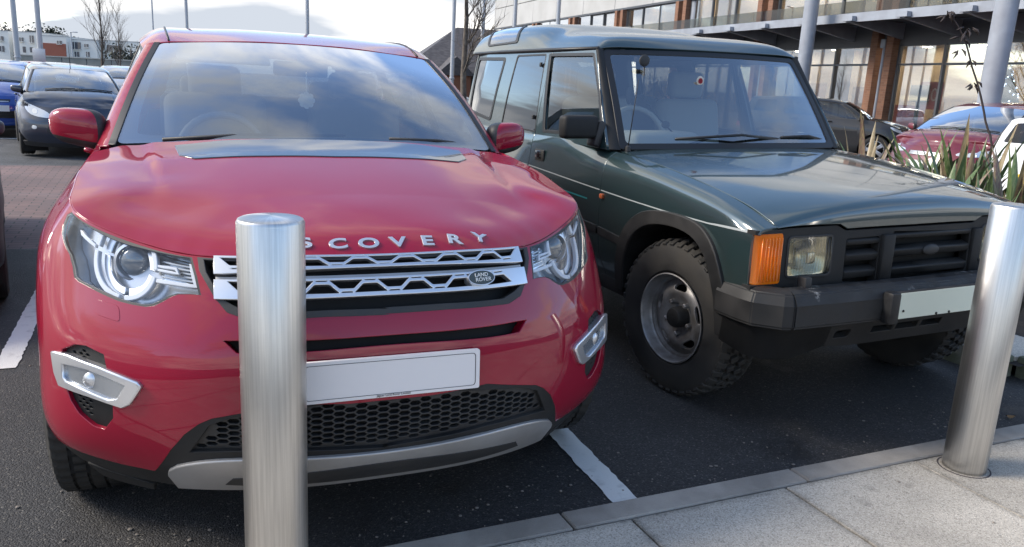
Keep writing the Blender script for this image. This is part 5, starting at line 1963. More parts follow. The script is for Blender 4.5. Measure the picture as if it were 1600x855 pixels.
    for kb, (e, c) in enumerate(bars):
        ue = .470
        vt = lambda u, k: c[k][1] + (e[k][1] - c[k][1]) * (abs(u) / ue)**2
        us = np.linspace(-ue, ue, 41)
        top_ = [(u, vt(u, 0)) for u in us]
        bot_ = [(u, vt(u, 1)) for u in us]
        holes = []
        Pq = .1355
        for i in range(-5, 6):
            for par in (0, 1):
                uc = (i + .5 * par) * Pq + (.02 if kb else 0)
                if abs(uc) > ue - .058:
                    continue
                a, b = vt(uc, 1), vt(uc, 0)
                h = b - a
                if par:
                    hex_ = [(uc - .0475, a + h * .16), (uc + .0475, a + h * .16), (uc + .0475, a + h * .24), (uc + .021, a + h * .72), (uc - .021, a + h * .72), (uc - .0475, a + h * .24)]
                    small = [(uc - .017, a + h * .79), (uc + .017, a + h * .79), (uc + .011, a + h * .79 + h * .12), (uc - .011, a + h * .79 + h * .12)][::1]
                    small = [(uc - .015, a + h * .81), (uc + .015, a + h * .81), (uc + .021, a + h * .94), (uc - .021, a + h * .94)]
                else:
                    hex_ = [(uc - .021, a + h * .39), (uc + .021, a + h * .39), (uc + .0475, a + h * .87), (uc + .0475, a + h * .94), (uc - .0475, a + h * .94), (uc - .0475, a + h * .87)]
                    small = [(uc - .021, a + h * .16), (uc + .021, a + h * .16), (uc + .015, a + h * .30), (uc - .015, a + h * .30)]
                holes += [hex_, small]
        panel('grille_bar', W, np.array(bot_ + top_[::-1]), M_CHROME, fr_, [round_poly(h, .004, 2) for h in holes], sp=.03, off=.010, flange=.016, roll=.003, interior=False)
        sh_top = [(u, vt(u, 0) + .0) for u in us]
        # bright sloping upper face of each bar
        if kb:
            panel('grille_bar_top', lambda uv: W(uv), np.array([(u, vt(u, 0) + .001) for u in us] + [(u, vt(u, 0) + (.012)) for u in us[::-1]]), M_SATIN, fr_, sp=.03, off=-.004, flange=.01, interior=False)
    # oval badge on the lower bar, at the car's left
    bc = R([(748, 437)])[0]
    pb, nb = W(bc[None])[0], surf_normal(W, bc[None])[0]
    tb = W((bc + [.02, 0])[None])[0] - pb; tb /= np.linalg.norm(tb)
    ub_ = np.cross(nb, tb)
    def on_badge(P2, F, name, mat, off, par):
        P2 = np.asarray(P2)
        V = pb + nb * (.020 + off) + np.outer(P2[:, 0], tb) + np.outer(P2[:, 1], ub_) + np.outer(P2[:, 2], nb)
        return mesh_obj(name, V, F, mat, par, smooth=False)
    def oval(a, b, d, n=40):
        P2 = [(a * math.cos(t), b * math.sin(t), z) for z in (-d, 0) for t in np.linspace(0, 2 * math.pi, n + 1)[:-1]]
        F = [tuple(range(n, 2 * n))] + [(i, (i + 1) % n, n + (i + 1) % n, n + i) for i in range(n)]
        return P2, F
    badge = on_badge(*oval(.047, .0245, .03), 'badge', M_CHROME, 0, fr_)
    def child(o_, *a):
        c_ = on_badge(*a)
        return c_
    on_badge(*oval(.043, .0205, .002), 'badge_face', principled('badge_dark_green', (.02, .035, .03), .2, 0, Coat_Weight=1.0), .0012, fr_)
    on_badge(*oval(.0445, .022, .001), 'badge_ring', M_GLOSSB, .0006, fr_)
    for tx, yy, sh_ in (('LAND', .0072, -.001), ('ROVER', -.0072, .002)):
        co, F = text_mesh(tx, .0165, .0006, 1.08, shear=.15)
        co = co + [sh_, yy, 0]
        on_badge(co, F, 'badge_lettering', M_WHITE, .0024, fr_)
    # ---- lettering on the bonnet's nose
    lp = hits(lambda q: sh.bonnet(q), RED, [(528, 382), (576, 381), (622, 379), (668, 377), (711, 375), (749, 372.5)], (.45, -.3), (.745, .5))
    ys = list(lp[:, 1])
    stp = (ys[-1] - ys[0]) / 5
    ys = [ys[0] - 2.72 * stp, ys[0] - 1.84 * stp, ys[0] - 1.0 * stp] + ys
    for ch, y in zip('DISCOVERY', ys):
        co, F = text_mesh(ch, .058, .0020, 1.34, bevel=.0006, bold=.0012)
        co[:, 0] -= (co[:, 0].max() + co[:, 0].min()) / 2
        co[:, 1] -= (co[:, 1].max() + co[:, 1].min()) / 2
        # widen strokes to the same letter box
        xf = np.interp(abs(y), lp[np.argsort(np.abs(lp[:, 1])), 1].__abs__(), lp[np.argsort(np.abs(lp[:, 1])), 0]) if True else .7
        q = np.array([[xf, y]])
        p, n = sh.bonnet(q)[0], surf_normal(sh.bonnet, q)[0]
        t = sh.bonnet(q + [0, .02])[0] - p; t /= np.linalg.norm(t)
        up = np.cross(n, t)
        V = p + np.outer(co[:, 0], t) + np.outer(co[:, 1], up) + np.outer(co[:, 2] + .0022, n)
        mesh_obj('letter', V, F, M_WHITE if False else M_CHROME, bon, smooth=False)
    # ---- slot recess, fog lamp pockets
    ext = lambda P, k: np.array(P)
    panel('bumper_slot', W, slot, M_DARK, bump, sp=.05, off=-.045, flange=0)
    bv, bf, bn = panel_data(W, slot, (), sp=.03, off=-.004, flange=.045, interior=False)
    mesh_obj('slot_lip', bv, [f for f in bf if len(f) == 4], M_RED, bump)
    bez_o = L(crop_px([(47, 142), (110, 158), (250, 212), (418, 279), (431, 296), (384, 368), (352, 383), (215, 337), (80, 287), (60, 230)], .351, 70, 500))
    bez_i = L(crop_px([(92, 190), (130, 197), (200, 214), (290, 250), (372, 287), (334, 352), (296, 357), (200, 318), (108, 273), (94, 250)], .351, 70, 500))
    for sg, fp, bo, bi in ((-1, fog, bez_o, bez_i), (1, fog_r, mir(bez_o), mir(bez_i))):
        pocket = panel('fog_lamp_pocket', W, fp, M_BLACKPL, root, sp=.03, off=-.022, flange=0)
        bv, bf, bn = panel_data(W, fp, (), sp=.03, off=-.004, flange=.02, interior=False)
        mesh_obj('pocket_wall', bv, [f for f in bf if len(f) == 4], M_RED, pocket)
        # little hexagon grid in the lower corner
        lo, hi = fp.min(0), fp.max(0)
        hx = []
        for r_ in range(40):
            for c_ in range(12):
                cx_, cy_ = lo[0] + (c_ + .5 * (r_ % 2)) * .021, lo[1] + r_ * .0095
                pts = np.array([(cx_ + .008 * math.cos(t), cy_ + .0062 * math.sin(t)) for t in np.linspace(0, 2 * math.pi, 7)[:-1]])
                outer_side = (cx_ - lo[0]) / (hi[0] - lo[0])
                outer_side = outer_side if sg < 0 else 1 - outer_side
                if inside(fp, pts).all() and seg_dist(fp, pts).min() > .006 and outer_side < .55:
                    hx.append(pts)
        panel('pocket_mesh', W, fp, M_GREYPL, pocket, hx, sp=.03, off=-.014, flange=.006, interior=False)
        bz = panel('fog_lamp_bezel', W, bo, M_CHROME, pocket, [bi], sp=.02, off=.014, flange=.030, roll=.006)
        panel('fog_lamp_lens', W, bi, M_LENS, bz, sp=.03, off=.012, flange=0)
        panel('fog_lamp', W, bi, M_LENSIN, pocket, sp=.03, off=.002, flange=0)
        c = bi.mean(0)
        pc, nc = W(c[None])[0], surf_normal(W, c[None])[0]
        rot = Vector((0, 0, 1)).rotation_difference(Vector((.95, .3 * sg, 0)).normalized()).to_matrix()
        lathe('fog_lamp_bulb', [(.026, -.03), (.025, -.002), (.018, .005), (0, .009)], M_CHROME, pocket, n=24, axis='z', center=pc + nc * .0, rot=rot)
    # ---- lower trim, mesh and silver skid plate
    tb_ = list(fb)
    lowv = .242
    lo_px = L([(165, 752), (140, 740), (105, 718), (84, 695)])
    low_half = [(0, lowv), (.30, lowv), (.53, lowv), (.71, lowv), (.80, lowv)] + [(-u, v) for u, v in lo_px if -u > .80]
    k0 = [i for i, p in enumerate(tb_) if p[0] > .45][0]
    half = low_half + [(u, v - .0025) for u, v in tb_[::-1]]
    trim_poly = np.array(half + [(-u, v) for u, v in half[::-1] if u > 1e-6])
    me_r = R(crop_px([(300, 572), (500, 541), (700, 530), (745, 540), (768, 600), (700, 619), (600, 645), (500, 671), (300, 708)], .5377, 440, 320))
    me_half = [(0, me_r[-1][1] - .004)] + [tuple(p) for p in me_r[::-1]] + [(0, me_r[0][1])]
    me_half = [me_half[0]] + sorted([p for p in me_half[1:-1] if p[1] < (me_r[0][1] + me_r[-1][1]) / 2], key=lambda p: p[0]) + sorted([p for p in me_half[1:-1] if p[1] >= (me_r[0][1] + me_r[-1][1]) / 2], key=lambda p: -p[0]) + [me_half[-1]]
    mesh_poly = np.array(me_half + [(-u, v) for u, v in me_half[::-1] if u > 1e-6])
    skid_r = R(crop_px([(300, 714), (470, 694), (640, 650), (752, 627), (776, 640), (772, 668), (690, 699), (480, 756), (300, 780)], .5377, 440, 320))
    trim = panel('lower_bumper_trim', W, trim_poly, M_GREYPL, root, [mesh_poly], sp=.03, off=-.002, flange=.03)
    lo, hi = mesh_poly.min(0), mesh_poly.max(0)
    hx = []
    for r_ in range(30):
        for c_ in range(60):
            cx_, cy_ = lo[0] + (c_ + .5 * (r_ % 2)) * .0640, lo[1] + .003 + r_ * .0096
            pts = np.array([(cx_ - .0190, cy_), (cx_ - .0105, cy_ - .0080), (cx_ + .0105, cy_ - .0080), (cx_ + .0190, cy_), (cx_ + .0105, cy_ + .0080), (cx_ - .0105, cy_ + .0080)])
            if inside(mesh_poly, pts).all() and seg_dist(mesh_poly, pts).min() > .002:
                hx.append(pts)
    panel('intake_mesh', W, mesh_poly, M_BLACKPL, trim, hx, sp=.06, off=-.018, flange=.014, interior=False, roll=.0015)
    panel('intake_back', W, mesh_poly, M_DARK, trim, sp=.06, off=-.06, flange=0)
    def sym(Lp):
        Lp = [tuple(p) for p in Lp]
        return np.array(Lp + [(-u, v) for u, v in Lp[::-1] if abs(u) > 1e-6])
    k = skid_r
    f_t, f_b = fit(k[:4]), fit(k[5:])
    ue_ = k[4][0]
    us_ = np.linspace(-ue_ + .03, ue_ - .03, 41)
    sk = np.array([(u, f_b(u)) for u in us_] + [(ue_, f_t(ue_) - .022)] + [(ue_ - .004, f_t(ue_) - .006)] + [(u, f_t(u)) for u in us_[::-1]] + [(-ue_ + .004, f_t(ue_) - .006), (-ue_, f_t(ue_) - .022)])
    panel('skid_plate', W, sk, M_SATIN, trim, sp=.03, off=.012, flange=.03, roll=.006)
    ins = R(crop_px([(300, 738), (480, 717), (655, 684), (680, 690), (480, 745), (300, 771)], .5377, 440, 320))
    g_t, g_b = fit(ins[:3]), fit(ins[3:])
    ui = ins[3][0]
    us_ = np.linspace(-ui + .02, ui - .02, 31)
    panel('skid_inset', W, np.array([(u, g_b(u)) for u in us_] + [(ui, g_b(ui))] + [(u, max(g_t(u), g_b(u) + .002)) for u in us_[::-1]] + [(-ui, g_b(ui))]), M_BLACKPL, trim, sp=.03, off=.0145, flange=.006, roll=.001)
    # wheel deflectors below the trim
    for sg in (-1, 1):
        q = np.array([(.70, .235), (.88, .235), (.90, .30), (.70, .26)])
        panel('air_deflector', lambda uv: W(uv) - np.array([.045, 0, .045]), q if sg > 0 else (q * [-1, 1])[::-1], M_GREYPL, trim, sp=.04, flange=.01)
    # ---- number plate
    pp = [RED.on(750, 546, 1, .26), RED.on(750, 607, 1, .26)]
    zt, zb = pp[0][2], pp[1][2]
    xt, xb = .899, .906
    q = round_poly([(-.26, zb), (.26, zb), (.26, zt), (-.26, zt)], .006)
    pf = lambda uv: np.c_[xb + (xt - xb) * (uv[:, 1] - zb) / (zt - zb), uv[:, 0], uv[:, 1]]
    plate = panel('number_plate', pf, q, M_PLATE, root, sp=.1, flange=.012, roll=.001)
    bo = round_poly([(-.248, zb + .009), (.248, zb + .009), (.248, zt - .009), (-.248, zt - .009)], .012)
    bi = round_poly([(-.246, zb + .0105), (.246, zb + .0105), (.246, zt - .0105), (-.246, zt - .0105)], .011)
    panel('plate_border', pf, bo, M_BLACKINK, plate, [bi], sp=.2, off=.0008, flange=0, interior=False)
    co, F = text_mesh('Jaguar Land Rover Limited', .0092, .0002)
    mesh_obj('plate_print', np.c_[np.full(len(co), xb + .0016) + co[:, 2], co[:, 0], co[:, 1] + zb + .0062], F, M_BLACKINK, plate, smooth=False)
    box('plate_holder', (.888, 0, (zt + zb) / 2), (.02, .50, zt - zb - .02), M_BLACKPL, root)
    # ---- airbag cover strip at the back of the bonnet
    st = [(-.03, -.50), (-.015, 0), (-.03, .50), (-.22, .565), (-.262, .40), (-.262, 0), (-.262, -.40), (-.22, -.565)]
    st = np.array([(-.045, -.49), (-.02, -.25), (-.012, 0), (-.02, .25), (-.045, .49), (-.10, .54), (-.238, .555), (-.252, .40), (-.252, 0), (-.252, -.40), (-.238, -.555), (-.10, -.54)])
    panel('bonnet_cover_strip', sh.bonnet, st, M_GLOSSB, bon, sp=.03, off=.004, flange=.006, sign=1)
    # ---- wipers
    for pts in ([(-.345, -.60, 1.172), (-.36, -.30, 1.196), (-.375, .10, 1.202)], [(-.345, .28, 1.194), (-.375, .50, 1.190), (-.425, .70, 1.170)]):
        wv = tube('wiper', pts, [.008, .007, .005], M_BLACKPL, root, 6)
    # ---- wheels, mirrors, cabin
    for x, y, st_ in ((.045, .838, .0), (.045, -.838, .0), (-2.741, .82, 0), (-2.741, -.82, 0)):
        wheel('wheel', root, (x, y, .372), .372, .235, 1 if y > 0 else -1, 'alloy', st_)
    for sg in (-1, 1):
        door_mirror(root, (-.60, .905, 1.195), sg, (.085, .105, .082), M_RED)
    cabin(root, sh)
    # roof joints
    for sg in (-1, 1):
        V, F = [], []
        tube_into(V, F, [sh.roof(np.array([[sg * .575, v]]))[0] + [0, 0, .0015] for v in np.linspace(.01, 2.3, 16)], .005, 5)
        mesh_obj('roof_seam', V, F, M_SEAL, o['roof'])
    # paper flower hanging behind the screen
    fl = RED.on(479, 157, 0, -.66)
    bm = bmesh.new()
    out = [(0.037 * (.84 + .16 * abs(math.cos(4 * t))) * math.cos(t), 0.037 * (.84 + .16 * abs(math.cos(4 * t))) * math.sin(t)) for t in np.linspace(0, 2 * math.pi, 65)[:-1]]
    vs = [bm.verts.new((0, a, b)) for a, b in out]
    bm.faces.new(vs)
    bmesh.ops.solidify(bm, geom=bm.faces[:], thickness=.003)
    fo = bm_obj('hanging_flower', bm, M_WHITE)
    fo.matrix_world = RED.matrix() @ Matrix.Translation(Vector(fl))
    tag(fo, 'white scalloped flower hanging behind the red car windscreen', 'ornament')
    tube('cord', [(0, 0, .03), (0, 0, .12)], .001, M_WHITE, fo, 5)
    return root


build_red()
# ------------------------------------------------------------------ the old dark green off-roader
def build_green():
    root = thing('parked_car', 'old dark green three door off-road car with orange indicator and steel wheels', 'car')
    root.matrix_world = GREEN.matrix()
    M = M_GREEN
    # ---- body side: u = .62 - x, v about the height
    xs = [.62, .5, .3, .1, -.15, -.4, -.66, -1.1, -1.6, -2.2, -2.7, -2.98]
    top = [.945, .985, 1.036, 1.068, 1.10, 1.124, 1.14, 1.165, 1.165, 1.165, 1.165, 1.165]
    ty = [.775, .782, .788, .79, .79, .79, .80, .845, .848, .848, .84, .81]
    rows = []
    for k, (zf, yo) in enumerate((((.42), .855), ((.55), .875), ((.73), .893), ((.915), .893))):
        rows.append([(x, yo - (.018 if x > .6 else 0) - (.03 if x < -2.9 else 0), zf) for x in xs])
    for f, yo in ((.45, .885), (.82, .858)):
        r = []
        for x, t, y in zip(xs, top, ty):
            yy = yo if x > -.9 else (.876 if f < .5 else .862)
            r.append((x, yy - (.018 if x > .6 else 0) - (.03 if x < -2.9 else 0), .915 + (t - .915) * f))
        rows.append(r)
    rows.append(list(zip(xs, ty, top)))
    side = Net([.62 - x for x in xs], [.42, .55, .73, .915, 1.0, 1.07, 1.13], rows)
    # u runs backwards and v up on the car's left (+y); the right is its mirror
    def S(sg):
        def fn(uv):
            p = side(uv)
            return p * [1, sg, 1]
        return fn
    sgn = {1: None, -1: None}
    for sg in (1, -1):
        n = surf_normal(S(sg), np.array([[1.0, .7]]))[0]
        sgn[sg] = 1.0 if n[1] * sg > 0 else -1.0
    uvxz = lambda x, z, g=None: uv_at_xz(side, x, z, g or (.62 - x, min(max(z, .43), 1.12)))
    arch_in = [(-.385, .44), (-.37, .58), (-.30, .73), (-.17, .825), (.02, .862), (.20, .848), (.32, .775), (.385, .65), (.40, .55), (.40, .44)]
    ai = smooth_poly([uvxz(x, z) for x, z in arch_in], 4, closed=False)
    arch_out = [(-.445, .44), (-.435, .60), (-.355, .775), (-.20, .882), (.02, .915), (.23, .902), (.365, .825), (.44, .69), (.455, .58), (.455, .44)]
    ao = smooth_poly([uvxz(x, z) for x, z in arch_out], 4, closed=False)
    ar_in = smooth_poly([uvxz(-2.54 + x * .98, z) for x, z in arch_in], 3, closed=False)
    ar_out = smooth_poly([uvxz(-2.54 + x * .98, z) for x, z in arch_out], 3, closed=False)
    vt = 1.128
    for sg in (-1, 1):
        fn, s = S(sg), sgn[sg]
        kw = dict(sign=s)
        # front wing
        ub = .62 + .640
        mid = [tuple(p) for p in ai[::-1]]         # from the front foot over the arch to the rear foot
        poly = [(.004, vt), (.004, .70), (mid[0][0], .70 if mid[0][1] < .70 else mid[0][1])] + [p for p in mid if p[1] > .445]
        poly = [(.018, vt), (.018, .930), (.046, .930), (.046, .555), (mid[0][0] - .0, .555)] + [p for p in mid if p[1] > .445 and not (p[1] < .555 and p[0] < .4)] + [(ub - .075, .445), (ub - .055, .50), (ub, .58), (ub, vt)]
        wing = panel('front_wing', fn, np.array(poly), M, root, sp=.025, **kw)
        # door: its front edge runs down and then forward
        d0, d1 = ub + .007, .62 + 1.585
        door = panel('door', fn, np.array([(d0, .58), (d0 - .055, .50), (d0 - .075, .445), (d1 - .02, .445), (d1, .50), (d1, vt), (d0, vt)]), M, root, sp=.035, **kw)
        q0 = d1 + .007
        rm = [tuple(p) for p in ar_in[::-1] if p[1] > .46]
        quarter = panel('rear_quarter', fn, np.array([(q0, vt), (q0, .46)] + rm + [(3.585, .46), (3.585, vt)]), M, root, sp=.05, **kw)
        # flares
        for nm, inn, out in (('wheel_arch_flare', ai, ao), ('wheel_arch_flare', ar_in, ar_out)):
            pl = np.r_[out, inn[::-1]]
            panel(nm, fn, pl, M_GREYPL, wing if inn is ai else quarter, sp=.03, off=.022, flange=.05, roll=.008, **kw)
        # inner housings
        for xc in (0.0, -2.54):
            bm = bmesh.new()
            arcp = arch_in
            for (xa, za), (xb, zb) in zip(arcp, arcp[1:]):
                q4 = [bm.verts.new((xc + xa, sg * .875, za)), bm.verts.new((xc + xb, sg * .875, zb)), bm.verts.new((xc + xb, sg * .50, zb + .03)), bm.verts.new((xc + xa, sg * .50, za + .03))]
                bm.faces.new(q4)
                bm.faces.new((q4[3], q4[2], bm.verts.new((xc, sg * .50, .45))))
            bm_obj('wheel_housing', bm, M_DARK, root)
        # thin pale coach line, teal accent, rubbing strip
        def strip(name, pts, h, mat, par, off=.0015, fl=0.0):
            lo = [uvxz(x, z - h / 2) for x, z in pts]; hi = [uvxz(x, z + h / 2) for x, z in pts]
            return panel(name, fn, np.array(lo + hi[::-1]), mat, par, sp=.05, off=off, flange=fl, interior=False, roll=.001 if not fl else .003, **kw)
        wline = principled('pale_coach_line', (.34, .37, .37), .35)
        strip('coach_line', [(.600, .924), (.3, .917), (-.035, .917), (-.35, .924), (-.636, .934)], .006, wline, wing)
        strip('coach_line', [(-.65, .935), (-1.1, .950), (-1.58, .968)], .006, wline, door)
        strip('coach_line', [(-1.60, .969), (-2.2, .980), (-2.95, .985)], .006, wline, quarter)
        teal = principled('teal_decal', (.02, .16, .17), .3)
        strip('teal_decal', [(-.777, .868), (-1.173, .879)], .009, teal, door)
        strip('rubbing_strip', [(-.375, .694), (-.636, .714)], .042, M_GREYPL, wing, .010, .01)
        strip('rubbing_strip', [(-.655, .715), (-1.58, .745)], .042, M_GREYPL, door, .010, .01)
        # side repeater
        rp = uvxz(-.612, .905)
        p = fn(rp[None])[0]
        box('side_repeater', p + np.array([0, sg * .006, 0]), (.030, .022, .026), principled('worn_orange_lens', (.45, .10, .03), .35), wing, bevel=.006)
        # sill
        box('sill', (-1.17, sg * .835, .435), (1.55, .06, .085), M_GREYPL, root, bevel=.015)
        # handle: black pocket with a flap
        h0, h1 = uvxz(-1.44, 1.045), None
        pc = fn(h0[None])[0]
        hd = box('door_handle', pc + np.array([0, sg * .004, 0]), (.125, .012, .070), M_BLACKPL, door, bevel=.005)
        box('handle_flap', pc + np.array([-.012, sg * .012, .004]), (.072, .012, .046), M_GLOSSB, hd, bevel=.006)
    # ---- bonnet
    cols = [0, .3, .52, .60, .70, .785]
    rws = [(-.64, 1.158, 1.157, 1.155, 1.149, 1.144, 1.139), (-.4, 1.148, 1.147, 1.144, 1.135, 1.130, 1.124), (-.15, 1.133, 1.132, 1.128, 1.116, 1.110, 1.101), (.1, 1.114, 1.112, 1.107, 1.092, 1.084, 1.069),
           (.3, 1.093, 1.091, 1.085, 1.069, 1.058, 1.037), (.46, 1.070, 1.068, 1.060, 1.045, 1.031, 1.004), (.55, 1.050, 1.047, 1.039, 1.025, 1.010, .980), (.597, 1.028, 1.025, 1.016, 1.003, .990, .962), (.616, .990, .988, .982, .972, .962, .944), (.617, .93, .93, .926, .918, .910, .905)]
    vk, acc = [0.0], 0.0
    for a, b in zip(rws, rws[1:]):
        acc += math.hypot(b[0] - a[0], b[1] - a[1]); vk.append(acc)
    rows = []
    for r in rws:
        zc, ze = r[1], r[6]
        zz = [zc - (zc - ze) * (y / .785)**2.6 for y in cols]
        h = np.array([(r[0] - (.012 * (y / .785)**2 if r[0] > .5 else 0), y, z) for y, z in zip(cols, zz)])
        m = h[1:][::-1].copy(); m[:, 1] *= -1
        rows.append(np.r_[m, h])
    bon = Net([-c for c in cols[1:][::-1]] + cols, vk, rows)
    vL = vk[8]
    lipv = vk[8] + .034
    bo = [(-.775, .0), (-.4, -.0), (0, 0), (.4, 0), (.775, 0), (.783, .3), (.783, vk[7]), (.775, vk[8] - .002), (.60, vk[8] + .018), (.445, vk[8] + .032), (.40, vk[8] + .057), (0, vk[8] + .060), (-.40, vk[8] + .057), (-.445, vk[8] + .032), (-.60, vk[8] + .018), (-.775, vk[8] - .002), (-.783, vk[7]), (-.783, .3)]
    ns = surf_normal(bon, np.array([[0, .5]]))[0]
    bonnet = panel('bonnet', bon, np.array(bo), M, root, sp=.022, sign=1 if ns[2] > 0 else -1, flange=.02)
    # scuttle
    box('scuttle', (-.70, 0, 1.120), (.16, 1.52, .045), M_BLACKPL, root, bevel=.01)
    # ---- front panel, black
    def fp(uv):
        y, z = uv[:, 0], uv[:, 1]
        return np.c_[.612 - .030 * (np.abs(y) / .88)**3 - .03 * (z - .8), y, z]
    def rr(y0, y1, z0, z1, r):
        return round_poly([(y0, z0), (y1, z0), (y1, z1), (y0, z1)], r)
    heads = {sg: (rr(-.705, -.470, .728, .902, .024) if sg < 0 else rr(.470, .705, .728, .902, .024)) for sg in (-1, 1)}
    inds = {sg: (rr(-.876, -.737, .708, .918, .014) if sg < 0 else rr(.737, .876, .708, .918, .014)) for sg in (-1, 1)}
    g1 = round_poly([(-.392, .685), (-.195, .665), (-.195, .885), (-.392, .882)], .012)
    g2 = round_poly([(-.118, .660), (.392, .685), (.392, .885), (-.118, .902)], .012)
    outl = round_poly([(-.734, .690), (-.42, .672), (-.10, .645), (.42, .672), (.734, .690), (.734, .936), (.45, .940), (.40, .915), (-.40, .915), (-.45, .940), (-.734, .936)], .008)
    front = panel('front_panel', fp, outl, M_GREYPL, root, [heads[-1], heads[1], g1, g2], sp=.03, flange=.04)
    panel('grille_back', fp, np.array([(-.40, .66), (.40, .66), (.40, .91), (-.40, .91)]), M_DARK, front, sp=.1, off=-.07, flange=0)
    for y0, y1, zz in ((-.392, -.195, (.725, .800, .868)), (-.118, .392, (.722, .806, .882))):
        for k, z in enumerate(zz):
            bm = bmesh.new()
            add_box(bm, (.588, (y0 + y1) / 2, z), (.05, y1 - y0 - .004, .040 if k < 2 else .026), Matrix.Rotation(.32, 3, 'Y'), .008, 2)
            bm_obj('grille_slat', bm, M_GREYPL, front, smooth=True, sharp=.8)
    box('grille_post', (.618, -.156, .775), (.032, .072, .235), M_GREYPL, front, bevel=.010)
    box('grille_post', (.612, .425, .785), (.03, .055, .215), M_GREYPL, front, bevel=.010)
    bm = bmesh.new()
    bmesh.ops.create_uvsphere(bm, u_segments=24, v_segments=12, radius=1)
    bmesh.ops.scale(bm, vec=(.012, .052, .026), verts=bm.verts)
    bmesh.ops.translate(bm, vec=(.618, .126, .806), verts=bm.verts)
    bm_obj('badge', bm, M_BLACKPL, front, smooth=True)
    # square headlamps
    lens_m = pane_glass('fluted_lamp_glass', (.86, .84, .76), .8, rough=.12)
    for sg in (-1, 1):
        hp = heads[sg]
        yc = sg * .5875
        lamp = panel('headlamp', lambda uv: fp(uv) - np.c_[.055 * np.exp(-(((uv[:, 0] - yc) / .085)**2 + ((uv[:, 1] - .815) / .068)**2)), 0 * uv[:, 0], 0 * uv[:, 0]], hp, principled('aged_reflector', (.62, .60, .53), .24, .9), root, sp=.015, off=-.012, flange=0)
        panel('lamp_glass', lambda uv: fp(uv) + np.c_[.012 * (1 - ((uv[:, 0] - yc) / .125)**2) * (1 - ((uv[:, 1] - .815) / .095)**2), 0 * uv[:, 0], 0 * uv[:, 0]], hp, lens_m, lamp, sp=.02, off=.0, flange=.008, roll=.003)
        hc = hp.mean(0)
        panel('lamp_rim', fp, hc + (hp - hc) * 1.02, M_BLACKPL, lamp, [hc + (hp - hc) * .965], sp=.03, off=.006, flange=.012)
        for k in range(15):
            y = yc - .105 + k * .015
            tube('lens_flute', [(.614, y, .745), (.6195, y, .815), (.614, y, .888)], .0028, lens_m, lamp, 5)
        box('bulb_shield', (.595, yc + .012, .805), (.02, .045, .05), M_CHROME, lamp, bevel=.008)
        # amber corner lamp, wraps round the wing
        ip = inds[sg]
        def ifn(uv):
            p = fp(uv)
            a = np.clip((np.abs(uv[:, 0]) - .83) / .05, 0, 1)
            p[:, 0] -= .03 * a * a
            return p
        il = panel('indicator_lamp', ifn, ip, M_AMBER, root, sp=.012, off=.006, flange=.035, roll=.006)
        for z in (.698, .929):
            box('lamp_surround', (.575, sg * .812, z), (.05, .152, .016), M_GREYPL, il)
        for k in range(7):
            y = sg * (.752 + k * .0165)
            tube('lens_flute', [(.612 - .03 * max(0, (abs(y) - .83) / .05)**2, y, .722), (.612 - .03 * max(0, (abs(y) - .83) / .05)**2, y, .905)], .003, M_AMBER, il, 5)
    # ---- bumper: swept bar with worn steel middle and plastic ends
    path = [(.772, 0), (.770, .30), (.764, .55), (.752, .775), (.725, .835), (.665, .893), (.56, .915), (.42, .918)]
    prof = [(-.075, .552), (-.010, .545), (0, .556), (0, .650), (-.022, .692), (-.050, .703), (-.10, .705), (-.10, .552)]
    def sweep(name, P, mat, par, close=True):
        P = np.array(P, float)
        T = np.gradient(P, axis=0)
        N2 = np.c_[-T[:, 1], T[:, 0]]
        N2 /= np.linalg.norm(N2, axis=1)[:, None]
        out = P[0] * 0 + [1, 0]
        if N2[len(P) // 2] @ np.array([.7, np.sign(P[len(P) // 2][1]) * .3]) < 0:
            N2 = -N2
        V, F, n = [], [], len(prof)
        for p, nn in zip(P, N2):
            for d, z in prof:
                V.append((p[0] + nn[0] * d, p[1] + nn[1] * d, z))
        for i in range(len(P) - 1):
            for k in range(n):
                F.append((i * n + k, i * n + (k + 1) % n, (i + 1) * n + (k + 1) % n, (i + 1) * n + k))
        F += [tuple(range(n)), tuple(range((len(P) - 1) * n, len(P) * n))[::-1]]
        bm = bmesh.new()
        vs = [bm.verts.new(v) for v in V]
        for f in F:
            bm.faces.new([vs[i] for i in f])
        bmesh.ops.recalc_face_normals(bm, faces=bm.faces)
        es = [e for e in bm.edges if len(e.link_faces) == 2 and e.calc_face_angle(0) > .5]
        bmesh.ops.bevel(bm, geom=es, offset=.006, segments=2, affect='EDGES')
        return bm_obj(name, bm, mat, par, smooth=True, sharp=.28)
    worn = principled('scuffed_bumper_paint', (.03, .03, .032), .5, Specular_IOR_Level=.35)
    vary(worn, (.012, .012, .013), (.024, .024, .024), 14, rough=(.4, .7), bump=.15, bscale=300)
    nt, N, Lk, b = nodes_of(worn)
    tc = N('ShaderNodeTexCoord'); vn = N('ShaderNodeTexNoise'); vn.inputs['Scale'].default_value = 34; vn.inputs['Detail'].default_value = 7; vn.inputs['Roughness'].default_value = .75
    Lk(tc.outputs['Object'], vn.inputs['Vector'])
    c1 = N('ShaderNodeMapRange'); c1.inputs[1].default_value = .52; c1.inputs[2].default_value = .60
    Lk(vn.outputs['Fac'], c1.inputs[0])
    vb = N('ShaderNodeTexNoise'); vb.inputs['Scale'].default_value = 5.5; vb.inputs['Detail'].default_value = 3; Lk(tc.outputs['Object'], vb.inputs['Vector'])
    c2 = N('ShaderNodeMapRange'); c2.inputs[1].default_value = .60; c2.inputs[2].default_value = .70
    Lk(vb.outputs['Fac'], c2.inputs[0])
    cr = N('ShaderNodeMath'); cr.operation = 'MULTIPLY'; Lk(c1.outputs[0], cr.inputs[0]); Lk(c2.outputs[0], cr.inputs[1])
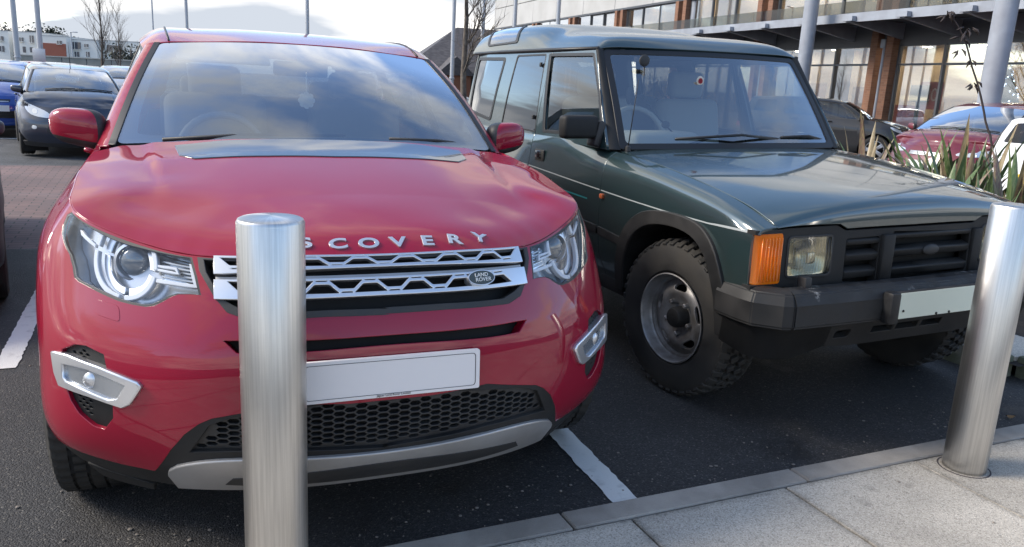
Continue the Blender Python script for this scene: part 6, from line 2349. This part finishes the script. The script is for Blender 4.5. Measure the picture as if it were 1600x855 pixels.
    mx = N('ShaderNodeMix'); mx.data_type = 'RGBA'; mx.inputs[7].default_value = (.30, .29, .27, 1)
    old = b.inputs['Base Color'].links[0].from_socket
    Lk(cr.outputs[0], mx.inputs[0]); Lk(old, mx.inputs[6]); Lk(mx.outputs[2], b.inputs['Base Color'])
    mid = [(x, -y) for x, y in path[:4][::-1]] + path[1:4]
    bumper = sweep('front_bumper', mid, worn, root)
    for sg in (-1, 1):
        pth = [(.7525, .780), (.735, .822), (.640, .905), (.56, .917), (.42, .919)]
        sweep('bumper_end', [(x, sg * y) for x, y in pth], M_GREYPL, bumper)
        # valance below the bumper end
        vp = [(.70, .50), (.70, .72), (.665, .82), (.60, .88), (.47, .905)]
        bm = bmesh.new()
        up_ = [bm.verts.new((x, sg * y, .553)) for x, y in vp]
        lo_ = [bm.verts.new((x - .03 - .02 * (i == 0), sg * (y - .012), z)) for i, ((x, y), z) in enumerate(zip(vp, (.42, .39, .39, .40, .43)))]
        for i in range(4):
            bm.faces.new((up_[i], up_[i + 1], lo_[i + 1], lo_[i]))
        bmesh.ops.solidify(bm, geom=bm.faces[:], thickness=.025)
        bm_obj('bumper_valance', bm, M_GREYPL, bumper, smooth=True, sharp=.6)
        box('jacking_block', (.66, sg * .655, .715), (.05, .035, .06), M_BLACKPL, bumper, bevel=.004)
        box('plate_support', (.79, sg * .285, .613), (.055, .055, .14), worn, bumper, bevel=.012)
    vf = lambda uv: np.c_[.700 - .05 * (.553 - uv[:, 1]) / .12 + 0 * uv[:, 0], uv[:, 0], uv[:, 1]]
    slots = [round_poly([(a, .452), (b_, .452), (b_, .492), (a, .492)], .006) for a, b_ in ((-.235, -.10), (-.085, .06), (.075, .21))] + [round_poly([(-.455, .447), (-.36, .447), (-.36, .492), (-.455, .492)], .014)]
    panel('bumper_apron', vf, [(-.56, .420), (-.33, .400), (.33, .400), (.56, .420), (.53, .553), (-.53, .553)], M_GREYPL, bumper, slots, sp=.05, flange=.03, roll=.004)
    panel('apron_back', lambda uv: vf(uv) - [.05, 0, 0], [(-.5, .44), (.5, .44), (.5, .55), (-.5, .55)], M_DARK, bumper, sp=.2, flange=0)
    # ---- number plate
    pt = GREEN.on(1408, 460, 1, -.26); pb = GREEN.on(1402, 498, 1, -.26)
    q = round_poly([(-.26, .566), (.26, .566), (.26, .677), (-.26, .677)], .006)
    pl = panel('number_plate', lambda uv: np.c_[.812 - .0 * uv[:, 0], uv[:, 0], uv[:, 1]], q, M_PLATEG, root, sp=.1, flange=.006, roll=.001)
    for y, z in ((-.235, .600), (.235, .640), (-.03, .572), (.05, .572), (.22, .60)):
        lathe('plate_screw', [(.006, 0), (.005, .003), (0, .004)], M_BLACKINK, pl, n=10, axis='x', center=(.8125, y, z))
    box('plate_board', (.795, 0, .622), (.026, .525, .115), M_BLACKPL, bumper)
    # ---- greenhouse
    def gh(sg):
        def fn(uv):                                 # u = .62 - x, v = height
            u, z = uv[:, 0], uv[:, 1]
            t = (z - 1.165) / .52
            y = .845 - .105 * t + .008 * np.sin(np.pi * np.clip(t, 0, 1)) - .03 * np.clip((u - 3.3) / .3, 0, 1)
            return np.c_[.62 - u, sg * y, z]
        return fn
    g = gh(-1)
    hw = lambda px: hits(g, GREEN, px, (1.2, 1.10), (3.8, 1.72))
    dw = hw([(860, 86), (928, 85), (937, 150), (941, 212), (849, 205)])
    mw = hw([(809, 87), (854, 85), (836, 206), (783, 195)])
    qw = hw([(749, 92), (790, 92), (766, 187), (734, 172)])
    qw[:, 0] = np.minimum(qw[:, 0], 3.50)
    for sg in (-1, 1):
        fn = gh(sg)
        n = surf_normal(fn, np.array([[2.0, 1.4]]))[0]
        s = 1.0 if n[1] * sg > 0 else -1.0
        dwo = dw
        # door frame (with front slope) and the rear body side
        df = np.array([(1.30, 1.150), (2.203, 1.150), (2.203, 1.682), (1.645, 1.682)])
        fro = panel('door_frame', fn, df, M, root, [round_poly(dwo, .015)], sp=.05, sign=s, flange=.02)
        panel('side_window', fn, round_poly(dwo, .015), M_GLASSD if False else pane_glass('side_glass_clear', (.50, .55, .52), 1.3), fro, sp=.1, sign=s, off=-.010, flange=0)
        c = dwo.mean(0)
        panel('window_seal', fn, round_poly(c + (dwo - c) * 1.035, .02), M_SEAL, fro, [round_poly(c + (dwo - c) * .965, .015)], sp=.06, sign=s, off=.003, flange=.006)
        rb = np.array([(2.211, 1.150), (3.585, 1.150), (3.50, 1.682), (2.211, 1.682)])
        quar = panel('rear_side_panel', fn, rb, M, root, [round_poly(mw, .02), round_poly(qw, .03)], sp=.05, sign=s, flange=.02)
        dark_gl = pane_glass('rear_side_glass', (.16, .165, .16), 1.25)
        for wq in (mw, qw):
            panel('side_window', fn, round_poly(wq, .02), dark_gl, quar, sp=.1, sign=s, off=-.003, flange=0)
        c = qw.mean(0)
        panel('window_seal', fn, round_poly(c + (qw - c) * 1.04, .035), M_SEAL, quar, [round_poly(c + (qw - c) * .95, .03)], sp=.06, sign=s, off=.004, flange=.006)
        c = mw.mean(0)
        panel('window_seal', fn, round_poly(c + (mw - c) * 1.015, .02), M_SEAL, quar, [round_poly(c + (mw - c) * .975, .02)], sp=.06, sign=s, off=.001, flange=.003)
        for zz in (1.60, 1.27):
            uu = np.interp(zz, [mw[2][1], mw[1][1]], [mw[2][0], mw[1][0]]) + .035
            p = fn(np.array([[uu, zz]]))[0]
            box('window_hinge', p + [0, sg * .008, 0], (.022, .016, .028), M_BLACKPL, quar, bevel=.004)
        # bright pillar strip between the door and the rear side
        st = np.array([(2.16, 1.150), (2.203, 1.150), (2.203, 1.68), (2.16, 1.68)])
        # drip rail
        tube('drip_rail', [(-1.02, sg * .735, 1.690), (-1.6, sg * .748, 1.692), (-2.4, sg * .748, 1.692), (-2.95, sg * .735, 1.688)], .011, M_SEAL, root, 8)
        # screen pillar
        lo, hi = np.array([-.655, .772, 1.150]), np.array([-1.028, .700, 1.690])
        lo2, hi2 = np.array([-.70, .842, 1.150]), np.array([-1.03, .745, 1.690])
        pf = lambda uv: ((lo + np.outer(uv[:, 1], hi - lo)) * (1 - uv[:, [0]] / .1) + (lo2 + np.outer(uv[:, 1], hi2 - lo2)) * uv[:, [0]] / .1 + np.outer(np.sin(np.pi * np.clip(uv[:, 0] / .1, 0, 1)) * .014, (.7, .7, .1))) * [1, sg, 1]
        panel('windscreen_pillar', pf, rect(.0, .1, 0, 1), M_GREYPL, root, sp=.02, sign=sg, flange=.012)
    # windscreen
    def ws(uv):
        s, t = uv[:, 0] / .72, uv[:, 1] / .62
        q_ = 1 - s * s
        a = np.c_[-.660 + .055 * q_, .772 * s, 1.150 + .004 * q_]
        b_ = np.c_[-1.028 + .045 * q_, .700 * s, 1.678 + .010 * q_]
        return a + (b_ - a) * t[:, None] + np.outer(.010 * np.sin(np.pi * np.clip(t, 0, 1)), (.8, 0, .6))
    panel('windscreen', ws, rect(-.70, .70, .012, .608, .03), pane_glass('older_windscreen_glass', (.84, .89, .85), 3.6), root, sp=.06, flange=0)
    panel('windscreen_rubber', ws, rect(-.722, .722, .0, .624, .03), M_SEAL, root, [rect(-.688, .688, .03, .597, .03)], sp=.05, off=.006, flange=.014, roll=.005)
    # roof, stepped up behind the front seats
    RX = [-.985, -1.05, -1.18, -1.45, -1.70, -1.88, -2.05, -2.45, -2.85, -2.99]
    RZ = [1.708, 1.755, 1.792, 1.812, 1.826, 1.868, 1.892, 1.902, 1.890, 1.866]
    YC = [0, .30, .50, .60, .67, .715, .742]
    rows = []
    for x, zc in zip(RX, RZ):
        e = zc - 1.690
        fr_ = [0, .02, .07, .17, .40, .72, 1.0]
        h = np.array([(x - .03 * (1 - (y / .742)**2) * (-1 if x > -1.0 else 0), y, zc - e * f) for y, f in zip(YC, fr_)])
        if x > -1.0:
            h[:, 0] = x - .045 + .050 * (1 - (np.array(YC) / .742)**2)
        m = h[1:][::-1].copy(); m[:, 1] *= -1
        rows.append(np.r_[m, h])
    kk = [0, .30, .50, .605, .69, .76, .84]
    vk = [0.0]
    for (x0, z0), (x1, z1) in zip(zip(RX, RZ), zip(RX[1:], RZ[1:])):
        vk.append(vk[-1] + math.hypot(x1 - x0, z1 - z0))
    rn = Net([-k for k in kk[1:][::-1]] + kk, vk, rows)
    al = hits(rn, GREEN, [(776, 46), (823, 40), (808, 66), (764, 72)], (-.84, .8), (-.3, vk[-1]))
    al_r = mir(al)
    sr = 1.0 if surf_normal(rn, np.array([[0, 1.0]]))[0][2] > 0 else -1.0
    roof = panel('roof', rn, rect(-.838, .838, .0, vk[-1]), M, root, [round_poly(al, .03), round_poly(al_r, .03)], sp=.030, sign=sr, flange=.02)
    for q in (al, al_r):
        panel('roof_side_window', rn, round_poly(q, .03), pane_glass('rear_side_glass'), roof, sp=.04, sign=sr, off=.002, flange=0)
        c = q.mean(0)
        panel('roof_window_seal', rn, round_poly(c + (q - c) * 1.06, .035), M_SEAL, roof, [round_poly(c + (q - c) * .94, .03)], sp=.05, sign=sr, off=.006, flange=.008)
    # back: tail with door, rear window and spare wheel
    tb = lambda uv: np.c_[-2.985 - .03 * (1 - (uv[:, 0] / .86)**2) + .05 * np.clip(uv[:, 1] - 1.165, 0, 1), uv[:, 0], uv[:, 1]]
    panel('tailgate', tb, [(-.80, .46), (.80, .46), (.81, 1.16), (.70, 1.70), (.45, 1.86), (-.45, 1.86), (-.70, 1.70), (-.81, 1.16)], M, root, [rect(-.55, .55, 1.20, 1.66, .05)], sp=.08, sign=-1)
    panel('rear_window', tb, rect(-.55, .55, 1.20, 1.66, .05), pane_glass('rear_side_glass'), root, sp=.2, sign=-1, flange=0)
    sw = wheel('spare_wheel', root, (-3.12, .12, .98), .37, .23, 1, 'steel')
    sw.rotation_euler = (0, 0, math.pi / 2)
    # under tray
    mesh_obj('under_tray', [(.60, -.62, .47), (.60, .62, .47), (-2.9, .70, .47), (-2.9, -.70, .47)], [(3, 2, 1, 0)], M_DARK, root, smooth=False)
    tube('front_axle', [(-.02, -.70, .37), (-.02, .70, .37)], .05, M_DARK, root, 10)
    tube('rear_axle', [(-2.54, -.70, .37), (-2.54, .70, .37)], .05, M_DARK, root, 10)
    # ---- wheels (each standing on the ground although the body leans a little)
    for x, sg, stv in ((0.015, -1, .10), (0.015, 1, .10), (-2.54, -1, 0), (-2.54, 1, 0)):
        wheel('wheel', root, (x, sg * .745, .382 - GREEN.roll * sg * .75), .380, .235, sg, 'steel', stv, 'mud')
    # ---- mirrors
    for sg in (-1,):
        bm = bmesh.new()
        add_box(bm, (-.79, sg * .965, 1.262), (.085, .215, .125), None, .022, 3)
        mm = bm_obj('door_mirror', bm, M_GREYPL, root, smooth=True, sharp=.9)
        bm = bmesh.new()
        add_box(bm, (-.79, sg * .852, 1.225), (.10, .045, .145), Matrix.Rotation(.25 * sg, 3, 'X'), .014, 2)
        bm_obj('mirror_arm', bm, M_BLACKPL, mm, smooth=True, sharp=.9)
        box('mirror_glass', (-.834, sg * .965, 1.262), (.004, .185, .10), M_MIRROR, mm)
    # ---- aerial
    b0 = GREEN.on(981, 233, 1, -.735); t0 = GREEN.on(998, 124, 1, -.735)
    ae = tube('aerial', [b0, t0], [.0035, .002], M_BLACKPL, root, 6)
    lathe('aerial_base', [(.016, -.01), (.014, .012), (.006, .02), (0, .022)], M_BLACKPL, ae, n=12, axis='z', center=b0)
    # ---- wipers
    for pts, blade in (([(-.645, -.40, 1.155), (-.665, -.12, 1.225), (-.672, .02, 1.235)], [(-.655, -.42, 1.205), (-.60, 0, 1.232), (-.655, .32, 1.205)]), ([(-.640, .27, 1.155), (-.665, .47, 1.20), (-.69, .56, 1.222)], [(-.65, .34, 1.215), (-.66, .56, 1.222), (-.70, .74, 1.190)])):
        wv = tube('wiper', pts, [.010, .007, .006], M_BLACKPL, root, 6)
        tube('wiper_blade', blade, .008, M_SEAL, wv, 6)
    # ---- cabin
    grey = principled('grey_cabin_trim', (.32, .325, .31), .85)
    V = [(-.62, -.78, .60), (-.62, .78, .60), (-2.95, .78, .60), (-2.95, -.78, .60), (-.62, -.78, 1.10), (-.62, .78, 1.10), (-2.95, .80, 1.14), (-2.95, -.80, 1.14)]
    mesh_obj('cabin_tub', V, [(0, 1, 2, 3), (0, 4, 5, 1), (1, 5, 6, 2), (2, 6, 7, 3), (3, 7, 4, 0)], M_INT, root, smooth=False)
    bm = bmesh.new()
    add_box(bm, (-.83, 0, 1.08), (.40, 1.44, .14), None, .04, 3)
    add_box(bm, (-.93, -.36, 1.17), (.26, .46, .12), None, .04, 3)
    bm_obj('dashboard', bm, grey, root, smooth=True, sharp=1.0)
    V, F = [], []
    c = np.array([-1.13, -.36, 1.17]); ax, ay = np.array([0, 1.0, 0]), np.array([-.40, 0, .92])
    tube_into(V, F, [c + .20 * (math.cos(a) * ax + math.sin(a) * ay) for a in np.linspace(0, 2 * math.pi, 29)], .016, 8, False)
    for a in (0, math.pi, -math.pi / 2):
        tube_into(V, F, [c, c + .19 * (math.cos(a) * ax + math.sin(a) * ay)], .018, 6)
    mesh_obj('steering_wheel', V, F, grey, root)
    for y in (-.36, .36):
        bm = bmesh.new()
        add_box(bm, (-1.60, y, 1.08), (.15, .50, .66), Matrix.Rotation(-.2, 3, 'Y'), .06, 3)
        add_box(bm, (-1.38, y, .80), (.5, .5, .16), None, .05, 3)
        s_ = bm_obj('front_seat', bm, grey, root, smooth=True, sharp=1.2)
        box('headrest', (-1.68, y, 1.50), (.09, .27, .18), grey, s_, bevel=.035, seg=3)
    box('rear_seat', (-2.5, 0, 1.1), (.18, 1.3, .6), grey, root, bevel=.05, seg=3)
    panel('headlining', rn, rect(-.66, .66, .08, vk[-1] - .1), M_HEAD, root, sp=.12, sign=-sr, off=.04, flange=0)
    # things behind the screen: gadget on suction pads, apple sticker, papers on the dash
    gp_ = thing('phone_holder', 'black holder with oval pads on thin arms behind the green car windscreen', 'holder')
    gp_.matrix_world = GREEN.matrix()
    on = lambda u, v, x=-.90: GREEN.on(u, v, 0, x)
    for (u, v), (a, b_) in (((1007, 95), (.036, .034)), ((983, 150), (.020, .050)), ((1040, 195), (.030, .022))):
        p = on(u, v)
        bm = bmesh.new()
        bmesh.ops.create_uvsphere(bm, u_segments=20, v_segments=10, radius=1)
        bmesh.ops.scale(bm, vec=(.010, a, b_), verts=bm.verts)
        bmesh.ops.translate(bm, vec=p, verts=bm.verts)
        bm_obj('pad', bm, M_BLACKPL, gp_, smooth=True)
    tube('arm', [on(1007, 105), on(1005, 148), on(1030, 186), on(1066, 222)], .0045, M_BLACKPL, gp_, 6)
    tube('arm', [on(983, 152), on(1005, 148)], .0045, M_BLACKPL, gp_, 6)
    st = on(1094, 126, -.845)
    bm = bmesh.new()
    out = [(.026 * math.cos(t) * (1 - .12 * math.sin(t)), .026 * math.sin(t)) for t in np.linspace(0, 2 * math.pi, 33)[:-1]]
    bm.faces.new([bm.verts.new((0, a, b_)) for a, b_ in out])
    bmesh.ops.solidify(bm, geom=bm.faces[:], thickness=.002)
    so = bm_obj('sticker', bm, M_WHITE)
    so.matrix_world = GREEN.matrix() @ Matrix.Translation(Vector(st))
    tag(so, 'small round red and white sticker behind the green car windscreen', 'sticker')
    bm = bmesh.new()
    bm.faces.new([bm.verts.new((.004, a * .62, b_ * .62 - .002)) for a, b_ in out])
    bmesh.ops.solidify(bm, geom=bm.faces[:], thickness=.001)
    bm_obj('sticker_print', bm, principled('red_print', (.5, .03, .05), .5), so)
    for (u, v), sz, lab in (((962, 205), (.10, .05), 'crumpled white paper on the dashboard behind the aerial'), ((1250, 208), (.16, .12), 'white paper on the dashboard at the passenger side')):
        p = GREEN.on(u, v, 2, 1.165)
        if p[0] > -.70:
            p = np.array([-.78, p[1], 1.165])
        bm = bmesh.new()
        vs = [bm.verts.new((a * sz[1], b_ * sz[0], rnd.uniform(0, .02))) for a in (-.5, 0, .5) for b_ in (-.5, -.1, .25, .5)]
        for i in range(2):
            for j in range(3):
                bm.faces.new((vs[i * 4 + j], vs[i * 4 + j + 1], vs[(i + 1) * 4 + j + 1], vs[(i + 1) * 4 + j]))
        bmesh.ops.solidify(bm, geom=bm.faces[:], thickness=.001)
        po = bm_obj('paper', bm, M_WHITE)
        po.matrix_world = GREEN.matrix() @ Matrix.Translation(Vector((p[0], p[1], 1.152)))
        tag(po, lab, 'paper')
    return root


build_green()
# ------------------------------------------------------------------ the other parked cars
M_CLUSTER = principled('lamp_cluster', (.62, .64, .66), .18, .35, Coat_Weight=1.0)


def bg_car(label, X, Y, th, wb, fo, ro, wid, hgt, M, cab=0.0, hood=1.0, wheel_r=.31, lamps='sweep', plate=None, group='parked cars', doors=4, style='cap', wiper=True):
    """ordinary road car: wheelbase, overhangs, width, height; cab moves the screen forward, hood lowers the nose"""
    root = thing('parked_car', label, 'car', group=group)
    pose = Pose(X, Y, th)
    root.matrix_world = pose.matrix()
    sy, zr = wid / 1.95, hgt / 1.668

    def warp(p):
        x, y, z = p[:, 0].copy(), p[:, 1] * sy, p[:, 2].copy()
        k = np.clip((z - .95) / .22, 0, 1)
        k = k * k * (3 - 2 * k)
        x = x + cab * k * np.clip((x + 3.3) / 2.9, 0, 1)
        xn = np.where(x > 0, x * fo / .888, np.where(x > -2.741, x * wb / 2.741, -wb + (x + 2.741) * ro / .98))
        lowz = np.where(z < .40, .17 + (z - .235) * 1.2, z - .03)
        zn = np.where(z < .40, lowz, z - .032) * zr
        nose = np.clip((xn - .05) / max(fo, .1), 0, 1) * np.clip((z - .5) / .45, 0, 1)
        zn = zn - (1 - hood) * nose
        return np.c_[xn, y, zn]
    sh = Shell(warp)
    ar = wheel_r + .045
    # arches have to follow the wheel, so they are given in unwarped units
    low = principled('car_lower_trim', (.02, .02, .021), .6)
    o = build_shell(root, sh, M, (), [(0, .30), (.5, .30), (.9, .32)], arch_r=.405 * wheel_r / .335, wheel_z=.36 * wheel_r / .31, sp=.055, lower=low, doors=doors)
    W = sh.W
    sym = lambda P_: [(np.array(P_), 1), (mir(np.array(P_)), -1)]
    L_ = {'sweep': [(.50, .80), (.66, .79), (.86, .83), (1.02, .90), (1.04, .935), (.84, .93), (.62, .885)],
          'slim': [(.44, .84), (.66, .83), (.90, .86), (1.06, .915), (.90, .915), (.64, .895), (.46, .885)],
          'round': [(.44, .76), (.62, .75), (.80, .79), (.94, .90), (.98, .936), (.80, .93), (.58, .88)]}[lamps]
    for q, sg in sym(smooth_poly(L_, 3)):
        lp = panel('headlamp', W, q, M_CLUSTER, root, sp=.04, off=.006, flange=.01)
        c = q.mean(0)
        panel('reflector', W, np.array([c + .045 * np.array([math.cos(a), math.sin(a)]) for a in np.linspace(0, 6.28, 17)[:-1]]), M_MIRROR, lp, sp=.04, off=.009, flange=.004, interior=False)
    gq = round_poly([(-.50, .44), (.50, .44), (.56, .52), (.50, .60), (-.50, .60), (-.56, .52)], .03)
    gr = panel('lower_grille', W, gq, M_BLACKPL, root, sp=.05, off=.006, flange=.01)
    for k in range(4):
        v = .462 + k * .034
        panel('grille_slat', W, rect(-.48, .48, v, v + .012), M_GREYPL, gr, sp=.1, off=.016, flange=.01, interior=False)
    up = round_poly([(-.30, .80), (.30, .80), (.33, .86), (-.33, .86)], .02)
    ug = panel('upper_grille', W, up, M_BLACKPL, root, sp=.05, off=.006, flange=.01)
    for k in range(5 if lamps == 'slim' else 2):
        v = .805 + k * .011
        panel('grille_slat', W, rect(-.29, .29, v, v + .005), M_CHROME, ug, sp=.1, off=.012, flange=.006, interior=False)
    for q, sg in sym([(.76 + .04 * math.cos(a), .56 + .034 * math.sin(a)) for a in np.linspace(0, 6.28, 17)[:-1]]):
        panel('fog_lamp', W, q, M_CLUSTER, root, sp=.04, off=.006, flange=.01, interior=False)
    bt = np.array([(-1.0, .242), (1.0, .242), (1.0, .32), (.9, .317), (.5, .297), (-.5, .297), (-.9, .317), (-1.0, .32)])
    panel('lower_bumper_trim', W, bt, low, root, sp=.06)
    # number plate
    pc = W(np.array([[0, .66]]))[0]
    pl = box('number_plate', (pc[0] + .012, 0, pc[2]), (.012, .52, .111), M_WHITE, root)
    if plate:
        co, F = text_mesh(plate, .105, .0005, .8)
        co = co - [co[:, 0].min() + .235, 0, 0]
        mesh_obj('plate_lettering', np.c_[np.full(len(co), pc[0] + .0195), co[:, 0], co[:, 1] + pc[2]], F, M_BLACKINK, pl, smooth=False)
    yb = W(np.array([[5.9, .70]]))[0]
    box('rear_number_plate', (yb[0] - .012, 0, yb[2] + .05), (.012, .52, .111), principled('number_plate_yellow', (.75, .50, .03), .4), root)
    for x in (0, -wb):
        for sg in (-1, 1):
            wheel('wheel', root, (x, sg * (wid / 2 - .115), wheel_r), wheel_r, .20, sg, style)
    mx_ = warp(np.array([[-.52, .93, 1.20]]))[0]
    for sg in (-1, 1):
        door_mirror(root, (mx_[0], mx_[1], mx_[2] - .01), sg, (.065, .085, .062), M)
    cabin(root, sh)
    if wiper:
        for a, b_ in (((-.45, .04), (.12, .05)), ((.0, .05), (.58, .04))):
            tube('wiper', [sh.ws(np.array([q]))[0] + np.array([.012, 0, .012]) for q in (a, ((a[0] + b_[0]) / 2, .055), b_)], .009, M_BLACKPL, root, 5)
    return root, sh, pose


P_NAVY = paint('dark_navy_paint', (.009, .016, .036), .2, .35, .05)
P_BLUE = paint('bright_blue_paint', (.008, .055, .30), .2, .35, .05)
P_SILVER = paint('silver_paint', (.36, .37, .38), .15, .45, .06)
P_MAROON = paint('maroon_paint', (.12, .004, .014), 0, .45, .03, ior=1.45)
P_BLACK = paint('black_paint', (.006, .006, .007), 0, .5, .05, ior=1.4)
P_WHITE = paint('white_paint', (.72, .73, .74), 0, .4, .05)
P_RED2 = paint('signal_red_paint', (.40, .02, .012), 0, .4, .05)

_lf = lambda th: np.array([math.cos(th), math.sin(th)])
_fw = lambda th: np.array([math.sin(th), -math.cos(th)])
# small dark hatchback: its right front wheel stands where the photo shows it
th = math.radians(33)
p = on_ground(45, 241)[:2] + _lf(th) * .72 - _fw(th) * .06
ka, ksh, kpose = bg_car('small dark navy hatchback facing the camera behind the red car mirror', p[0], p[1], th, 2.30, .68, .62, 1.68, 1.45, P_NAVY, cab=.34, hood=.96, wheel_r=.29, lamps='round', plate='OW', group='parked cars left of the lane', doors=2)
ap = kpose.on(80, 101, 1, -.02)
tube('roof_aerial', [ksh.roof(np.array([[0, .12]]))[0], ksh.roof(np.array([[0, .12]]))[0] + np.array([-.10, 0, .42])], [.006, .003], M_BLACKPL, ka, 5)
# blue hatchback further left
th = math.radians(30)
p = on_ground(2, 212)[:2]
bg_car('bright blue hatchback at the far left edge behind the dark hatchback', p[0] - .25, p[1] + .3, th, 2.45, .75, .65, 1.70, 1.47, P_BLUE, cab=.25, hood=.96, wheel_r=.30, lamps='sweep', group='parked cars left of the lane')
# silver car in the next bay, only its wheel and wing in view
th = math.radians(33)
p = np.array([-3.05, 4.80]) - _lf(th) * .94
bg_car('grey car cut off at the left edge in the bay beside the red car', p[0], p[1], th, 2.55, .72, .75, 1.72, 1.46, paint('slate_grey_paint', (.045, .085, .090), 0, .6, .3, ior=1.2), cab=.2, hood=.96, wheel_r=.315, lamps='sweep', group='parked cars left of the lane')
# row further back
for (u, v), th_, M_, lab in (((66, 128), 205, P_RED2, 'red car roof between the blue and the dark hatchback'), ((190, 135), 26, P_SILVER, 'pale car behind the dark hatchback beside the red car pillar'), ((96, 124), 205, P_WHITE, 'white car roof just behind the dark hatchback roof')):
    p = on_ground(u, v)[:2]
    p = p * min(1.0, (44 if lab[0] == 'r' else 30) / np.linalg.norm(p))
    bg_car(lab, p[0], p[1], math.radians(th_), 2.5, .75, .7, 1.72, 1.47, M_, cab=.2, hood=.97, wheel_r=.31, group='parked cars left of the lane')
# right-hand side
p = at_depth(1500, 240, 12.4)
bg_car('maroon people carrier parked behind the flax leaves before the shop windows', p[0], p[1], math.radians(-60), 2.85, .92, .90, 1.90, 1.63, P_MAROON, cab=.50, hood=.97, wheel_r=.33, lamps='slim', group='parked cars before the shop', style='alloy')
p = at_depth(1296, 220, 20.5)
bg_car('black estate car beside the brick pillars behind the green car pillar', p[0] + 1.3, p[1] + .1, math.radians(62), 2.7, .88, .95, 1.85, 1.60, P_BLACK, cab=.1, hood=1.0, wheel_r=.34, lamps='slim', group='parked cars before the shop', style='alloy')
p = at_depth(1640, 260, 9.6)
bg_car('white car at the right edge with its red tail lamp towards the flax', p[0] + 2.62, p[1] + 1.75, math.radians(122), 2.5, .78, .72, 1.72, 1.46, P_WHITE, cab=.2, hood=.97, wheel_r=.31, group='parked cars before the shop')
p = at_depth(716, 150, 33)
bg_car('pale car far behind the gap between the red and the green car', p[0], p[1], math.radians(100), 2.5, .75, .7, 1.72, 1.47, P_SILVER, cab=.2, hood=.97, wheel_r=.31, group='parked cars left of the lane')
